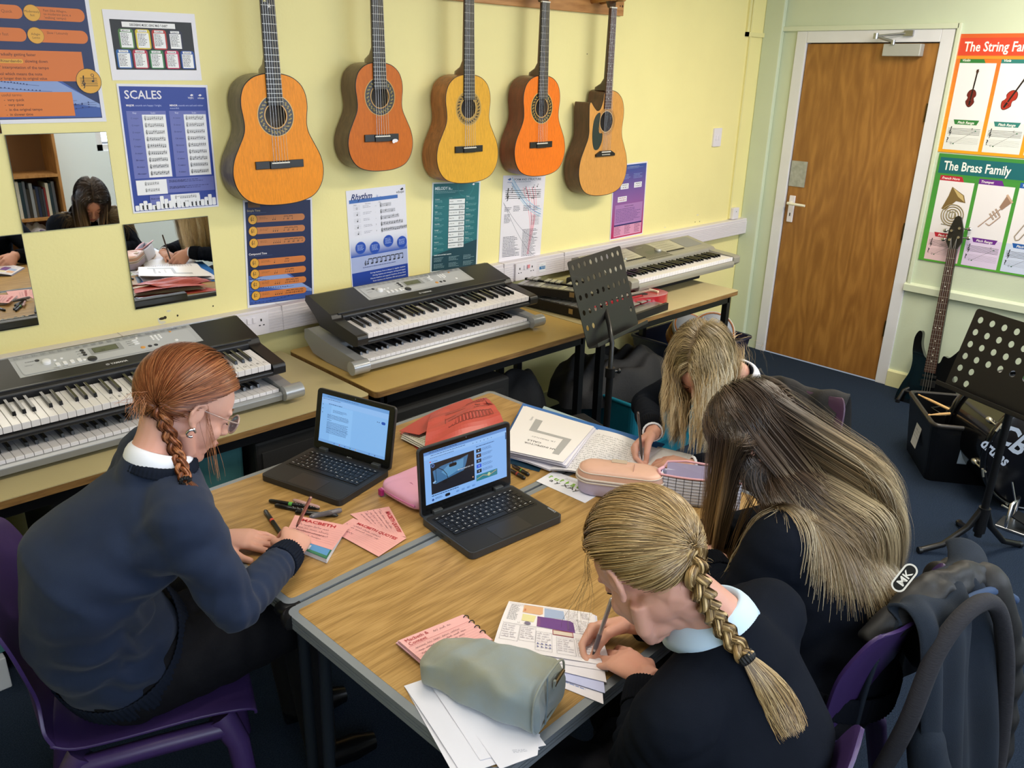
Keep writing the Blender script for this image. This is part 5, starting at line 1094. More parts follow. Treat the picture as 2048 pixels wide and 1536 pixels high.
t = thing('speaker_cabinet', 'dark speaker cabinet under the cream wall desk, in shadow', 'speaker', (-3.80, -.46, 0)); MB().box(-.17, -.2, 0, .17, .2, .64).build('cabinet', tcl, t, bev=.01); MB().box(-.15, -.206, .04, .15, -.2, .60).build('speaker_cloth', MATS['amp_cloth'], t)
tag(MB().box(-4.57, -.60, 0, -4.23, -.22, .63).build('flight_case', tcl, bev=.01), 'plain black flight case between the two dull teal tubs under the cream desk', 'case')
# boxes at the far left on the floor
t = thing('storage_box', 'white box with black capital letters on the floor behind the purple chair', 'box', (-4.945, -.37, 0)); MB().box(-.2, -.12, 0, .2, .20, .11).build('carton', mat('white_carton', '#c8ccd4', .6), t, bev=.004)
pr = Pr(.3, .12, None); pr.text(.06, .09, .06, 'HANDLE', '#20242c', .02); o = pr.build('lettering', t); o.matrix_local = Matrix(((1, 0, 0, -.17), (0, 0, -1, -.121), (0, 1, 0, .12), (0, 0, 0, 1)))
# tubs of drums by the corner
tub('green storage tub underneath the navy one in the corner', -1.24, -.82, -.56, -.16, 0, .15, mat('green_tub', '#1e5a34', .4), panel_=False)
navyt = mat('navy_tub', '#141c36', .35)
t = tub('navy storage tub of hand drums standing on the green tub in the corner', -1.29, -.75, -.60, -.10, .152, .34, navyt, panel_=False)
dw = wood('drum_wood', '#8a4e22', '#b87438', 'Z', 5, 6, .35, 1); skin = mat('drum_skin', '#8e9298', .5)
def tambour(lab, loc, ax, r, h):
    t = thing('hand_drum', lab, 'drum', group='hand drums in the navy tub'); a = Vector(ax).normalized(); t.location = loc; t.rotation_euler = a.to_track_quat('Z', 'Y').to_euler()
    MB().lathe([(r, -h/2), (r, h/2), (r-.008, h/2), (r-.008, -h/2), (r, -h/2)], n=36).build('wooden_shell', dw, t); MB().lathe([(0, h/2-.004), (r-.004, h/2-.002), (r+.002, h/2-.01)], n=36).build('skin', skin, t); MB().lathe([(r+.001, h/2-.03), (r+.005, h/2-.03), (r+.005, h/2-.002), (r+.001, h/2-.002)], n=36).build('hoop', mat('hoop_cream', '#c8c4bc', .4), t)
    for q in (0, .03): MB().lathe([(r+.0005, -.02+q), (r+.004, -.018+q), (r+.0005, -.016+q)], n=36).build('wire_ring', mat('brass_wire', '#c89038', .3, .9), t)
tambour('copper coloured hand drum lying on its side in the navy tub', ((-.97, -.45, .36)), (-.62, -.5, .25), .125, .16)
tambour('second hand drum half hidden behind the desk leg in the navy tub', ((-1.14, -.40, .38)), (-.2, -.6, .8), .11, .12)
dl = TP(1447, 722, .27)+np.array([.0, -.03, 0]); t = thing('snare_drum', 'cream-headed drum with lettering standing on the carpet beside the tubs', 'drum', (dl[0], dl[1], 0))
MB().lathe([(.118, 0), (.136, .24)], n=40).build('shell', mat('drum_metal', '#8f8a80', .4, .6), t); MB().lathe([(0, .27), (.128, .27), (.139, .262), (.139, .225), (.13, .225)], n=40).build('hoop', black, t); MB().lathe([(0, .272), (.122, .272), (.126, .27)], n=40).build('drum_head', mat('drum_head_cream', '#c9c3b2', .5), t)
pr = Pr(.14, .06, None); pr.text(0, .045, .045, 'ASPR', '#3c3c3a', .0, rot=.0); o = pr.build('lettering', t); o.matrix_local = Matrix.Translation((-.05, .05, .2725)) @ Matrix.Rotation(R_(-60), 4, 'Z')
for k in range(6):
    a = k*math.pi/3+.2; mb = MB(); mb.cyl((.141*math.cos(a), .141*math.sin(a), .13), (.143*math.cos(a), .143*math.sin(a), .25), .004, n=6); mb.box(.136*math.cos(a)-.008, .136*math.sin(a)-.008, .13, .136*math.cos(a)+.008, .136*math.sin(a)+.008, .16); mb.build('lug', black, t)
# ================================================================ SEEN ONLY IN THE MIRRORS: BOOKSHELF
pine = wood('shelf_pine', '#9a6a38', '#bd8a52', 'Z', 6, 8, .5, 1.2)
t = thing('bookshelf', 'tall pine bookshelf of books and folders reflected in the upper mirror tile', 'bookshelf', (-3.52, -4.22, 0))
for x in (-.42, .40): MB().box(x, -.15, 0, x+.02, .15, 1.45).build('side_panel', pine, t)
for z in (.02, .34, .64, .96, 1.43): MB().box(-.40, -.15, z, .40, .15, z+.02).build('shelf', pine, t)
MB().box(-.42, -.155, 0, .42, -.15, 1.45).build('back_panel', mat('shelf_back', '#7a5430', .7), t)
bc = ['#20242c', '#3a3f4a', '#7a1f24', '#c8c4b8', '#18303c', '#5a5f6a', '#26221e', '#8a8f98', '#4a4238', '#1c2a4a']
mats_b = [mat('book_cover_%d' % i, c, .5) for i, c in enumerate(bc)]; pg = mat('book_pages', '#d8d4c6', .7)
x = -.38; k = 0
while x < .36:
    r = random.Random(k); th = r.uniform(.012, .026); h = r.uniform(.20, .28); tl_ = r.choice((0, 0, 0, -8, -14)) if k > 2 else -16
    o = thing('book', 'thin book standing on the middle shelf of the bookshelf, spine outwards', 'book', (-3.52+x+th/2, -4.20, .661), group='books on the bookshelf', rot=(0, R_(-tl_*.0), 0)); m_ = mats_b[k % 10]
    MB().box(-th/2, -.09, 0, th/2, .09, h).build('cover', m_, o); MB().box(-th/2+.002, -.0905, .003, th/2-.002, -.09, h-.003).build('pages', pg, o); x += th+.002; k += 1
for k, (c, w_, dx_) in enumerate((('#9a2a50', .3, -.1), ('#3c8a4a', .32, -.06), ('#2c6a3a', .28, -.12), ('#c8a030', .30, -.05))):
    o = tag(MB().box(-w_/2, -.11, 0, w_/2, .11, .03).build('document_folder', mat('folder_'+c[1:], c, .5)), ['magenta', 'bright green', 'dark green', 'yellow'][k]+' folder in the pile on the upper shelf of the bookshelf', 'folder', 'folders on the bookshelf'); o.location = (-3.52+dx_, -4.2, 0.981+.0305*k); o.modifiers.new('bevel', 'BEVEL').width = .004
heap('carrier_bag', 'white carrier bag on the lower shelf of the bookshelf', 'bag', -3.28, -4.2, .361, .13, .12, .25, mat('bag_white', '#d0ccd8', .4, alpha=1), 4, fold=1.4)
# ================================================================ THINGS ON THE STUDENT TABLES
def page(c, w, h, z, zf=None):
    """map sheet coordinates to the table: corners in reading order TL TR BR BL as photograph pixels"""
    P = [TP(*q, z) for q in c]
    def f(x, y, t):
        u, v = x/w, y/h; p = P[0]*(1-u)*(1-v)+P[1]*u*(1-v)+P[2]*u*v+P[3]*(1-u)*v
        return (p[0], p[1], z+t+(zf(u, v) if zf else 0))
    return f
def sheet(pr, c, z, name, label, cat, zf=None, group=None, parent=None, grid=False):
    o = pr.build(name, parent, warp=page(c, pr.w, pr.h, z, zf)); 
    if label: tag(o, label, cat, group)
    return o
def grid_sheet(pr, c, nx=16, ny=16):
    """a base that can bend"""
    w, h, t = pr.w, pr.h, pr.thick; b = len(pr.v); col = lin(c)
    for k in (0, 1):
        pr.v += [(w*i/nx, h*j/ny, 1e-5-1e-5*k-t*k) for j in range(ny+1) for i in range(nx+1)]
    m = (nx+1)*(ny+1)
    for k in (0, 1):
        for j in range(ny):
            for i in range(nx): a = b+k*m+j*(nx+1)+i; pr.f.append((a, a+nx+1, a+nx+2, a+1)); pr.c.append(col)
T0 = TZ+.0008
black_key = mat('laptop_key', '#0d0d0f', .45); lapm = mat('laptop_dark_grey', '#222224', .45); lap2 = mat('laptop_slate_edge', '#33373d', .4)
def laptop(label, loc, rz, w, d, lid, lean, scr, brand, brand_at, palm='#1e1d1d', edge=None, th=.019):
    t = thing('laptop', label, 'laptop', loc, rz=rz, group='open laptops on the tables'); e = edge or lapm; pm = mat('laptop_deck_'+palm.strip('#'), palm, .5)
    MB().prism(rrect(-w/2, -d, w/2, 0, .014, 5), .0015, th, 'Z').build('base', e, t, bev=.003)
    MB().prism(rrect(-w/2+.004, -d+.004, w/2-.004, -.012, .011, 5), th, th+.0006, 'Z').build('palm_rest', pm, t)
    MB().prism(rrect(-.05, -d+.008, .05, -d+.07, .003, 3), th+.0006, th+.0010, 'Z').build('touchpad', mat('touchpad_'+palm.strip('#'), '#262424', .4), t)
    # keys
    mb = MB(); pr = Pr(w, d, None); kw, kh = (w-.036)/14, .0165; y0 = -.028; chars = ['`1234567890-=<', '>QWERTYUIOP[] ', '^ASDFGHJKL;\'# ', '^\\ZXCVBNM,./^ ']
    MB().prism(rrect(-w/2+.014, y0-kh*6-.003, w/2-.014, y0+.002, .004, 3), th+.0006, th+.0009, 'Z').build('key_bed', mat('key_bed_black', '#050506', .5), t)
    for r in range(6):
        hh = kh*.62 if r == 0 else kh; yt = y0-(0 if r == 0 else kh*.72+(r-1)*kh)
        x = -w/2+.018; c = 0
        while x < w/2-.018-kw*.5:
            ww = kw
            if r == 5: ww = kw*(1.2, 1, 1, 1, 5, 1, 1, 1, 1, 1)[min(c, 9)]
            if r == 3 and c == 0: ww = kw*1.5
            if r == 2 and c == 0: ww = kw*1.3
            if r == 4 and c == 0: ww = kw*1.25
            ww = min(ww, w/2-.018-x)
            mb.prism(rrect(x+.0009, yt-hh+.0009, x+ww-.0009, yt-.0009, .0015, 2), th+.0009, th+.0024, 'Z')
            if r in (1, 2, 3, 4) and c < 13: pr.text(x+w/2+ww*.3, -yt+hh*.62, .0068, chars[r-1][c], '#d8d8d8', .01)
            elif r == 0 or (r == 5 and c != 4): pr.rect(x+w/2+ww*.3, -yt+hh*.35, ww*.35, .0018, '#c8c8c8')
            x += ww; c += 1
    mb.build('keys', black_key, t); o = pr.build('key_legends', t); o.location = (-w/2, 0, th+.0026)
    # lid
    L = Matrix.Translation((0, -.004, th*.7)) @ Matrix.Rotation(R_(90-lean)*1, 4, 'X'); lw = w
    def put(o): o.matrix_local = Matrix.Translation((0, -.002, th*.75)) @ Matrix.Rotation(R_(-lean), 4, 'X'); return o
    put(MB().prism(rrect(-lw/2, 0, lw/2, lid, .012, 5), .0, .008, 'Y').build('lid', e, t, bev=.002))
    put(MB().prism(rrect(-lw/2+.003, .006, lw/2-.003, lid-.003, .010, 5), -.0012, .0005, 'Y').build('bezel', mat('bezel_gloss', '#0a0b0d', .2), t))
    sw, sh = scr.w, scr.h; o = scr.build('screen', t, mat_=attr_mat('screen_glow', .15, emit=.95))
    o.matrix_local = Matrix.Translation((0, -.002, th*.75)) @ Matrix.Rotation(R_(-lean), 4, 'X') @ Matrix(((1, 0, 0, -sw/2), (0, 0, -1, -.0022), (0, 1, 0, lid-.014), (0, 0, 0, 1)))
    for s in (-1, 1): mb = MB(); mb.box(s*w*.34-.014, -.012, th*.6, s*w*.34+.014, .006, th+.010); mb.build('hinge', mat('hinge_grey', '#4a4d4e', .4, .4), t, bev=.002)
    b = Pr(.05, .02, None); b.text(0, .012, brand_at[3], brand, '#b8bcc0', .02); o = b.build('brand_lettering', t); 
    if brand_at[0] == 'lid': o.matrix_local = Matrix.Translation((0, -.002, th*.75)) @ Matrix.Rotation(R_(-lean), 4, 'X') @ Matrix(((1, 0, 0, brand_at[1]), (0, 0, -1, -.0016), (0, 1, 0, brand_at[2]), (0, 0, 0, 1)))
    else: o.matrix_local = Matrix.Translation((brand_at[1], brand_at[2], th+.0012)) @ Matrix.Rotation(R_(90), 4, 'Z')
    MB().cyl((0, -.004, .005), (0, -.002, .005), .001).build('indicator', mat('led_white', '#ffffff', .3, emit=1), t)
    mb = MB(); 
    for y in (-.06, -.09, -.12): mb.box(-w/2-.0004, y-.008, .007, -w/2+.002, y+.004, .012)
    mb.build('ports', black, t)
    put(MB().cyl((0, -.0016, lid-.006), (0, -.0012, lid-.006), .0015, n=10).build('webcam', mat('webcam_lens', '#5a6a80', .2), t))
    return t
# document screen
S = Pr(.244, .142, '#7fb4ea'); S.rect(0, 0, .244, .010, '#6b9ed8'); S.rect(0, .010, .244, .016, '#8fbcf0'); S.body(.02, .004, .12, .004, 1, '#4a6ea0', .4); S.body(.004, .012, .1, .004, 1, '#46689a', .4, 2); S.rect(0, .026, .244, .108, '#84b8ee'); S.rect(.038, .028, .08, .106, '#8cc0f4')
for k in range(3): S.circ(.006, .03+.012*k, .0016, '#3c5c8c', 8)
S.body(.028, .024, .05, .004, 1, '#41628f', .5, 3, .05); S.body(.045, .040, .055, .009, 3, '#38588a', .35, 4)
for k, (y, n, sd) in enumerate(((.056, 4, 5), (.072, 1, 6), (.078, 6, 7), (.097, 5, 8))): S.body(.026, y, .082 if k != 1 else .018, n*.0034, n, '#34527f', .35, sd, .1)
S.rr(.222, .036, .014, .008, .004, '#1c4fae'); S.circ(.214, .04, .0015, '#34527f', 8); S.circ(.208, .04, .0015, '#34527f', 8); S.rect(0, .134, .244, .008, '#78a8e0')
for k in range(7): S.circ(.06+.02*k+.03*(k > 4), .138, .0018, ('#2c6ac0', '#c84a3c', '#2c6ac0', '#3c8a5a', '#c8a040', '#2c6ac0', '#34527f')[k], 8)
laptop('open black laptop showing a text document, beside the red-haired girl\'s writing hand', (-3.902, -1.125, TZ), R_(-73.5), .285, .212, .186, 12, S, 'DELL', ('lid', -.012, .013, .009), th=.018)
S = Pr(.262, .142, '#86b6f2'); S.rect(0, 0, .262, .008, '#5f8ccc'); S.body(.015, .002, .09, .004, 1, '#34527f', .5, 1); S.rect(0, .008, .262, .012, '#93c0f6'); S.body(.02, .011, .16, .004, 1, '#46689a', .45, 2); S.body(.018, .018, .08, .003, 1, '#46689a', .5, 3)
S.rect(.016, .027, .004, .003, '#c83a3a'); S.text(.021, .0305, .005, 'YouTube', '#24406c'); S.rect(.018, .034, .136, .084, '#14161f')
S.poly([(.024, .055), (.05, .048), (.075, .046), (.11, .045), (.135, .04), (.128, .062), (.12, .08), (.06, .088), (.045, .09), (.03, .092)], '#3f6f9c'); S.poly([(.05, .065), (.07, .052), (.12, .046), (.118, .07), (.07, .083)], '#5a93c0'); S.rr(.074, .05, .024, .009, .004, '#0c0d12'); S.rect(.085, .042, .002, .01, '#0c0d12')
S.pline([(.04, .05), (.055, .06), (.066, .075), (.07, .09)], .0016, '#0c0d12'); S.pline([(.033, .05), (.034, .09)], .0012, '#0c0d12'); S.circ(.06, .094, .008, '#0b0c11', 14, ry=.004); S.poly([(.022, .086), (.03, .082), (.034, .085), (.026, .09)], '#8cb4dc')
S.text(.100, .076, .005, 'ON THAT RAINY DAY, THE', '#dfe8f4', .01, width=.05); S.circ(.025, .04, .005, '#5a86c8', 16); S.circ(.025, .04, .0035, '#1a2c58', 14); S.circ(.148, .108, .002, '#e0a080', 8)
S.body(.018, .121, .09, .004, 1, '#24406c', .55, 6, .1); S.circ(.021, .133, .0035, '#2a4a8c', 12); S.body(.028, .129, .022, .006, 2, '#34527f', .45, 7); S.rr(.058, .128, .016, .008, .004, '#10141c')
for k in range(4): S.rr(.092+.017*k, .129, .012, .006, .003, '#74a4e4'); S.text(.094+.017*k, .1335, .004, 'Like', '#2c4878')
S.body(.16, .026, .06, .003, 1, '#24406c', .6, 8, .05)
for k in range(5): y = .034+.0145*k; S.rect(.160, y, .016, .010, ('#1c2430', '#3a2c34', '#202838', '#2c5ad8', '#1c2028')[k]); S.circ(.168, y+.005, .002, '#b8c4d4', 8); S.body(.179, y+.001, .035, .008, 3, '#3c5c90', .35, 20+k, .2)
S.poly([(.158, .107), (.158, .124), (.228, .124), (.228, .107)], '#2c7c8c'); S.circ(.2, .115, .005, '#b0d0a0', 12); S.pline([(.16, .118), (.18, .112), (.2, .118), (.225, .11)], .0015, '#d0b078'); S.rect(.257, .012, .003, .02, '#2a4470')
for k in range(6): S.circ(.15+.012*k, .0135, .0012, '#2c4878', 6)
laptop('open black laptop playing a video of a car windscreen, standing across both tables', (-3.813, -1.538, TZ+.0005), R_(-4), .292, .212, .190, 3, S, 'Lenovo', ('deck', .130, -.19, .010), palm='#1b1a1a', edge=lap2, th=.019)
# ---- soft cases
def cushion(name, m, parent, L, W, H, ex=.35, ez=.6, n=40, noise=.003, seed=1, flat=.0, zoff=0, mis=None, M=None):
    r = np.random.default_rng(seed); ph = r.uniform(0, 6.28, 6); V = []
    sp = lambda a, e: math.copysign(abs(a)**e, a)
    for i in range(n//2+1):
        th = math.pi*i/(n//2)-math.pi/2
        for k in range(n):
            a = 2*math.pi*k/n; cz = sp(math.cos(th), ez); x, y, z = L/2*cz*sp(math.cos(a), ex), W/2*cz*sp(math.sin(a), ex), H/2*sp(math.sin(th), ez)
            d = noise*(math.sin(18*x/L+ph[0]+3*math.sin(9*y/W+ph[1]))+.7*math.sin(26*y/W+11*x/L+ph[2])); z2 = max(z, -H/2*(1-flat)); V.append((x*(1+d*2), y*(1+d*2), z2+H/2*(1-flat)+(d if z > 0 else 0)+zoff))
    F = [(i*n+k, i*n+(k+1) % n, (i+1)*n+(k+1) % n, (i+1)*n+k) for i in range(n//2) for k in range(n)]
    mb = MB(); 
    if M: mb.M = M
    mb.add(V, F, 0, True); o = mb.build(name, m, parent, sub=1); return o
suede = mat('suede_grey_blue', '#87949a', .9, mottle='#8f8f7c', nscale=9, bump=.35, bscale=900, bdist=.0008, sheen=.3, spec=.15)
t = thing('pencil_case', 'plump pale grey-blue suede pencil case lying on white papers at the table edge', 'pencil case', (-4.245, -2.095, TZ+.006), rz=R_(-72))
# local x runs along the case
mb = MB(); n = 28; V = []; N = 22
for i in range(N+1):
    u = i/N; x = -.125+.25*u; hw = .048+.016*u; hh = .030+.014*math.sin(min(1, u*1.15)*2.6)+.012*u
    if i in (0, N): hw *= .8; hh *= .82
    for k in range(n):
        a = 2*math.pi*k/n; ca_, sa_ = math.cos(a), math.sin(a); y = hw*math.copysign(abs(ca_)**.55, ca_); z = hh*math.copysign(abs(sa_)**(.7 if u < .5 else .5), sa_)
        y += .004*math.sin(7*u+2*a)+.003*math.sin(19*u+a); z = max(z, -hh*.92)+hh*.92; z += (.0035*math.sin(11*u+3*ca_*2)+.002*math.sin(27*u-5*ca_))*(1 if sa_ > 0 else 0)
        V.append((x+(.006*math.cos(a*2) if i in (0, N) else 0), y, z))
mb.add(V, [(i*n+k, i*n+(k+1) % n, (i+1)*n+(k+1) % n, (i+1)*n+k) for i in range(N) for k in range(n)], 0, True); mb.add(V[:n], [tuple(range(n))[::-1]], 0, True); mb.add(V[-n:], [tuple(range(n))], 0, True)
mb.build('body', suede, t, sub=1)
# seams
for xs, nm in ((.123, 'end_seam'),):
    mb = MB(); P = [Vector((xs, 0, 0))+Vector((0, .061*math.copysign(abs(math.cos(a))**.55, math.cos(a)), .052+.0505*math.copysign(abs(math.sin(a))**.55, math.sin(a)))) for a in np.linspace(0, 2*math.pi, 33)]; mb.tube(P, .0022, 6, caps=False); mb.build(nm, suede, t)
mb = MB(); mb.tube([(.124, -.012, .103), (.128, -.016, .06), (.127, -.018, .006)], .0016, 6); mb.build('side_seam', mat('suede_seam', '#7a868c', .9), t)
mb = MB(); mb.tube([(.127, .012, .066), (.1285, .03, .074), (.127, .05, .072)], .0034, 8); mb.build('zip', mat('zip_bronze', '#6e5c40', .4, .8), t); MB().box(.125, .010, .060, .1295, .016, .078).build('zip_end', suede, t, bev=.001)
# peach case
peach = mat('peach_leatherette', '#dcae98', .45, noise=.03, nscale=14, bump=.15, bscale=300); cream_ = mat('cream_binding', '#d4c8be', .6); lilac = mat('lilac_mesh', '#c0b4cc', .6)
t = thing('pencil_case', 'peach pencil case with rounded zip lid standing beside the open notebook', 'pencil case', (-3.452, -1.755, TZ+.003), rz=R_(-56.5))
def loop_case(L, W, r): return rrect(-L/2, -W/2, L/2, W/2, r, 8)
o = loop_case(.232, .092, .042); mb = MB(); n = len(o); lev = [(.0, .88), (.004, .97), (.03, 1.0), (.044, .99)]; mb.add([(x*k, y*k, z) for z, k in lev for x, y in o], [(i+j*n, (i+1) % n+j*n, (i+1) % n+(j+1)*n, i+(j+1)*n) for j in range(3) for i in range(n)], 0, True); mb.add([(x*.88, y*.88, 0) for x, y in o], [tuple(range(n))[::-1]]); mb.add([(x*.99, y*.99, .044) for x, y in o], [tuple(range(n))]); mb.build('lower_body', lilac, t)
lev = [(.047, 1.0), (.054, 1.0), (.066, .97), (.072, .90), (.075, .78), (.0765, .5), (.077, .01)]; mb = MB(); mb.add([(x*k, y*(k if k > .9 else k), z+.0015*math.sin(40*x)) for z, k in lev for x, y in o], [(i+j*n, (i+1) % n+j*n, (i+1) % n+(j+1)*n, i+(j+1)*n) for j in range(6) for i in range(n)], 0, True); mb.add([(x, y, .047) for x, y in o], [tuple(range(n))[::-1]]); mb.build('lid', peach, t)
for z, k, nm, m_ in ((.048, 1.02, 'zip_binding', cream_), (.0665, .975, 'lid_piping', cream_), (.040, 1.02, 'zip_binding', cream_)): mb = MB(); mb.tube([(x*k, y*k, z) for x, y in o]+[(o[0][0]*k, o[0][1]*k, z)], .0032 if nm == 'zip_binding' else .0016, 6, caps=False); mb.build(nm, m_, t)
MB().box(-.028, .018, .0765, .014, .038, .0785).build('stitched_patch', mat('patch_beige', '#c4b09a', .6), t, bev=.001); mb = MB(); mb.tube([(.035, -.045, .066), (.035, -.02, .0775), (.035, .02, .0775), (.035, .045, .066)], .001, 5); mb.build('seam', mat('peach_seam', '#bf9080', .6), t)
# grid case
gm = mat('grid_case_white', '#d6d8ea', .4, bump=.2, bscale=60); pinkz = mat('zip_pink', '#e0a8b4', .5)
t = thing('pencil_case', 'open white pencil case with black grid print and pink zip', 'pencil case', (-3.325, -1.925, TZ+.001), rz=R_(-56.5))
mb = MB(); nx, nz = 20, 9; L, D, Hh = .21, .07, .072
def gp(u, v): # front face u along, v up
    return Vector((-L/2+L*u, -D/2+.018*v**1.5-.006*math.sin(math.pi*u), Hh*v*(1-.02*math.sin(6*u))))
V = [gp(i/nx, j/nz) for j in range(nz+1) for i in range(nx+1)]; mb.add(V, [(j*(nx+1)+i, j*(nx+1)+i+1, (j+1)*(nx+1)+i+1, (j+1)*(nx+1)+i) for j in range(nz) for i in range(nx)], 0, True)
V2 = [(p.x*.97, -p.y+.006, p.z) for p in V]; mb.add(V2, [(j*(nx+1)+i+1, j*(nx+1)+i, (j+1)*(nx+1)+i, (j+1)*(nx+1)+i+1) for j in range(nz) for i in range(nx)], 0, True)
for s, i0 in ((0, 0), (1, nx)):
    a = [V[j*(nx+1)+i0] for j in range(nz+1)]; b = [V2[j*(nx+1)+i0] for j in range(nz+1)]; mb.add([tuple(p) for p in a]+[tuple(p) for p in b], [(j, j+1, nz+2+j, nz+1+j) for j in range(nz)], 0, True)
mb.add([V[0], V[nx], V2[nx], V2[0]], [(0, 1, 2, 3)]); o = mb.build('body', gm, t); s = o.modifiers.new('thick', 'SOLIDIFY'); s.thickness = .002
mb = MB()
for i in range(0, nx+1, 2): mb.tube([gp(i/nx, v)+Vector((0, -.0018, 0)) for v in np.linspace(.02, .97, 8)], .0006, 4)
for j in range(0, nz+1, 1): mb.tube([gp(u, min(.98, max(.02, j/nz)))+Vector((0, -.0018, 0)) for u in np.linspace(0, 1, 12)], .0006, 4)
for j in range(1, nz, 1): a, b = V[j*(nx+1)], Vector(V2[j*(nx+1)]); mb.tube([a+Vector((-.002, 0, 0)), b+Vector((-.002, 0, 0))], .0006, 4)
for q in (.33, .66): mb.tube([Vector(V[j*(nx+1)]).lerp(Vector(V2[j*(nx+1)]), q)+Vector((-.002, 0, 0)) for j in range(nz+1)], .0006, 4)
mb.build('grid_print', mat('grid_black', '#1c1c26', .5), t)
mb = MB(); mb.tube([gp(u, 1)+Vector((0, -.0008, .001)) for u in np.linspace(0, 1, 12)], .003, 6); mb.tube([Vector((-.1, .02, Hh+.004)), Vector((-.09, .034, Hh+.016)), Vector((-.04, .04, Hh+.02)), Vector((.1, .036, Hh+.014))], .0032, 6); mb.tube([gp(0, 1), Vector((-.112, .0, Hh+.004)), Vector((-.1, .02, Hh+.004))], .005, 6); mb.build('zip', pinkz, t)
MB().quad((-.09, .033, Hh+.016), (.1, .035, Hh+.014), (.1, .012, .045), (-.09, .012, .045)).build('lining', mat('lining_lavender', '#a8a0c0', .7), t)
MB().box(-L/2-.001, -.045, .002, -L/2+.02, -.036, .02).build('blue_tag', mat('tag_blue', '#8ac0e0', .5), t)
# pink pouch
pk = mat('pink_soft_vinyl', '#e0a4c0', .5, bump=.12, bscale=80, noise=.03, nscale=12)
t = thing('pencil_case', 'plain baby-pink pouch lying between the two laptops', 'pencil case', (-3.835, -1.405, TZ+.0), rz=R_(2))
cushion('body', pk, t, .225, .175, .046, .38, .55, noise=.0012, seed=4); mb = MB(); mb.tube([(-.075, -.082, .02), (-.06, 0, .0465), (-.07, .08, .024)], .0015, 6); mb.build('seam', mat('pink_seam', '#cf8fae', .5), t); mb = MB(); mb.tube([(-.108, -.07, .022), (-.112, 0, .022), (-.108, .07, .022)], .0028, 6); mb.build('zip', mat('pink_zip', '#d078ac', .5), t); MB().box(-.118, .058, .004, -.108, .072, .022).build('zip_pull', mat('magenta_pull', '#a8286c', .5), t, bev=.001)
# ---- red folder with papers
t = thing('document_folder', 'salmon red card folder stuffed with papers behind the laptops', 'folder', (0, 0, 0)); MAG = '#9c3458'
pr = Pr(.32, .23, None, thick=.001); grid_sheet(pr, '#b8483f'); sheet(pr, [(800, 866), (940, 796), (1008, 856), (845, 908)], TZ+.002, 'back_panel', None, None, parent=t)
for k in range(3): pr = Pr(.3, .21, None, thick=.0006); grid_sheet(pr, '#dcd8cc'); pr.scrawl(.01, .02, .1, .15, 8, '#8a9a3c', .002, k); sheet(pr, [(803-k, 868+4*k), (930, 808), (1000, 848), (850+2*k, 893+5*k)], TZ+.008+.004*(2-k), 'loose_papers', None, None, lambda u, v: .004*math.sin(2*u), parent=t)
pr = Pr(.32, .23, None, thick=.001); grid_sheet(pr, '#b84a40'); sheet(pr, [(798, 862), (935, 797), (978, 822), (838, 872)], TZ+.026, 'rear_flap', None, None, lambda u, v: .010*math.sin(math.pi*u)+.004*v, parent=t)
pr = Pr(.32, .21, None, thick=.001); grid_sheet(pr, '#bb4d43', 24, 16)
for k in range(8): pr.poly([(.20+.014*k, 0), (.2+.014*k, .06-.003*k), (.32, .09-.006*k), (.32, 0)], tuple(np.array(lin('#bb4d43'))*(1-k/9)+np.array(lin(MAG))*k/9))
K = '#2a1618'
pr.frame(.08, .045, .215, .075, .0018, K); pr.rect(.08, .067, .14, .0016, K); pr.rect(.08, .09, .14, .0016, K); pr.frame(.222, .03, .074, .06, .0018, K); pr.text(.235, .05, .013, 'SUBJECT', K); pr.text(.23, .07, .012, 'Paper', K, .02); pr.text(.23, .084, .012, 'Signature', K); pr.text(.085, .06, .009, 'Name', K)
for k in range(13): pr.frame(.095+.0155*k, .112, .0125, .03, .0016, K)
sheet(pr, [(862, 830), (972, 796), (1012, 846), (846, 905)], TZ+.030, 'front_flap', None, None, lambda u, v: .026*math.sin(math.pi*min(1, v*.9+.02))*(1-.3*(2*u-1)**2)-.024*v**3+.004*math.sin(9*u+5*v)+.002*math.sin(23*v+4*u), parent=t)
# ---- blue notebook, white script, written page
t = thing('exercise_book', 'open blue-covered exercise book with a densely handwritten page under the blonde girl\'s hands', 'book', (0, 0, 0))
pr = Pr(.42, .3, None, thick=.002); grid_sheet(pr, '#2a6cb8'); sheet(pr, [(1046, 806), (1330, 888), (1243, 965), (990, 912)], TZ+.002, 'cover', None, None, parent=t)
pr = Pr(.21, .3, None, thick=.001); grid_sheet(pr, '#1e3c50'); sheet(pr, [(1040, 818), (1140, 845), (1078, 944), (984, 917)], TZ+.0008, 'back_board', None, None, parent=t)
pr = Pr(.21, .3, None, thick=.004); grid_sheet(pr, '#e8e6f0'); sheet(pr, [(1060, 812), (1196, 860), (1100, 940), (1000, 905)], TZ+.012, 'blank_page', None, None, lambda u, v: -.006*(1-u)+.004*math.sin(math.pi*u), parent=t)
pr = Pr(.21, .3, None, thick=.004); grid_sheet(pr, '#e9e6ea')
pr.scrawl(.012, .03, .19, .26, 19, '#4a4c58', .0008, 7, 0, .30, .12)
sheet(pr, [(1196, 860), (1322, 895), (1238, 956), (1100, 940)], TZ+.012, 'written_page', None, None, lambda u, v: .008*math.sin(math.pi*min(1, u*1.3+.1))-.006*u, parent=t)
t = thing('script_papers', 'thick white printed script with a large grey angular logo, left of the handwritten page', 'papers', (0, 0, 0))
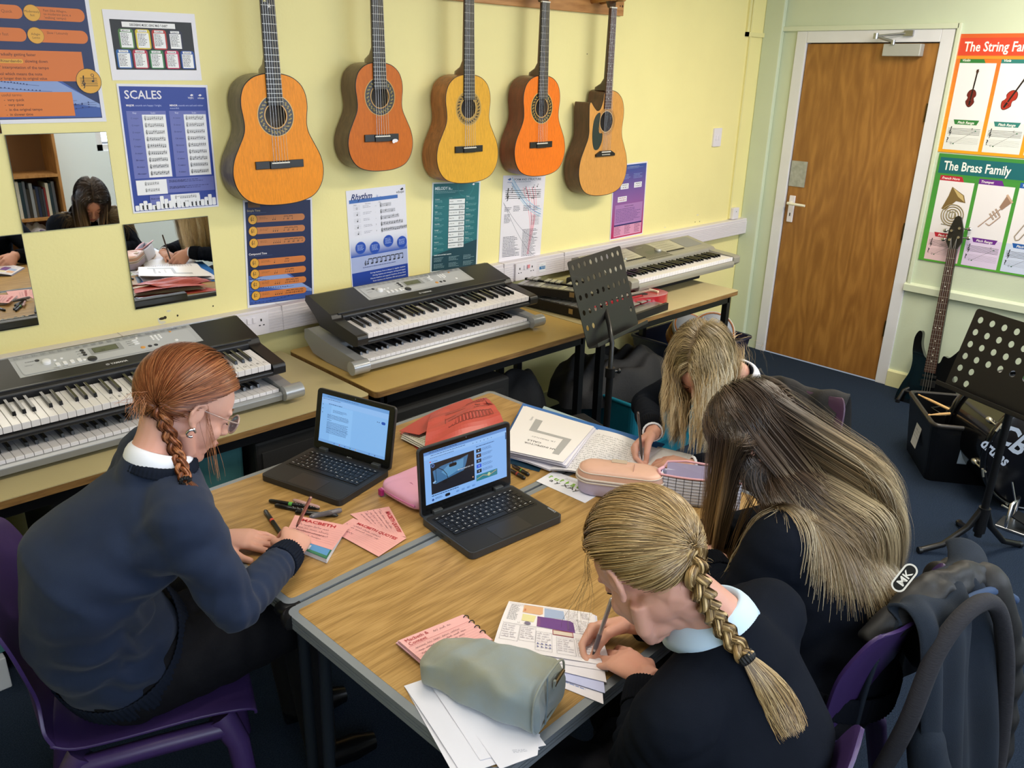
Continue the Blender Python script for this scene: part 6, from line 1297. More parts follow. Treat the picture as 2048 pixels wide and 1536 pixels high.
for k in range(5):
    pr = Pr(.21, .297, None, thick=.0006); grid_sheet(pr, '#eceaf4' if k < 4 else '#ece8e8'); j = random.Random(k); q = lambda a: (a[0]+j.uniform(-3, 3)+(5-k)*1.2, a[1]+j.uniform(-1.5, 1.5)+(4-k)*1.2)
    if k == 4:
        pr.text(.150, .075, .0135, 'AN INSPECTOR', '#3c3c44', .02, width=.105, align='r'); pr.text(.145, .094, .0135, 'CALLS', '#3c3c44', .02, width=.045, align='r'); pr.text(.14, .122, .010, 'J.B. PRIESTLEY', '#77777e', 0, width=.075, align='r')
        pr.poly([(.05, .04), (.028, .04), (.028, .165), (.135, .165), (.135, .235), (.157, .235), (.157, .15), (.05, .15)][::-1], '#a9a9ab'); pr.text(.165, .215, .012, 'Name', '#b0b0b4', rot=1.57)
    sheet(pr, [q((1126, 932)), q((1000, 902)), q((1048, 812)), q((1184, 852))], TZ+.018+.0022*k, 'printed_sheet', None, None, lambda u, v, k=k: .004*(1-u)*(1-v)+.0008*k*(1-v)**2*2, parent=t)
pr = Pr(.21, .297, '#dcd8d4'); sheet(pr, [(1316, 893), (1436, 922), (1344, 992), (1236, 962)], TZ+.004, 'paper_sheet', 'blank cream sheet between the handwritten page and the grid pencil case', 'paper')
pr = Pr(.25, .2, '#9fb4ba'); sheet(pr, [(1088, 812), (1200, 852), (1185, 880), (1070, 840)], TZ+.0012, 'plastic_wallet', 'pale blue plastic wallet poking out behind the white script', 'wallet')
# graffiti heading sheet
pr = Pr(.297, .21, '#e6e6ee'); pr.body(.09, .03, .12, .03, 4, '#8a8c98', .3, 3)
for k, ch in enumerate('lullaby'): pr.text(.02+.032*k, .105+.004*math.sin(k*2), .055, ch, '#7fae3c', .02); pr.circ(.028+.032*k, .075+.012*(k % 2), .008, '#86b840', 10)
for k, ch in enumerate('ayXAy'): pr.text(.045+.036*k, .145, .05, ch, '#2a2a30', .0)
sheet(pr, [(1106, 942), (1215, 978), (1170, 1006), (1072, 962)], TZ+.0012, 'paper_sheet', 'white sheet with green and black hand-drawn lettering beside the peach pencil case', 'paper')
# ---- pink flash cards
PK = '#e8a9a4'; RD = '#b83038'
def ruled(pr, n, m=.03):
    for k in range(n): pr.rect(.004, m+(pr.h-m-.006)*k/n, pr.w-.008, .0003, '#c9868c')
pr = Pr(.127, .076, PK, .0003); ruled(pr, 8, .018); pr.text(.02, .013, .013, 'MACBETH QUOTES', RD, .03, width=.09); pr.scrawl(.012, .018, .09, .045, 5, '#6a4a58', .0005, 3); [pr.circ(.006, .02+.012*k, .0012, '#6a4a58', 6) for k in range(3)]
sheet(pr, [(778, 1013), (812, 1074), (745, 1060), (700, 1028)], TZ+.0022, 'flash_card', 'pink flash card headed in red, partly covered by the one in front of the laptop', 'flash card', group='pink flash cards')
pr = Pr(.127, .076, PK, .0003); ruled(pr, 8, .022); pr.text(.02, .017, .011, 'MACBETH QUOTES', RD, .03, width=.095); pr.scrawl(.02, .022, .09, .018, 2, '#6a4a58', .0005, 5); pr.scrawl(.012, .048, .05, .012, 1, '#6a4a58', .0005, 6); [pr.circ(.006, .03+.008*k, .0012, '#6a4a58', 6) for k in range(3)]
sheet(pr, [(706, 1036), (813, 1076), (757, 1113), (664, 1062)], TZ+.0040, 'flash_card', 'pink flash card lying uppermost of the two loose cards in front of the laptops', 'flash card', group='pink flash cards')
t = thing('notepad', 'small notepad with a green, blue and yellow cover under the red-haired girl\'s writing hand', 'notepad', (0, 0, 0))
pr = Pr(.10, .13, '#d8dce8', .012); sheet(pr, [(600, 1045), (692, 1052), (653, 1118), (560, 1080)], TZ+.013, 'page_block', None, None, parent=t)
pr = Pr(.10, .13, '#2c6a50', .0006); pr.rect(.003, .003, .094, .124, '#3c7a5a'); pr.poly([(.06, .0), (.06, .06), (.097, .06), (.097, .0)], '#a8c84a'); pr.rect(.05, .06, .047, .06, '#5a94c8'); pr.rect(.0, .10, .04, .025, '#18202c'); pr.rect(.04, .104, .02, .018, '#e8e4e0'); pr.text(.004, .12, .014, 'A4', '#e8e4e0'); pr.poly([(.06, .02), (.06, .1), (.08, .05)], '#d870a8')
sheet(pr, [(600, 1045), (692, 1052), (653, 1118), (560, 1080)], TZ+.0145, 'cover', None, None, parent=t)
pr = Pr(.127, .076, PK, .0003); ruled(pr, 8, .02); pr.text(.02, .016, .012, 'MACBETH', RD, .03, width=.08); pr.scrawl(.012, .022, .10, .04, 4, '#6a4a58', .0005, 9); pr.rect(.02, .047, .07, .0008, '#7a2c34')
sheet(pr, [(590, 1030), (700, 1052), (664, 1100), (570, 1070)], TZ+.0152, 'flash_card', 'pink flash card being written on by the red-haired girl', 'flash card', group='pink flash cards')
# ring-bound cards
t = thing('flash_card_stack', 'ring-bound stack of pink ruled cards with handwriting at the near side of the table', 'flash cards', (0, 0, 0))
for k in range(7):
    pr = Pr(.15, .10, '#e2b4c0' if k < 6 else '#eab2b0', .0006); j = random.Random(k+3); q = lambda a, k=k: (a[0]+j.uniform(-2, 2)-(6-k)*.8*(a[0] < 900), a[1]+(6-k)*.5*(a[0] < 900)+(6-k)*.3)
    c = [(797, 1281), (926, 1229), (985, 1279), (866, 1341)]
    if k == 6:
        ruled(pr, 9, .03); pr.rect(.004, .026, .142, .0005, '#c8606c'); pr.scrawl(.07, .008, .07, .010, 1, '#6a4450', .0006, 22); pr.scrawl(.012, .03, .13, .066, 7, '#6a4450', .0006, 23)
        pr.text(.008, .013, .012, 'Macbeth &', '#a8343c'); pr.text(.008, .024, .012, 'Context', '#a8343c')
    elif k == 3: c = [(795, 1284), (840, 1262), (880, 1330), (868, 1344)]
    sheet(pr, [q(a) for a in c], TZ+.004+.0022*k, 'card', None, None, parent=t)
mb = MB()
for k in range(4):
    a = Vector(TP(932+11*k, 1236+10*k, TZ+.015)); mb = MB(); mb.tube([a+Vector((.0055*math.cos(q)*.9, -.0055*math.cos(q)*.5, .0065*math.sin(q))) for q in np.linspace(0, 6.283, 14)], .0011, 6, caps=False); mb.build('binding_ring', mat('ring_dark', '#3a3a40', .3, .9), t)
# ---- white papers under the suede case
PW = '#e6e6f0'
for k, (c, lab, zf) in enumerate((([(812, 1378), (900, 1345), (985, 1530), (905, 1545)], 'folded white sheet lowest of the papers under the suede pencil case', lambda u, v: .004*math.sin(3*u)),
        ([(808, 1373), (870, 1352), (1080, 1500), (925, 1552)], 'white sheet with a curled edge under the suede pencil case', lambda u, v: .003+.006*math.sin(math.pi*v)*(1-u)),
        ([(845, 1350), (960, 1315), (1092, 1492), (960, 1522)], 'white sheet directly beneath the suede pencil case', lambda u, v: .006+.003*math.sin(4*v)),
        ([(930, 1440), (1080, 1470), (1075, 1512), (1000, 1540)], 'small printed white sheet sticking out at the table edge under the suede pencil case', lambda u, v: .004))):
    pr = Pr(.21, .297, None, .0005); grid_sheet(pr, PW); 
    if k == 3: pr.body(.1, .2, .08, .03, 3, '#9a9cae', .3, 2)
    sheet(pr, c, TZ+.001+.0012*k, 'paper_sheet', lab, 'paper', (lambda f: (lambda u, v: f(u, v)*.5))(zf), group='loose white papers under the suede pencil case')
# ---- booklet
t = thing('booklet', 'open printed booklet with orange, blue and purple boxes that the braided girl writes in', 'booklet', (0, 0, 0))
cB = [(1018, 1202), (1184, 1226), (1222, 1335), (985, 1300)]
for k in range(4):
    pr = Pr(.3, .2, None, .0006); grid_sheet(pr, '#e6e2ea' if k != 1 else '#c4caf0'); d = 3-k
    if k == 0: pr.body(.02, .17, .26, .02, 3, '#8a9ac8', .4, 3)
    sheet(pr, [(1020+d, 1204+d), (1188+d*2, 1229+d), (1216-d*3, 1345+d*21), (985+d*2, 1306+d*5)], TZ+.0014+.0018*k, 'page', None, None, (lambda u, v, k=k: (.008*math.sin(math.pi*v*.9)*k/3)), parent=t)
pr = Pr(.3, .2, None, .0006); grid_sheet(pr, '#e9e4e8'); G = '#77747e'; HW = '#5c4c68'
pr.frame(.008, .008, .28, .10, .0008, G); pr.body(.014, .015, .035, .08, 16, '#6a6872', .35, 1); pr.frame(.05, .012, .006, .09, .0006, G)
pr.poly([(.058, .010), (.058, .05), (.115, .052), (.125, .045), (.125, .010)], '#d9ab84'); pr.poly([(.130, .012), (.130, .060), (.197, .056), (.197, .014)], '#9fb0d0'); pr.poly([(.060, .058), (.060, .09), (.098, .09), (.104, .06)], '#e0d8a0'); pr.rect(.062, .03, .006, .012, '#c87a5a')
pr.poly([(.108, .060), (.108, .105), (.222, .108), (.222, .066), (.212, .060)], '#6a3f86'); pr.rect(.108, .068, .010, .036, '#7a4a80'); pr.frame(.155, .108, .06, .02, .002, '#9a3a44'); pr.rect(.158, .111, .054, .014, '#d8c8b8')
pr.scrawl(.200, .012, .045, .09, 14, HW, .0005, 4, ragged=.2); pr.scrawl(.235, .05, .055, .06, 8, HW, .0005, 5); pr.scrawl(.255, .012, .03, .03, 6, HW, .0005, 6)
for x, y, w_, h_, sd in ((.01, .112, .05, .055, 7), (.062, .112, .045, .05, 8), (.108, .125, .045, .06, 9), (.165, .135, .05, .05, 10), (.22, .13, .06, .055, 11)): pr.frame(x, y, w_, h_+.004, .0006, G); pr.scrawl(x+.003, y+.003, w_-.006, h_-.006, 6, HW, .0006, sd, ragged=.3)
for k in range(8): pr.poly([(.112+.011*(k % 4), .165+.01*(k//4)), (.114+.011*(k % 4), .170+.01*(k//4)), (.118+.011*(k % 4), .168+.01*(k//4))], '#3c4a9a')
pr.circ(.08, .10, .01, '#7a7288', 10, ry=.006)
sheet(pr, cB, TZ+.0082, 'top_page', None, None, lambda u, v: .009*math.sin(math.pi*v*.9)-.012*max(0, v-.7)*0+.006*(1-u)*v, parent=t)
# ---- pens
def pen(label, a, b, z0=None, z1=None, body='#101012', band=None, r=.0055, name='pen', cat='pen', group='pens on the tables', dots=False, pts=None, clear=False):
    p0, p1 = pts if pts else (TP(*a, TZ+(z0 or r)), TP(*b, TZ+(z1 or r))); p0, p1 = np.array(p0, float), np.array(p1, float); L = float(np.linalg.norm(p1-p0)); d = (p1-p0)/L
    t = thing(name, label, cat, tuple(p0), group=group); t.rotation_euler = Vector(d).to_track_quat('X', 'Z').to_euler(); bm = mat('pen_'+body.strip('#'), body, .3 if not clear else .1, trans=.5 if clear else 0)
    MB().lathe([(0, 0), (r*.7, .001), (r, .006), (r, L*.42), (r*.97, L*.422), (r*.93, L*.9), (r*.5, L*.98), (0, L)], (0, 0, 0), (1, 0, 0), 14).build('barrel', bm, t)
    if band: MB().lathe([(r*1.03, L*.40), (r*1.05, L*.41), (r*1.05, L*.46), (r*1.03, L*.47)], (0, 0, 0), (1, 0, 0), 14).build('colour_band', mat('band_'+band.strip('#'), band, .4), t)
    if dots:
        mb = MB()
        for k in range(9): a_ = k*2.1; mb.ball((L*(.52+.045*k), r*.93*math.cos(a_)*.6, r*.8), (.0012, .0012, .0008), 6)
        mb.build('dot_print', mat('dot_white', '#e8e8e8', .5), t)
    return t
pen('black brush pen with a green band beside the laptop corner, uppermost of the pen pile', (538, 1001), (640, 1018), band='#5aa848', dots=True, z0=.006, z1=.008)
pen('black spotted pen without a visible band under the green-banded pen', (550, 1010), (618, 1024), dots=True)
pen('black brush pen with a red band lying alone near the red-haired girl\'s left hand', (530, 1021), (564, 1070), band='#c8402c')
pen('black pen lying behind the clear highlighter in front of the laptop', (590, 1024), (677, 1031), body='#0c0c0e')
pen('clear smoky plastic highlighter in front of the laptop with the document', (684, 1020), (618, 1034), body='#8a8488', r=.007, clear=True, z0=.013, z1=.013, name='highlighter', cat='highlighter')
pen('rose-gold pen partly under the hand of the red-haired girl', (586, 1000), (640, 1015), body='#b89088', r=.005, z0=.011, z1=.012)
pen('black pen with a green band between the video laptop and the script papers', (1058, 950), (1024, 930), band='#4a8a44')
pen('black pen with a red band beside the green-banded one, between laptop and script', (1050, 957), (1016, 937), band='#a83a34')
# ================================================================ PEOPLE
V3 = lambda *a: np.array(a, float)
nrm = lambda v: np.asarray(v, float)/max(1e-9, np.linalg.norm(v))
def skin_mat(name, c, c2):
    m = mat(name, c, .5, mottle=c2, nscale=6, bump=.12, bscale=350, bdist=.0006, spec=.35)
    m.node_tree.nodes['Principled BSDF'].inputs['Subsurface Weight'].default_value = .12; m.node_tree.nodes['Principled BSDF'].inputs['Subsurface Radius'].default_value = (.02, .008, .004)
    return m
def limb(mb, pts, radii, n=16):
    mb.tube(pts, radii, n)
    for p, r in zip(pts, radii): mb.ball(p, r, 12)
def loft(mb, rings, side, n=28, e=1.0):
    """rings: (centre, half width, half depth) stacked along a spine"""
    C_ = [V3(*r[0]) for r in rings]; V = []; side = nrm(side)
    for i, r in enumerate(rings):
        t = nrm(C_[min(i+1, len(C_)-1)]-C_[max(i-1, 0)]); x = nrm(side-t*(side@t)); y = np.cross(t, x)
        for k in range(n): a = 2*math.pi*k/n; ca, sa = math.cos(a), math.sin(a); V.append(C_[i]+x*r[1]*math.copysign(abs(ca)**e, ca)+y*r[2]*math.copysign(abs(sa)**e, sa))
    N = len(rings); F = [(i*n+k, i*n+(k+1) % n, (i+1)*n+(k+1) % n, (i+1)*n+k) for i in range(N-1) for k in range(n)]
    mb.add(V, F, 0, True); mb.add(V[:n], [tuple(range(n))[::-1]]); mb.add(V[-n:], [tuple(range(n))])
def remesh(name, mb, m, voxel, smooth=4, parent=None, folds=(), push=0, tint=None):
    o = mb.build(name, m); 
    r = o.modifiers.new('r', 'REMESH'); r.mode = 'VOXEL'; r.voxel_size = voxel; r.use_smooth_shade = True
    s = o.modifiers.new('s', 'SMOOTH'); s.factor = .5; s.iterations = smooth
    dg = bpy.context.evaluated_depsgraph_get(); me = bpy.data.meshes.new_from_object(o.evaluated_get(dg)); old = o.data; o.modifiers.clear(); o.data = me; bpy.data.meshes.remove(old)
    me.name = name; n = len(me.vertices); co = np.empty(n*3, np.float32); me.vertices.foreach_get('co', co); co = co.reshape(-1, 3)
    if folds or push:
        nn = np.empty(n*3, np.float32); me.vertices.foreach_get('normal', nn); nn = nn.reshape(-1, 3); d = np.full(n, float(push))
        for c, ax, rad, wl, amp in folds:
            q = co-np.array(c); ax = nrm(ax); s_ = q@ax; tt = np.cross(ax, (0.3, .2, 1)); tt = nrm(tt); u = q@tt
            w_ = np.exp(-(q**2).sum(1)/rad**2); ph = 6.283*s_/wl+1.3*np.sin(6.283*u/(wl*2.7)+s_*9)+.8*np.sin(6.283*u/(wl*1.3)+1)
            f = np.sin(ph); d += amp*w_*(np.sign(f)*np.abs(f)**1.3)
        co += nn*d[:, None].astype(np.float32); me.vertices.foreach_set('co', co.ravel())
    me.polygons.foreach_set('use_smooth', [True]*len(me.polygons)); me.update()
    if parent: o.parent = parent
    return o
def basis(fw, up):
    f = nrm(fw); u = nrm(np.asarray(up, float)-f*(np.asarray(up, float)@f)); r = np.cross(f, u); return r, f, u    # right, forward, up
def headM(c, fw, up, s=1.0):
    r, f, u = basis(fw, up); M = np.eye(4); M[:3, 0] = r*s; M[:3, 1] = f*s; M[:3, 2] = u*s; M[:3, 3] = c; return M
def hp(M, *p): return (M @ np.array([*p, 1.0]))[:3]
def head_prims(mb, M, s=1.0):
    """skull, face and ears; local +Y is the way the face looks, +Z the crown"""
    mb.M = Matrix(M.tolist())
    mb.ball((0, -.014, .030), (.073, .093, .083), 28); mb.ball((0, .020, .028), (.066, .068, .066), 24)      # cranium, forehead
    mb.ball((0, .030, -.030), (.060, .058, .066), 24); mb.ball((0, .046, -.070), (.038, .040, .036), 20); mb.ball((0, .072, -.096), (.018, .016, .015), 14)  # face, jaw, chin
    for x in (-1, 1):
        mb.ball((x*.036, .058, -.030), (.022, .020, .022), 14); mb.tube([(x*.055, -.005, -.045), (x*.045, .030, -.083), (x*.015, .068, -.100)], [.016, .014, .011], 10)
        mb.ball((x*.030, .072, .022), (.022, .010, .009), 12); mb.ball((x*.030, .0745, .003), (.014, .010, .0095), 14)                    # brow, eyeball under lid
        E = [(x*.074, .004, .016), (x*.083, -.008, .026), (x*.087, -.022, .020), (x*.086, -.026, .002), (x*.081, -.018, -.018), (x*.075, -.006, -.028)]
        mb.tube(E, [.005, .0052, .0052, .005, .0055, .0065], 8); mb.ball((x*.077, -.010, -.002), (.006, .016, .022), 12); mb.ball((x*.0765, -.004, -.029), (.006, .008, .008), 8)
    mb.tube([(0, .080, .018), (0, .094, -.006), (0, .104, -.026), (0, .092, -.034)], [.007, .0085, .0105, .008], 10); mb.ball((0, .103, -.027), (.0115, .010, .009), 12)
    for x in (-1, 1): mb.ball((x*.011, .092, -.029), (.0075, .009, .0065), 10)
    mb.ball((0, .084, -.056), (.024, .012, .014), 14); mb.ball((0, .092, -.053), (.020, .006, .0045), 12); mb.ball((0, .090, -.063), (.017, .007, .0055), 12)
    mb.M = Matrix.Identity(4)
FING = ((.040, .024, .020), (.044, .028, .021), (.041, .026, .020), (.032, .020, .018))
def hand_prims(mb, W, fdir, dors, s, curls, thumb, sc=.96, spread=(6, 1, -4, -9)):
    """s = -1 right, +1 left: the side the thumb leaves from, seen from above"""
    r, f, u = basis(fdir, dors); M = np.eye(4); M[:3, 0] = r*sc; M[:3, 1] = f*sc; M[:3, 2] = u*sc; M[:3, 3] = W; L = lambda p: hp(M, *p)
    loft(mb, [(L((0, -.02, 0)), .026*sc, .019*sc), (L((0, .0, 0)), .026*sc, .018*sc), (L((0, .03, .001)), .034*sc, .0165*sc), (L((0, .065, .002)), .0395*sc, .0145*sc), (L((0, .084, 0)), .037*sc, .011*sc)], r, 20)
    mb.tube([L((s*.020, .012, -.006)), L((s*.026, .045, -.010))], [.016*sc, .013*sc], 10)
    for i in range(4):
        bx = s*(.029, .0095, -.0105, -.0285)[i]; by = (.080, .084, .081, .073)[i]; k = (1, 1.02, .98, .86)[i]; p = np.array([bx, by, .0]); pts = [p.copy()]; a = 0; sp = s*R_(spread[i])
        for j in range(3): a += R_(curls[i][j]); p = p+FING[i][j]*np.array([math.sin(sp)*math.cos(a), math.cos(a)*math.cos(sp), -math.sin(a)]); pts.append(p.copy())
        rr = [.0098*k*sc, .0084*k*sc, .0074*k*sc, .0062*k*sc]; limb(mb, [L(q) for q in pts], rr, 12)
        mb.tube([L((bx*.75, by*.55, .004)), L(pts[0])], [.009*sc, .0098*k*sc], 8); mb.ball(L((bx, by, .002)), .0100*k*sc, 10)
    tp = [L((s*q[0], q[1], q[2])) for q in thumb]; limb(mb, tp, [.0145*sc, .0118*sc, .0098*sc, .0082*sc][:len(tp)], 12)
    return M
WRITE = ((48, 42, 18), (56, 58, 26), (62, 72, 35), (60, 74, 38)); TH_W = [(.022, .018, -.008), (.042, .048, -.022), (.038, .074, -.042), (.022, .092, -.060)]
FLAT = ((10, 14, 8), (8, 14, 8), (9, 15, 8), (12, 18, 10)); TH_F = [(.024, .018, -.006), (.046, .044, -.010), (.060, .066, -.012), (.068, .088, -.012)]
BENT = ((16, 28, 16), (18, 30, 18), (20, 32, 18), (22, 34, 18)); TH_B = [(.024, .018, -.006), (.046, .042, -.016), (.052, .066, -.026), (.046, .088, -.036)]
FIST = ((70, 80, 40), (72, 82, 40), (74, 84, 40), (74, 84, 42)); TH_X = [(.024, .018, -.008), (.042, .042, -.022), (.034, .064, -.036), (.012, .072, -.044)]
def nails(parent, M, s, curls, thumb, sc=.96, spread=(6, 1, -4, -9)):
    nm_ = mat('nail', '#dca898', .25); mb = MB()
    for i in range(4):
        p = np.array([s*(.029, .0095, -.0105, -.0285)[i], (.080, .084, .081, .073)[i], 0.]); a = 0; sp = s*R_(spread[i])
        for j in range(3): a += R_(curls[i][j]); d = np.array([math.sin(sp)*math.cos(a), math.cos(a)*math.cos(sp), -math.sin(a)]); q = p; p = p+FING[i][j]*d
        n_ = np.array([0, math.sin(a), math.cos(a)]); c = p-d*.001+n_*.0048; C_ = hp(M, *c); X, Y, Z = M[:3, 0], M[:3, :3]@d, M[:3, :3]@n_
        mb.M = Matrix(((X[0], Y[0], Z[0], C_[0]), (X[1], Y[1], Z[1], C_[1]), (X[2], Y[2], Z[2], C_[2]), (0, 0, 0, 1))); mb.ball((0, 0, 0), (.0046, .0062, .0016), 8); mb.M = Matrix.Identity(4)
    mb.build('fingernails', nm_, parent)
# ------------------------------------------------ hair
class Coll:
    def __init__(s): s.e = []; s.c = []
    def ell(s, M, c, r): A = np.asarray(M)[:3, :3] @ np.diag(r); s.e.append((hp(M, *c), A, np.linalg.inv(A)))
    def cap(s, a, b, r0, r1=None): s.c.append((V3(*a), V3(*b), r0, r0 if r1 is None else r1))
    def push(s, P, extra=0.0):
        P = P.copy()
        for c, A, Ai in s.e:
            q = (P-c) @ Ai.T; r = np.linalg.norm(q, axis=1); k = 1+extra/.08; m = r < k
            if m.any(): q[m] *= (k/np.maximum(r[m], 1e-6))[:, None] if np.ndim(k) == 0 else (k[m]/np.maximum(r[m], 1e-6))[:, None]; P[m] = c+q[m] @ A.T
        for a, b, r0, r1 in s.c:
            ab = b-a; t = np.clip(((P-a)@ab)/(ab@ab), 0, 1); n_ = a+t[:, None]*ab; d = P-n_; L = np.linalg.norm(d, axis=1); R = r0+(r1-r0)*t+extra; m = L < R
            if m.any(): P[m] = n_[m]+d[m]/np.maximum(L[m], 1e-6)[:, None]*R[m][:, None]
        return P
def ribbons(name, paths, widths, cols_root, cols_tip, ref, m, parent, taper=.5, mid=.5):
    """paths (n, k, 3): flat strands that face away from ref; colour runs root to tip"""
    P = np.asarray(paths, float); n, k, _ = P.shape
    T = np.gradient(P, axis=1); T /= np.maximum(np.linalg.norm(T, axis=2, keepdims=True), 1e-9)
    N = P-(ref if np.ndim(ref) == 3 else np.asarray(ref, float).reshape(1, 1, 3)); S = np.cross(T, N); S /= np.maximum(np.linalg.norm(S, axis=2, keepdims=True), 1e-9)
    t = np.linspace(0, 1, k)[None, :, None]; w_ = np.asarray(widths).reshape(-1, 1, 1)*(1-taper*np.clip((t-.6)/.4, 0, 1)**1.5)*.5
    A, B = P-S*w_, P+S*w_; V = np.stack([A, B], 2).reshape(-1, 3)
    base = (np.arange(n)[:, None]*k+np.arange(k-1)[None, :])*2; F = np.stack([base, base+1, base+3, base+2], -1).reshape(-1, 4)
    me = bpy.data.meshes.new(name); me.vertices.add(len(V)); me.vertices.foreach_set('co', V.astype(np.float32).ravel())
    me.loops.add(len(F)*4); me.loops.foreach_set('vertex_index', F.astype(np.int32).ravel()); me.polygons.add(len(F)); me.polygons.foreach_set('loop_start', np.arange(0, len(F)*4, 4, dtype=np.int32)); me.polygons.foreach_set('loop_total', np.full(len(F), 4, np.int32)) if bpy.app.version < (4, 0) else None
    me.polygons.foreach_set('use_smooth', np.ones(len(F), bool)); me.update(calc_edges=True)
    cr, ct = np.asarray(cols_root)[:, None, :], np.asarray(cols_tip)[:, None, :]; g = np.clip((t-mid+.25)/.5, 0, 1); g = g*g*(3-2*g); C_ = cr*(1-g)+ct*g; C_ = np.repeat(C_, 2, axis=1).reshape(-1, 3)
    ca = me.color_attributes.new('Col', 'FLOAT_COLOR', 'POINT'); ca.data.foreach_set('color', np.concatenate([C_, np.ones((len(C_), 1))], 1).astype(np.float32).ravel())
    me.materials.append(m); me.validate(); o = bpy.data.objects.new(name, me); COL.objects.link(o); o.parent = parent; return o
hairm = attr_mat('hair_fibre', .42, spec=.45, aniso=.0)
def pal(n, cols, jit=.12, seed=0, clump=None):
    r = np.random.default_rng(seed); C_ = np.array([lin(c) for c in cols]); i = r.integers(0, len(cols), n) if clump is None else (clump % len(cols)); out = C_[i]*(1+jit*r.standard_normal(n))[:, None]; return np.clip(out, 0, 1)
HX = [-1, -.3, -.05, .1, .3, .6, .9, 1]; HZ = [-.95, -.82, -.34, -.02, .18, .42, .60, .62]
HC, HR = (0, -.014, .030), np.array([.080, .101, .091])
def roots(n, seed, lim=0.0):
    r = np.random.default_rng(seed); out = []
    while len(out) < n:
        d = r.standard_normal((n*3, 3)); d /= np.linalg.norm(d, axis=1)[:, None]; d = d[d[:, 2] > np.interp(d[:, 1], HX, HZ)+lim]; out += list(d)
    return np.array(out[:n])
def to_w(M, L): return L @ M[:3, :3].T + M[:3, 3]
def scalp(M, c, parent, off=.003):
    """thin underlayer of hair so no bare scalp shows between strands"""
    mb = MB(); n = 64; h = 40; V = []; idx = {}; F = []; D = []
    for i in range(h+1):
        for k in range(n):
            th, ph = math.pi*i/h, 2*math.pi*k/n; d = (math.sin(th)*math.cos(ph), math.sin(th)*math.sin(ph), math.cos(th)); D.append(d); V.append(hp(M, *(np.array(HC)+np.array(d)*(HR-.006+off))))
    ok = [d[2] > np.interp(d[1], HX, HZ)+.03 for d in D]
    for i in range(h):
        for k in range(n):
            q = (i*n+k, (i+1)*n+k, (i+1)*n+(k+1) % n, i*n+(k+1) % n)
            if all(ok[a] for a in q): F.append(q)
    mb.add(V, F, 0, True); o = mb.build('hair_underlayer', mat('under_'+c.strip('#'), c, .7), parent); return o
def gathered(M, G, n, seed, part=True, lift=.010, front_dir=None, K=16, tuck=.0):
    """strands that run over the skull to the gather point G (head coordinates, on the hair ellipsoid)"""
    r = np.random.default_rng(seed); d0 = roots(n, seed); g = nrm(G); P = np.zeros((n, K, 3)); off = r.random(n)
    for i in range(n):
        a = d0[i]; ang = math.acos(max(-1, min(1, float(a@g)))); sx = 1 if a[0] >= 0 else -1
        side = np.array([sx*.9, .05, .25]); side = nrm(side); front = max(0, a[1]*.9+.25)*max(0, a[2])
        mid = nrm(a*.6+g*.6+side*(.55*front if part else 0)+np.array([0, 0, .12]))
        for k in range(K):
            t = k/(K-1); q = nrm(a*(1-t)**2+2*mid*t*(1-t)+g*t*t); e = .004+lift*(.35+.65*off[i])*math.sin(math.pi*min(1, t*1.1+.05))**.7*(1-.35*t)+.004*off[i]
            P[i, k] = np.array(HC)+q*(HR+e-.004-tuck*t**6)
    return to_w(M, P), off
def braid(name, pts, parent, cols, width=.034, pitch=.052, m=hairm, nf=60, seed=3, taper=.75, tail=None, tail_n=500, tail_spread=.03, normal=None):
    C_ = catmull([tuple(p) for p in pts], 14); C_ = np.array([tuple(c) for c in C_]); L = np.concatenate([[0], np.cumsum(np.linalg.norm(np.diff(C_, axis=0), axis=1))]); T = np.gradient(C_, axis=0); T /= np.linalg.norm(T, axis=1)[:, None]
    nv = np.asarray(normal, float); X = np.cross(T, nv); X /= np.linalg.norm(X, axis=1)[:, None]; Y = np.cross(X, T); rng = np.random.default_rng(seed); k = len(C_)
    for l in range(3):
        ph = 2*math.pi*L/(pitch*1.5)+2*math.pi*l/3; sc = (1-(1-taper)*L/L[-1])[:, None]
        ctr = C_+X*(np.sin(ph)[:, None]*width*.27)*sc+Y*(np.sin(2*ph)[:, None]*width*.17)*sc; a = rng.uniform(0, 2*math.pi, nf); rr = np.sqrt(rng.random(nf))*.3+.7
        P = np.zeros((nf, k, 3)); R0 = width*.245
        for i in range(nf): P[i] = ctr+(X*math.cos(a[i])*1.05+Y*math.sin(a[i])*.85)*R0*rr[i]*sc
        ribbons(name, P, np.full(nf, .0028), pal(nf, cols, .12, seed+l), pal(nf, cols, .12, seed+l), np.broadcast_to(ctr[None], P.shape), m, parent, 0)
    if tail is not None:
        Tc = catmull([tuple(pts[-1])]+[tuple(p) for p in tail], 8); Tc = np.array([tuple(c) for c in Tc]); kk = len(Tc); s = np.linspace(0, 1, kk); P = np.zeros((tail_n, kk, 3)); TT = np.gradient(Tc, axis=0); TT /= np.linalg.norm(TT, axis=1)[:, None]; XX = np.cross(TT, nv); XX /= np.linalg.norm(XX, axis=1)[:, None]; YY = np.cross(XX, TT)
        for i in range(tail_n):
            a, q = rng.uniform(0, 6.28), math.sqrt(rng.random()); sp = .006+tail_spread*(s**.8)*(1-.45*s**3); ln = rng.uniform(.72, 1.0); idx = s*ln*(kk-1); b = np.stack([np.interp(idx, np.arange(kk), Tc[:, c]) for c in range(3)], 1)
            P[i] = b+XX*(math.cos(a)*q*sp)[:, None]+YY*(math.sin(a)*q*sp*.45)[:, None]+rng.normal(0, .0008, (kk, 3)).cumsum(0)*s[:, None]*.8
        ribbons(name+'_tail', P, np.full(tail_n, .0010), pal(tail_n, cols, .15, seed+9), pal(tail_n, cols, .15, seed+10)*1.05, Tc[None]*1.0+0*P-YY[None]*.05, m, parent, .6)
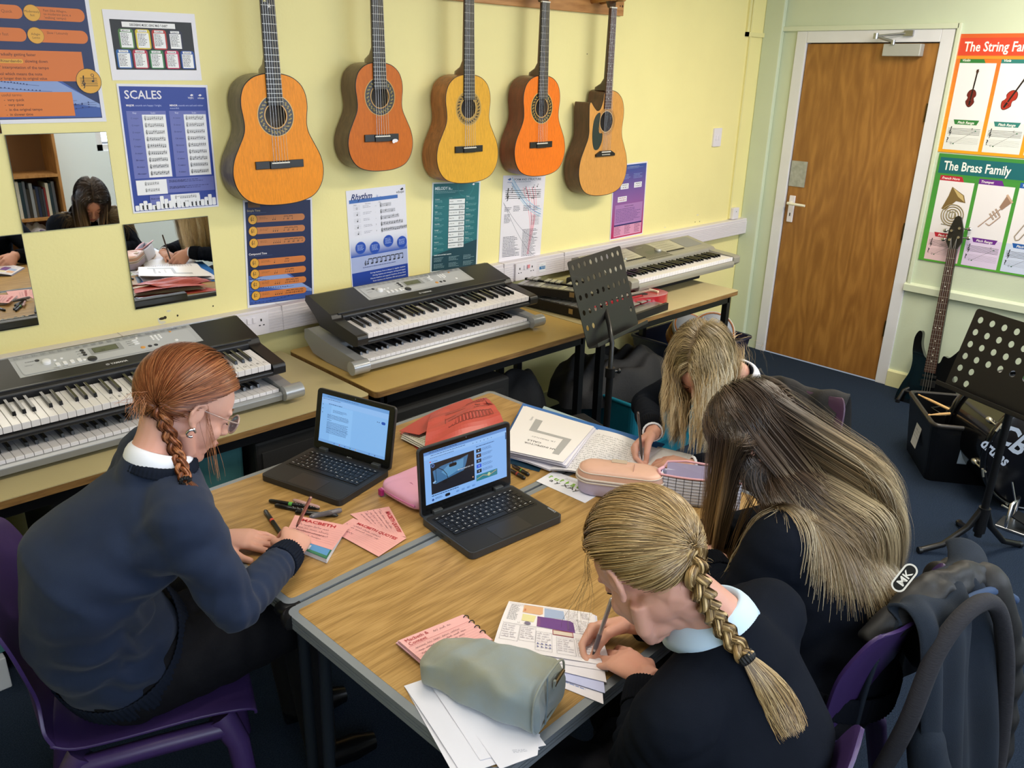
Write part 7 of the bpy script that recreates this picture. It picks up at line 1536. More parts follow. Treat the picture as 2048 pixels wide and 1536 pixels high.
def fall(M, n, seed, coll, steps, step, out=.8, grav=(0, 0, -1), wave=0, wl=.09, back=.25, part_x=0.0, stiff=.72, sel=None, lens=(.7, 1), extra=.012, clump=60, fwd=0, bias=None, bsteps=12, bsel=None, gather=0):
    """loose hair: leaves the parting sideways, then hangs under its own weight over whatever it meets"""
    r = np.random.default_rng(seed); d = roots(n*3, seed)
    if sel is not None: d = d[sel(d)]
    d = d[:n]; n = len(d); L = np.array(HC)+d*(HR-.002); P = to_w(M, L); sx = np.where(d[:, 0] >= part_x, 1., -1.)
    D = np.stack([sx*out, np.where(d[:, 2] > .2, -back+fwd, -.1), np.full(n, -.2)], 1); D = D-d*(D*d).sum(1)[:, None]; D = D @ M[:3, :3].T; D /= np.maximum(np.linalg.norm(D, axis=1), 1e-6)[:, None]
    clump_c = roots(clump, seed+77); ci = np.argmax(d @ clump_c.T, axis=1); cph = r.uniform(0, 6.28, (clump, 3)); ex = extra*(.15+.85*r.random(n)**1.5); paths = [P.copy()]; g = nrm(grav); ln = r.uniform(*lens, n)
    G = np.repeat(g[None], n, 0); Bm = np.zeros(n, bool) if bias is None else (bsel(d) if bsel is not None else np.ones(n, bool)); C0 = hp(M, *HC)
    for i in range(steps):
        w_ = wave*np.stack([np.sin(6.283*i*step/wl+cph[ci, 0]), np.cos(6.283*i*step/wl*.9+cph[ci, 1]), 0*cph[ci, 2]], 1)*min(1, i/8)
        g2 = G.copy()
        if bias is not None and i < bsteps: g2[Bm] = nrm(bias)
        D = D*stiff+g2*(1-stiff)+w_*.06
        if gather and i > 6:
            for c in range(0, clump):
                m = ci == c
                if m.sum() > 2: D[m] += (P[m].mean(0)-P[m])*gather
        D /= np.linalg.norm(D, axis=1)[:, None]; Q = P+D*(step*ln)[:, None]
        if i < 7: # stay on the scalp at first
            Li = (Q-M[:3, 3]) @ M[:3, :3]; q = (Li-np.array(HC))/HR; rr = np.linalg.norm(q, axis=1); k = np.minimum(rr, 1.0+ex/.09+.006*i); Q = to_w(M, np.array(HC)+q/rr[:, None]*k[:, None]*HR)
        Q = coll.push(Q, ex); m = np.linalg.norm(Q-P, axis=1) > 1e-5; D2 = Q-P; D2 /= np.maximum(np.linalg.norm(D2, axis=1), 1e-6)[:, None]; D = np.where(m[:, None], D2, D); P = Q; paths.append(P.copy())
    return np.stack(paths, 1), ci, d
from mathutils.bvhtree import BVHTree
def surf(px, py, objs, off):
    """point on the clothing or skin seen at a pixel, lifted off towards the viewer's side"""
    v = nrm(_f*CF+CR_*(px-1024)+CU_*(768-py)); best = None
    for o in objs:
        t = BVHTree.FromPolygons([v_.co for v_ in o.data.vertices], [tuple(p.vertices) for p in o.data.polygons]) if o.name not in _BV else _BV[o.name]; _BV[o.name] = t
        h = t.ray_cast(Vector(CPOS), Vector(v))
        if h[0] is not None and (best is None or h[3] < best[0]): best = (h[3], np.array(h[0])-v*off)
    return best[1] if best else CPOS+v*1.3
_BV = {}
def outside(P, o, off):
    t = BVHTree.FromPolygons([v_.co for v_ in o.data.vertices], [tuple(p.vertices) for p in o.data.polygons]); P = P.copy(); zt = max(v_.co.z for v_ in o.data.vertices)+.02
    for i in range(P.shape[0]):
        for k in range(5, P.shape[1]):
            if P[i, k, 2] > zt: continue
            l, n, _, d = t.find_nearest(Vector(P[i, k]), .12)
            if l is not None and (Vector(P[i, k])-l).dot(n) < off: q = l+n*(off+.004*(i % 5)/5); P[i, k:] += np.array(q)-P[i, k]
    return P
def child(o, nm): return [c for c in o.children if c.name.startswith(nm)][0]
def rad(f, t):
    return tuple(-np.cross(t, f))
def hand_dir(w, tip): return tuple(nrm(np.array(tip)-np.array(w)))
# ------------------------------------------------ clothes
navy = mat('window_lit_navy_knit', '#232d43', .92, bump=.5, bscale=1400, bdist=.0008, sheen=.08, noise=.08, nscale=9, spec=.15)  # paler copy of the dark knit, window light put into its colour
navyd = mat('dark_navy_knit', '#12161f', .92, bump=.5, bscale=1400, bdist=.0008, noise=.08, nscale=9, spec=.08)
ribm = mat('window_lit_navy_rib', '#151b28', .92, spec=.12); ribd = mat('dark_navy_rib', '#0c0f17', .92, spec=.12)  # first rib is paler too, with the window light in its colour
blackc = mat('black_skirt_cloth', '#0c0c12', .8, bump=.3, bscale=500, spec=.2); tights = mat('black_tights', '#0a0a10', .6); shoem = mat('black_shoe', '#08080a', .3)
shirt = mat('white_shirt', '#e6e9f4', .7, bump=.1, bscale=200)
def ring_band(name, c, axis, r0, r1, h, m, parent, ribs=44, side=None, ry=1.0, depth=.0012, open_=None):
    x, y, d, _ = frame_from(Vector(c), Vector(c)+Vector(axis)); 
    if side is not None: x = Vector(nrm(np.asarray(side)-np.asarray(d)*(np.asarray(side)@np.asarray(d)))); y = d.cross(x)
    mb = MB(); n = ribs*4; V = []
    prof = ((0, 0), (.003, -.0005), (h*.5, .001), (h-.003, 0), (h, -.003))
    for z, e in prof:
        for k in range(n): a = 2*math.pi*k/n; rr = (r0+(r1-r0)*z/h)+e+depth*(1 if (k//2) % 2 else -1); V.append(Vector(c)+d*z+x*rr*math.cos(a)+y*rr*ry*math.sin(a))
    mb.add(V, [(i*n+k, i*n+(k+1) % n, (i+1)*n+(k+1) % n, (i+1)*n+k) for i in range(len(prof)-1) for k in range(n)], 0, True); o = mb.build(name, m, parent); s = o.modifiers.new('t', 'SOLIDIFY'); s.thickness = .003; s.offset = -1; return o
def collar(c, axis, front, r, parent, m=shirt, h=.036, flare=.024, tip=.03):
    """folded shirt collar, open at the front"""
    a = nrm(axis); f = nrm(np.asarray(front)-a*(np.asarray(front)@a)); s = np.cross(f, a); mb = MB(); V = []; n = 40
    for k in range(n+1):
        t = k/n; an = R_(14)+(2*math.pi-R_(28))*t; d = f*math.cos(an)+s*math.sin(an); e = (abs(2*t-1))**4
        for z, rr in ((-.012, r*.98), (h, r*.95), (h+.004, r+.003), (h-.014, r+.010+flare*.3), (-.004-tip*e, r+flare+.012*e)): V.append(np.asarray(c)+a*z+d*rr+f*(.012*e if z < 0 else 0))
    mb.add(V, [(i*5+j, i*5+j+1, (i+1)*5+j+1, (i+1)*5+j) for i in range(n) for j in range(4)], 0, True); o = mb.build('shirt_collar', m, parent, sub=1); q = o.modifiers.new('t', 'SOLIDIFY'); q.thickness = .0016; return o
def face_bits(M, parent, brow='#6a4a30', lip='#b8746c', lash='#3a2820'):
    mb = MB(); mb.M = Matrix(M.tolist())
    for x in (-1, 1): mb.tube([(x*.016, .0835, .0255), (x*.030, .0830, .0305), (x*.044, .0735, .0265)], [.0016, .0022, .001], 6)
    mb.build('eyebrows', mat('brow_'+brow.strip('#'), brow, .8), parent); mb = MB(); mb.M = Matrix(M.tolist())
    for x in (-1, 1): mb.tube([(x*.0185, .0825, -.001), (x*.030, .0865, -.0045), (x*.0415, .078, -.0015)], [.0009, .0014, .001], 6)
    mb.build('eyelashes', mat('lash_'+lash.strip('#'), lash, .8), parent); mb = MB(); mb.M = Matrix(M.tolist())
    mb.ball((0, .0955, -.0535), (.0165, .004, .0036), 14); mb.ball((0, .0945, -.0605), (.0145, .0045, .0044), 14); mb.build('lips', mat('lip_'+lip.strip('#'), lip, .4), parent)
def figure(label, head, fw, up, c7, shR, shL, elR, wrR, elL, wrL, pel, hands, kneeR, kneeL, footR, footL, knit, rib, skin, wide=1.0, folds=(), hem=True, hs=1.0, spine=None, neck_r=.043, cloth=blackc):
    """one seated person: a continuous body with clothes over it"""
    M = headM(head, fw, up, hs); A = [V3(*p) for p in (c7, shR, shL, elR, wrR, elL, wrL, pel)]; c7, shR, shL, elR, wrR, elL, wrL, pel = A; side = nrm(shR-shL); mid = (shR+shL)/2; fr = np.cross((0, 0, 1), side)
    fr = nrm(fr)
    if spine is None: spine = [(pel*(1-t)+mid*t)-fr*.05*math.sin(math.pi*t) for t in (.3, .62)]
    else: spine = [V3(*s) for s in spine]
    mb = MB(); head_prims(mb, M); nb = hp(M, 0, -.035, -.045); limb(mb, [tuple(c7-V3(0, 0, .02)), tuple((c7+nb)/2+fr*.006), tuple(nb)], [neck_r*1.15, neck_r, neck_r], 18); mb.tube([tuple(c7+fr*.03-V3(0, 0, .02)), hp(M, 0, .01, -.06)], [neck_r*.85, .034], 14); mb.M = Matrix(M.tolist()); mb.ball((0, -.002, -.052), (.055, .056, .040), 18); mb.M = Matrix.Identity(4)
    loft(mb, [(pel, .12, .09), (spine[0], .10, .08), (spine[1], .11, .085), (mid, .12, .07), (c7-V3(0, 0, .025), .05, .05)], side, 20)
    for s_, e_, w_ in ((shR, elR, wrR), (shL, elL, wrL)): limb(mb, [tuple(s_), tuple(e_), tuple(e_*.4+w_*.6), tuple(w_)], [.045, .036, .031, .0225], 14); mb.tube([tuple(mid), tuple(s_)], [.05, .045], 12)
    Ms = []
    for (W_, (fd, dr, sg, cu, th)) in zip((wrR, wrL), hands): Ms.append(hand_prims(mb, W_, fd, dr, sg, cu, th))
    for k_, f_ in ((kneeR, footR), (kneeL, footL)):
        h_ = pel+side*(.075 if k_ is kneeR else -.075); limb(mb, [tuple(h_), tuple(k_), tuple(f_)], [.075, .05, .035], 12)
    body = remesh('person', mb, skin, .0032, 5); tag(body, label, 'person')
    for (M_, (fd, dr, sg, cu, th)) in zip(Ms, hands): nails(body, M_, sg, cu, th)
    face_bits(M, body)
    # knitwear
    mb = MB(); w = wide
    loft(mb, [(pel+V3(0, 0, .02), .172*w, .138), (pel*.6+spine[0]*.4, .165*w, .135), (spine[0], .150*w, .128), (spine[1], .160*w, .126), (mid-V3(0, 0, .03), .158*w, .108), (mid+V3(0, 0, .02)-fr*.01, .125*w, .080), (c7-V3(0, 0, .022), .068, .064), (c7-V3(0, 0, .004)+fr*.012, .057, .055)], side, 32)
    for s_, e_, w_ in ((shR, elR, wrR), (shL, elL, wrL)):
        d = nrm(w_-e_); c_ = w_-d*.062; limb(mb, [tuple(s_), tuple(s_*.5+e_*.5), tuple(e_), tuple(e_*.5+c_*.5), tuple(c_)], [.066, .058, .050, .046, .038], 18); mb.tube([tuple(mid-V3(0, 0, .015)), tuple(s_)], [.078, .066], 16); mb.tube([tuple(spine[1]+fr*.02), tuple(s_-V3(0, 0, .02))], [.09, .058], 16)
    fl = list(folds)
    for s_, e_, w_ in ((shR, elR, wrR), (shL, elL, wrL)): fl += [(tuple(e_), nrm(w_-e_), .075, .034, .0042), (tuple(w_-nrm(w_-e_)*.075), nrm(w_-e_), .05, .026, .0036), (tuple(s_-V3(0, 0, .06)), nrm(e_-s_), .08, .05, .0035)]
    fl += [(tuple(pel*.5+spine[0]*.5-fr*.08), (side*.5+V3(0, 0, 1)), .16, .10, .0035), (tuple(spine[0]+side*.12), (.3, .2, 1), .12, .08, .004), (tuple(spine[0]-side*.12), (-.3, .2, 1), .12, .08, .004)]
    sw = remesh('sweater', mb, knit, .007, 6, body, fl)
    for e_, w_ in ((elR, wrR), (elL, wrL)): d = nrm(w_-e_); ring_band('cuff', w_-d*.062, d, .0405, .034, .05, rib, sw, 34)
    ring_band('neckband', c7-V3(0, 0, .020)+fr*.020, nrm(c7-mid+V3(0, 0, .05)+fr*.05), .076, .067, .020, rib, sw, 50, side, .94, .0006)
    if hem: ring_band('hem', pel+V3(0, 0, .015), nrm(spine[0]-pel), .184*w, .178*w, .055, rib, sw, 90, side, .83, .0010)
    # skirt over the thighs, tights, shoes
    mb = MB(); loft(mb, [(pel+V3(0, 0, -.07)-fr*.02, .155, .13), (pel+V3(0, 0, -.03), .178, .148), (pel+V3(0, 0, .03), .170, .135)], side, 28)
    for k_, s_ in ((kneeR, 1), (kneeL, -1)): h_ = pel+side*(.08*s_)-V3(0, 0, .015); k_ = V3(*k_); limb(mb, [tuple(h_), tuple(h_*.5+k_*.5), tuple(k_)], [.100, .092, .072], 18)
    kk = (V3(*kneeR)+V3(*kneeL))/2; mb.tube([tuple(pel-V3(0, 0, .01)), tuple(kk-nrm(kk-pel)*.05)], [.11, .075], 14)
    d = nrm(kk-pel); remesh('skirt', mb, cloth, .008, 5, body, [(tuple(pel-fr*.05-V3(0, 0, .02)), nrm(V3(0, 0, 1)*.6+d*.8), .18, .055, .007), (tuple(pel+d*.12), nrm(d+side*.5), .16, .06, .007), (tuple(pel+d*.3), d, .14, .07, .004)])
    mb = MB()
    for k_, f_ in ((kneeR, footR), (kneeL, footL)): k_, f_ = V3(*k_), V3(*f_); limb(mb, [tuple(k_), tuple(k_*.6+f_*.4), tuple(f_)], [.058, .056, .040], 14)
    remesh('tights', mb, tights, .009, 2, body)
    for f_ in (footR, footL):
        mb = MB(); a = V3(*f_); mb.ball(a-V3(0, 0, .01), (.04, .04, .035), 12); mb.tube([tuple(a-fr*.03-V3(0, 0, .012)), tuple(a+fr*.09-V3(0, 0, .022)), tuple(a+fr*.15-V3(0, 0, .028))], [.036, .036, .024], 12); mb.build('shoe', shoem, body)
    return body, M, Ms
def head_coll(M, c7, mid, shR, shL, pel, spine=None, r=.10):
    c = Coll(); c.ell(M, HC, HR*.97); c.ell(M, (0, .03, -.035), (.064, .066, .072)); c.cap(hp(M, 0, -.03, -.05), V3(*c7), .052); c.cap(V3(*shR), V3(*shL), .072); return c
def held_pen(label, end, tip, Ln=.142, body='#b8b8bc', body2=None, r=.0042, name='pen'):
    t = V3(*tip); best = None
    for q in np.linspace(1.0, 3.0, 1200):
        e = AT(*end, q); k = abs(np.linalg.norm(e-t)-Ln)
        if e[2] > t[2]+.04 and (best is None or k < best[0]): best = (k, e)
    d = nrm(best[1]-t); o = thing(name, label, 'pen', tuple(t)); o.rotation_euler = Vector(d).to_track_quat('X', 'Z').to_euler(); m1 = mat('penbody_'+body.strip('#'), body, .25, .6); m2 = mat('pentip_dark', '#1a1a1c', .4)
    MB().lathe([(0, 0), (.0006, .001), (.0022, .010), (r*.8, .018)], axis=(1, 0, 0), n=14).build('nib', m2, o); MB().lathe([(r*.8, .018), (r, .03), (r, Ln*.96), (r*.7, Ln), (0, Ln)], axis=(1, 0, 0), n=14).build('barrel', m1, o)
    if body2: MB().lathe([(r*1.02, .024), (r*1.15, .03), (r*1.15, .055), (r*1.02, .06)], axis=(1, 0, 0), n=14).build('grip', mat('pengrip_'+body2.strip('#'), body2, .4), o)
    return o
skinA = skin_mat('skin_fair', '#dcab98', '#d39c8a'); skinB = skin_mat('skin_fair_pink', '#dba892', '#cf9583')
Z = V3(0, 0, 1)
# ---------------------------------------------------------------- red-haired girl at the table's end
school_chair('purple plastic chair under the red-haired girl at the end of the table', -4.575, -1.275, R_(-110), purple)
wR, wL = tuple(TP(586, 1100, .770)), tuple(TP(440, 1076, .752))
P1 = dict(head=(-4.462, -1.425, 1.150), c7=(-4.555, -1.435, 1.070), shR=(-4.560, -1.585, .985), shL=(-4.50, -1.275, 1.00), elR=(-4.50, -1.630, .79), wrR=wR, elL=(-4.56, -1.13, .80), wrL=wL, pel=(-4.63, -1.30, .56),
    spine=[(-4.70, -1.35, .70), (-4.695, -1.40, .86)], kneeR=(-4.24, -1.40, .52), kneeL=(-4.20, -1.20, .52), footR=(-4.22, -1.41, .06), footL=(-4.18, -1.20, .06))
b1, M1, H1_ = figure('person with auburn hair in a plait and clear glasses, in a navy jumper', fw=(.80, -.06, -.56), up=(.35, .0, 1), hs=.94, hands=[(hand_dir(wR, TP(606, 1012, .748)), (.15, -.50, .85), -1, WRITE, TH_W), (hand_dir(wL, TP(562, 1082, .74)), (0, -.1, 1), 1, FLAT, TH_F)], knit=navy, rib=ribm, skin=skinA, folds=[((-4.56, -1.56, .88), (.5, .2, 1), .13, .075, .007), ((-4.72, -1.42, .80), (.6, .5, .6), .16, .12, .006), ((-4.66, -1.50, .68), (.3, .3, 1), .15, .07, .008)], **P1)
held_pen('slim rose-brown pen in the right hand of the red-haired girl', (622, 994), TP(592, 1056, TZ+.017), .12, '#a88078', r=.0042)
collar(V3(*P1['c7'])+V3(.014, .0, -.024), (.42, .02, 1), (1, -.1, 0), .054, b1, flare=.010, tip=.012, h=.034)
A1 = ['#5e3018', '#7a4022', '#8f5230', '#6a381e', '#a36a44']
scalp(M1, '#54290f', b1); G1 = nrm((.60, -.62, -.50))
P, off = gathered(M1, G1, 7000, 11, lift=.012)
ribbons('hair', P, np.full(len(P), .0010), pal(len(P), A1, .10, 5), pal(len(P), A1, .10, 6), M1[:3, 3], hairm, b1, .2)
g = hp(M1, *(np.array(HC)+G1*(HR+.004))); bod = [b1, child(b1, 'sweater'), child(b1, 'shirt_collar')]
bp1 = [g, surf(350, 898, bod, .016), surf(362, 932, bod, .016), surf(372, 962, bod, .016)]
braid('hair_plait', bp1, b1, A1, .034, .050, nf=60, normal=-(_f), tail=[bp1[-1]+V3(.008, -.004, -.020), bp1[-1]+V3(.018, -.006, -.045)], tail_n=70, tail_spread=.012)
ring_band('hair_tie', bp1[-1]-V3(.002, 0, -.003), bp1[-1]-bp1[-2], .010, .010, .006, mat('hair_tie_black', '#101012', .6), b1, 10)
r = np.random.default_rng(8); W = []
for i in range(22):
    a = hp(M1, .071+.006*r.random(), -.006+.016*r.random(), .0+.03*r.random()) if i % 3 else bp1[-1]+r.normal(0, .005, 3); q = [a]; v = V3(.05*r.normal(), .05*r.normal(), -1)
    for k in range(11): v = nrm(v+V3(*(r.normal(0, .06, 3)))+V3(.05*math.sin(i*.4+k*.5)+.02, -.02, -.4)); q.append(q[-1]+v*((.007 if i % 3 == 0 else .012)+.004*r.random()))
    W.append(q)
for i in range(40):
    a = hp(M1, *(np.array(HC)+nrm((.1+.5*r.random(), -.9, -.5+.3*r.random()))*(HR+.002))); q = [a]; v = nrm(V3(-1, -.2*r.random(), -.5*r.random()))
    for k in range(11): v = nrm(v+r.normal(0, .25, 3)+V3(0, 0, -.12)); q.append(q[-1]+v*.006)
    W.append(q)
ribbons('loose_hair', np.array(W), np.full(len(W), .0005), pal(len(W), A1, .2, 1), pal(len(W), ['#a86a3c', '#b87a4c'], .1, 2), CPOS, hairm, b1, .6)
mb = MB(); mb.M = Matrix(M1.tolist())
for x in (-1, 1):
    mb.tube([(x*.033+.025*math.cos(a), .104-.010*abs(x*.033+.025*math.cos(a))/.058, .002+.021*math.sin(a)) for a in np.linspace(0, 6.2832, 25)], .0019, 8, caps=False); mb.tube([(x*.058, .095, .010), (x*.070, .07, .010), (x*.078, -.002, .012), (x*.078, -.016, .002)], .0016, 8)
mb.tube([(-.010, .103, .006), (0, .107, .009), (.010, .103, .006)], .0018, 8); gl = mb.build('glasses', mat('clear_acetate', '#d8c0b8', .12, trans=.6), b1)
mb = MB(); mb.M = Matrix(M1.tolist())
for x in (-1, 1): mb.add([(x*.033+.0235*math.cos(a), .1035-.010*abs(x*.033+.0235*math.cos(a))/.058, .002+.0195*math.sin(a)) for a in np.linspace(0, 6.2832, 25)[:-1]], [tuple(range(24))])
mb.build('lenses', mat('lens_glass', '#f4f8fa', .02, trans=1), gl)
mb = MB(); mb.M = Matrix(M1.tolist()); mb.tube([(.084+.003*math.sin(a), -.006+.0085*math.cos(a), -.040+.0085*math.sin(a)) for a in np.linspace(.6, 5.6, 14)], .0028, 10); mb.ball((.087, -.006, -.030), .0038, 10); mb.build('hoop_earring', mat('silver_jewellery', '#d8d8dc', .12, 1), b1)

# ---------------------------------------------------------------- blonde girl at the right end
wR, wL = tuple(TP(1306, 866, .785)), tuple(TP(1380, 934, .762))
P2 = dict(head=(-3.075, -1.735, 1.000), c7=(-2.955, -1.785, .965), shR=(-2.89, -1.63, .89), shL=(-2.955, -1.945, .875), elR=(-2.97, -1.47, .765), wrR=wR, elL=(-3.00, -2.02, .755), wrL=wL, pel=(-2.80, -1.80, .56),
    kneeR=(-3.08, -1.68, .53), kneeL=(-3.08, -1.92, .53), footR=(-3.06, -1.68, .06), footL=(-3.06, -1.92, .06))
school_chair('dark plum plastic chair under the blonde girl', -2.86, -1.79, R_(90), purple2)
b2, M2, H2_ = figure('person with loose wavy blonde hair bent low over the exercise book, dark jumper', fw=(-.66, -.20, -.72), up=(-.5, .0, 1), hs=.96, hands=[(hand_dir(wR, TP(1264, 902, .742)), rad(hand_dir(wR, TP(1264, 902, .742)), (-.35, -.45, .70)), -1, WRITE, TH_W), (hand_dir(wL, TP(1298, 913, .742)), (0, -.15, 1), 1, BENT, TH_B)], knit=navyd, rib=ribd, skin=skinB, **P2)
held_pen('dark slim pencil in the blonde girl\'s right hand', (1276, 824), TP(1284, 921, TZ+.012), .165, '#5a5250', r=.0040, name='pencil')
collar(V3(*P2['c7'])+V3(-.01, .0, -.030), (-.42, .04, 1), (-1, .1, 0), .060, b2, flare=.016, tip=.015)
for k in (0, 1): w_, e_ = V3(*P2['wrR' if k == 0 else 'wrL']), V3(*P2['elR' if k == 0 else 'elL']); d = nrm(w_-e_); ring_band('shirt_cuff', w_-d*.014, d, .031, .0305, .009, shirt, b2, 20, depth=.0002)
A2r = ['#83704f', '#9c8660', '#b39c74', '#75643f', '#c8b48e']; A2t = ['#d4ba8c', '#e4d0a8', '#c4a878', '#ecdfc0', '#b4986c']
scalp(M2, '#6a5840', b2)
c2 = head_coll(M2, P2['c7'], None, P2['shR'], P2['shL'], P2['pel']); c2.cap(V3(*P2['c7']), (V3(*P2['pel'])+V3(0, 0, .2)), .105); c2.ell(M2, (0, -.014, .03), HR*1.06); c2.cap(P2['shL'], P2['elL'], .066, .055)
Pp, ci, d = fall(M2, 7500, 21, c2, 23, .0145, out=.8, wave=3.2, wl=.10, back=.15, stiff=.74, lens=(.62, 1.0), extra=.016, clump=110, gather=1.2)
Pp[:, 6:] += 0
ribbons('hair', Pp, np.full(len(Pp), .0010), pal(len(Pp), A2r, .08, 3, ci), pal(len(Pp), A2t, .08, 4, ci), M2[:3, 3]-V3(0, 0, .08), hairm, b2, .6, mid=.38)

# ---------------------------------------------------------------- brown-haired girl
wR, wL = tuple(TP(1382, 1076, .770)), tuple(TP(1414, 1112, .768))
P3 = dict(head=(-3.495, -2.150, 1.045), c7=(-3.485, -2.285, .975), shR=(-3.325, -2.305, .895), shL=(-3.645, -2.315, .895), elR=(-3.29, -2.15, .745), wrR=wR, elL=(-3.70, -2.27, .740), wrL=wL, pel=(-3.53, -2.41, .56),
    kneeR=(-3.40, -2.06, .53), kneeL=(-3.62, -2.06, .53), footR=(-3.40, -2.08, .06), footL=(-3.62, -2.08, .06))
school_chair('purple plastic chair under the brown-haired girl, draped with coats', -3.525, -2.285, R_(2), purple)
b3, M3, H3_ = figure('person with very long brown-to-blonde hair parted in the middle, navy jumper', fw=(-.20, .60, -.74), up=(0, .4, 1), hs=.97, hands=[(hand_dir(wR, TP(1360, 1040, .75)), (.1, .2, .95), -1, FIST, TH_X), (hand_dir(wL, TP(1404, 1052, .745)), (-.1, .0, .95), 1, FIST, TH_X)], knit=navyd, rib=ribd, skin=skinA, **P3)
collar(V3(*P3['c7'])+V3(0, .012, -.030), (0, .38, 1), (0, 1, 0), .060, b3, flare=.014)
A3r = ['#33271f', '#3d3028', '#48392e', '#2e241e', '#564436']; A3t = ['#8a7352', '#a48c68', '#b8a37c', '#7c6646', '#c0b090']
scalp(M3, '#3a2c22', b3)
c3 = head_coll(M3, P3['c7'], None, P3['shR'], P3['shL'], P3['pel']); c3.ell(M3, (0, -.008, 0), (.093, .055, .05)); c3.cap(V3(*P3['c7'])-V3(0, 0, .05), V3(*P3['pel'])+V3(0, -.01, .12), .07, .14); c3.cap(P3['shL'], P3['elL'], .066, .055); c3.cap(P3['shR'], P3['elR'], .066, .055)
c3b = Coll(); c3b.e = c3.e[:2]; c3b.cap(V3(*P3['c7'])-V3(0, 0, .05), V3(*P3['pel'])+V3(0, -.01, .12), .09, .14); c3b.cap((-3.40, -2.31, .895), P3['shR'], .072)
Pp, ci, d = fall(M3, 9500, 31, c3b, 37, .0145, out=.6, wave=.10, wl=.2, back=.7, stiff=.78, lens=(.84, 1.0), extra=.016, clump=80, sel=lambda d: (d[:, 1] < -.22) | (d[:, 0] > .05), bias=(.30, -1, -.42), bsteps=25, gather=.5)
sw3 = child(b3, 'sweater'); Pp = outside(Pp, sw3, .004)
ribbons('hair', Pp, np.full(len(Pp), .0011), pal(len(Pp), A3r, .07, 3, ci), pal(len(Pp), A3t, .08, 4, ci), M3[:3, 3]-V3(0, 0, .1), hairm, b3, .5, mid=.52)
Pp, ci, d = fall(M3, 2600, 33, c3b, 36, .0145, out=.9, wave=.12, wl=.2, back=.7, stiff=.74, lens=(.75, 1.0), extra=.020, clump=50, sel=lambda d: (d[:, 1] < .0) & (d[:, 1] > -.75) & (d[:, 0] < -.1), bias=(.22, -.75, -.75), bsteps=24, gather=.4)
Pp = outside(Pp, sw3, .006)
ribbons('hair', Pp, np.full(len(Pp), .0011), pal(len(Pp), A3r, .07, 9, ci), pal(len(Pp), A3t, .08, 10, ci), M3[:3, 3]-V3(0, 0, .1), hairm, b3, .5, mid=.72)
Pp, ci, d = fall(M3, 4200, 32, c3, 28, .0145, out=.9, wave=.12, wl=.18, back=.5, stiff=.76, lens=(.8, 1.0), extra=.012, clump=50, fwd=0, bias=(0, .06, -1), bsteps=24, sel=lambda d: (d[:, 1] > -.3) & (d[:, 0] <= .05), gather=.8)
ribbons('hair', Pp, np.full(len(Pp), .0011), pal(len(Pp), A3r, .08, 7, ci), pal(len(Pp), ['#7a6042', '#8f734e', '#a58a62', '#6a5236'], .08, 8, ci), M3[:3, 3]-V3(0, 0, .1), hairm, b3, .5, mid=.6)

# ---------------------------------------------------------------- girl with the plait nearest the camera
wR, wL = tuple(TP(1264, 1246, .775)), tuple(TP(1292, 1352, .762))
P4 = dict(head=(-4.118, -2.330, 1.062), c7=(-4.035, -2.425, .985), shR=(-3.875, -2.430, .905), shL=(-4.195, -2.455, .885), elR=(-3.78, -2.25, .745), wrR=wR, elL=(-4.15, -2.37, .70), wrL=wL, pel=(-4.03, -2.48, .56),
    kneeR=(-3.92, -2.16, .53), kneeL=(-4.14, -2.16, .53), footR=(-3.92, -2.18, .06), footL=(-4.14, -2.18, .06))
school_chair('purple plastic chair under the girl with the long blonde plait', -4.115, -2.375, R_(2), purple)
b4, M4, H4_ = figure('person with a long blonde plait and pale blue shirt collar, dark jumper', fw=(.10, .60, -.76), up=(.05, .5, 1), hs=.97, hands=[(hand_dir(wR, TP(1178, 1266, .745)), rad(hand_dir(wR, TP(1178, 1266, .745)), (-.35, -.36, .75)), -1, WRITE, TH_W), (hand_dir(wL, TP(1210, 1300, .742)), (-.1, -.15, 1), 1, BENT, TH_B)], knit=navyd, rib=ribd, skin=skinB, wide=1.06, **P4)
held_pen('silver pen in the right hand of the girl with the long plait', (1224, 1196), TP(1184, 1316, TZ+.012), .145, '#b0a8a8', '#6a6068')
collar(V3(*P4['c7'])+V3(-.004, .014, -.026), (-.16, .42, 1), (.1, 1, 0), .056, b4, mat('pale_blue_shirt', '#c4dcf2', .7), h=.034, flare=.022, tip=.022)
A4 = ['#7d623e', '#96774a', '#ac8e5e', '#c4a878', '#6a5436']
scalp(M4, '#6a5434', b4); G4 = nrm((.16, -.86, -.50))
P, off = gathered(M4, G4, 9000, 41, part=False, lift=.014)
ribbons('hair', P, np.full(len(P), .0010), pal(len(P), A4, .10, 5), pal(len(P), A4+['#c0a678'], .10, 6), M4[:3, 3], hairm, b4, .2)
g = hp(M4, *(np.array(HC)+G4*(HR+.006))); bod = [b4, child(b4, 'sweater'), child(b4, 'shirt_collar')]
bp4 = [g, surf(1392, 1150, bod, .030), surf(1408, 1190, bod, .024), surf(1428, 1230, bod, .022), surf(1462, 1277, bod, .020), surf(1492, 1314, bod, .018)]
braid('hair_plait', bp4, b4, A4, .042, .050, nf=90, normal=-(_f)+V3(0, 0, .3), tail=[surf(1530, 1362, bod, .018), surf(1562, 1412, bod, .020), surf(1590, 1468, bod, .022)], tail_n=900, tail_spread=.030)
ring_band('hair_tie', bp4[-1]-(bp4[-1]-bp4[-2])*.15, bp4[-1]-bp4[-2], .0135, .0125, .014, mat('hair_tie_black', '#101012', .6), b4, 16)
r = np.random.default_rng(4); W = []
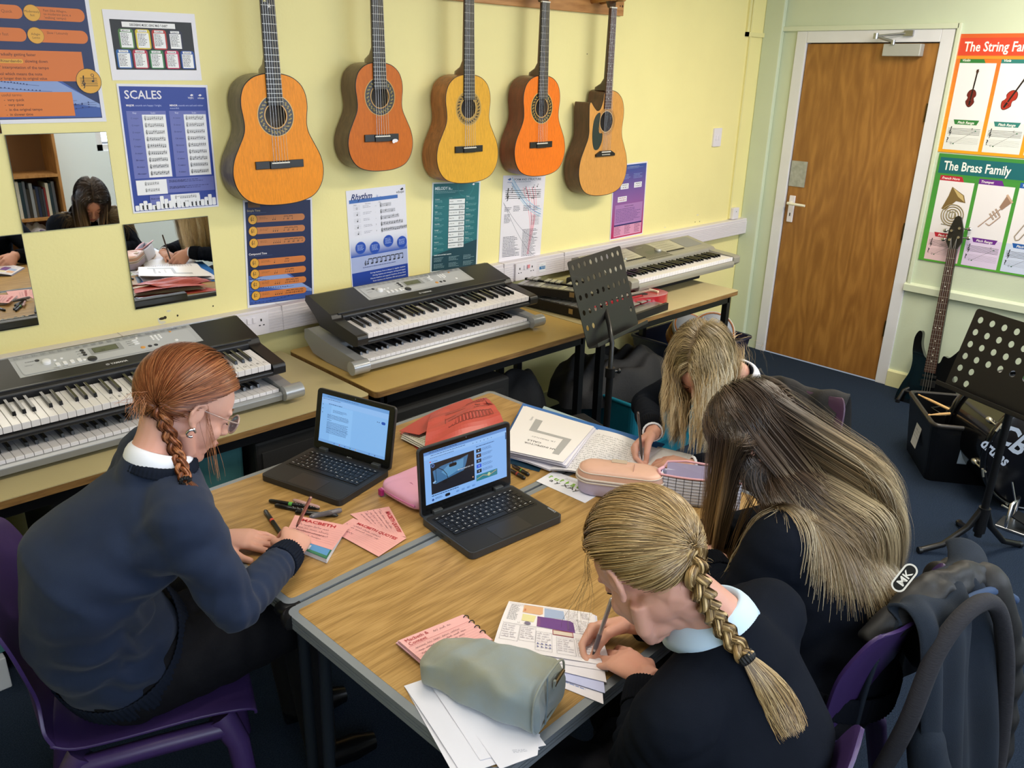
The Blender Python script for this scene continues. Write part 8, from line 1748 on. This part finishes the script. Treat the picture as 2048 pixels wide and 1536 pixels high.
for i in range(12):
    a = hp(M4, *(np.array(HC)+nrm((-.75+.3*r.random(), .55, .15+.25*r.random()))*(HR+.004))); q = [a]; v = nrm(V3(-.2, .1, -1)); s_ = r.random()
    for k in range(14): v = nrm(v+r.normal(0, .09, 3)+V3(.16*math.sin(k*.45+s_*3), .03, -.2)); q.append(q[-1]+v*(.008+.003*s_))
    W.append(q)
for i in range(120):
    a = hp(M4, *(np.array(HC)+nrm((-.3+.9*r.random(), -.75, -.55+.2*r.random()))*(HR+.002))); q = [a]; v = nrm(V3(.3*r.normal(), -.4, -1))
    for k in range(14): v = nrm(v+r.normal(0, .22, 3)+V3(0, .05, -.1)); q.append(q[-1]+v*.0035)
    W.append(q)
ribbons('loose_hair', np.array(W), np.full(len(W), .0005), pal(len(W), A4, .2, 1), pal(len(W), A4, .1, 2), CPOS, hairm, b4, .5)
# ================================================================ COATS ON THE CHAIR BACKS
coatm = mat('black_coat_nylon', '#121215', .6, bump=.35, bscale=40, noise=.12, nscale=10); coatn = mat('navy_fleece', '#15202e', .95, bump=.5, bscale=700, noise=.15, nscale=8); lining = mat('blue_lining', '#2c4468', .8, bump=.2, bscale=60)
def drape(mb, xs, prof, seed, amp=.012, n=40, m=46, dx=0.0):
    """cloth hung over an edge: prof = (y, z) from the front hem over the top to the rear hem"""
    P = catmull([(a, b, 0) for a, b in prof], m//(len(prof)-1)); r = np.random.default_rng(seed); ph = r.uniform(0, 6.28, 6); V = []; N = len(P)
    for i in range(N):
        t = i/(N-1); g = abs(t-.35)/.65
        for k in range(n+1):
            u = k/n; x = xs[0]+(xs[1]-xs[0])*u; f = amp*(.25+g)*(math.sin(17*u+ph[0]+2*t)+.6*math.sin(31*u+ph[1]-3*t)+.4*math.sin(9*u+11*t+ph[2])); e = .03*(1-math.exp(-((u*(1-u))*18)))
            V.append((x+dx*g*(u-.5)+.01*math.sin(8*t+ph[3]), P[i].x-(f if t > .35 else -f*.5)+(.03-e)*(1 if t > .35 else -1), P[i].y+.006*math.sin(13*u+ph[4])*(1+2*g)))
    mb.add(V, [(i*(n+1)+k, i*(n+1)+k+1, (i+1)*(n+1)+k+1, (i+1)*(n+1)+k) for i in range(N-1) for k in range(n)], 0, True); return mb
t = thing('coat', 'black coat with navy fleece lining and hood, hung over the chair of the brown-haired girl', 'coat', (0, 0, 0))
mb = MB(); drape(mb, (-3.60, -3.27), [(-2.515, .50), (-2.520, .68), (-2.535, .80), (-2.575, .850), (-2.625, .82), (-2.66, .68), (-2.70, .48), (-2.73, .28)], 3, .016, dx=.12); o = mb.build('coat_body', coatn, t, sub=1); q = o.modifiers.new('t', 'SOLIDIFY'); q.thickness = .006
mb = MB(); C_ = catmull([(-3.66, -2.60, .50), (-3.66, -2.63, .66), (-3.60, -2.635, .80), (-3.50, -2.65, .855), (-3.40, -2.67, .82), (-3.34, -2.70, .68), (-3.33, -2.73, .48), (-3.36, -2.75, .32)], 8)
mb.tube(C_, [.017]*len(C_), 12); o = mb.build('waistband', mat('ribbed_band', '#23232a', .9, bump=.6, bscale=90, stretch=(1, 1, 6)), t)
mb = MB(); C_ = catmull([(-3.64, -2.52, .77), (-3.56, -2.55, .815), (-3.44, -2.575, .835), (-3.32, -2.60, .82), (-3.22, -2.62, .76)], 8); mb.tube(C_, [.022+.014*math.sin(math.pi*k/(len(C_)-1)) for k in range(len(C_))], 16); o = remesh('hood', mb, coatm, .008, 3, t, [((-3.44, -2.56, .83), (.3, .8, .6), .20, .045, .004)])
mb = MB(); mb.tube([(p.x, p.y-.046, p.z-.012) for p in C_[10:]], [.010]*len(C_[10:]), 10); mb.build('lining_edge', lining, t)
mb = MB(); limb(mb, [(-3.30, -2.62, .80), (-3.22, -2.66, .62), (-3.21, -2.69, .40), (-3.26, -2.71, .26)], [.05, .055, .05, .042], 16); remesh('sleeve', mb, coatm, .008, 3, t, [((-3.22, -2.66, .6), (.2, 0, 1), .16, .11, .005), ((-3.22, -2.69, .4), (.1, .2, 1), .14, .09, .005)])
mb = MB(); limb(mb, [(-3.62, -2.66, .62), (-3.60, -2.69, .46), (-3.56, -2.71, .28)], [.035, .045, .04], 14); remesh('sleeve', mb, coatn, .008, 3, t, [((-3.6, -2.68, .45), (.2, 0, 1), .16, .11, .005)])
c = TP(1800, 1150, .80); t = thing('jacket', 'black padded jacket with a silver oval monogram badge, topmost on the same chair', 'jacket', (0, 0, 0))
mb = MB(); c = V3(-3.295, -2.545, .745); mb.ball(c, (.075, .05, .075), 18); mb.ball(c+V3(.05, -.05, -.05), (.08, .06, .09), 18); mb.ball(c+V3(-.06, -.02, -.08), (.09, .06, .08), 18); mb.ball(c+V3(-.01, -.06, .03), (.07, .045, .05), 18); o = remesh('jacket_body', mb, coatm, .007, 3, t, [(tuple(c), (1, .4, .6), .14, .07, .005), (tuple(c+V3(.05, -.05, -.05)), (.3, .3, 1), .1, .06, .004)])
h = surf(1796, 1147, [o], .002); n_ = nrm(CPOS-h); pr = Pr(.05, .03, None)
pr.poly(rrect(0, 0, .056, .024, .0119, 8), '#d8d4cc'); pr.poly(rrect(.003, .003, .053, .021, .0089, 8), '#101012'); pr.text(.013, .0185, .018, 'MK', '#e0dcd4', .02, width=.030)
xx = nrm(CR_*.62+CU_*.78-n_*(n_@(CR_*.62+CU_*.78))); yy = np.cross(n_, xx); b_ = pr.build('badge', t, mat_=attr_mat('badge_print', .3)); b_.matrix_world = Matrix(((xx[0]*.8, yy[0]*.8, n_[0], h[0]-xx[0]*.022), (xx[1]*.8, yy[1]*.8, n_[1], h[1]-xx[1]*.022), (xx[2]*.8, yy[2]*.8, n_[2], h[2]-xx[2]*.022), (0, 0, 0, 1)))
t = thing('coat', 'dark coat hung over the chair of the blonde girl', 'coat', (0, 0, 0))
mb = MB(); drape(mb, (-.20, .20), [(.245, .50), (.25, .68), (.262, .80), (.30, .845), (.33, .80), (.36, .60), (.38, .34)], 6, .015, dx=.05); mb.v = [(-2.86+y, -1.79+x*.8, z-.02) for x, y, z in mb.v]; o = mb.build('coat_body', mat('charcoal_coat', '#1d1b1b', .85, bump=.4, bscale=200), t, sub=1); q = o.modifiers.new('t', 'SOLIDIFY'); q.thickness = .008
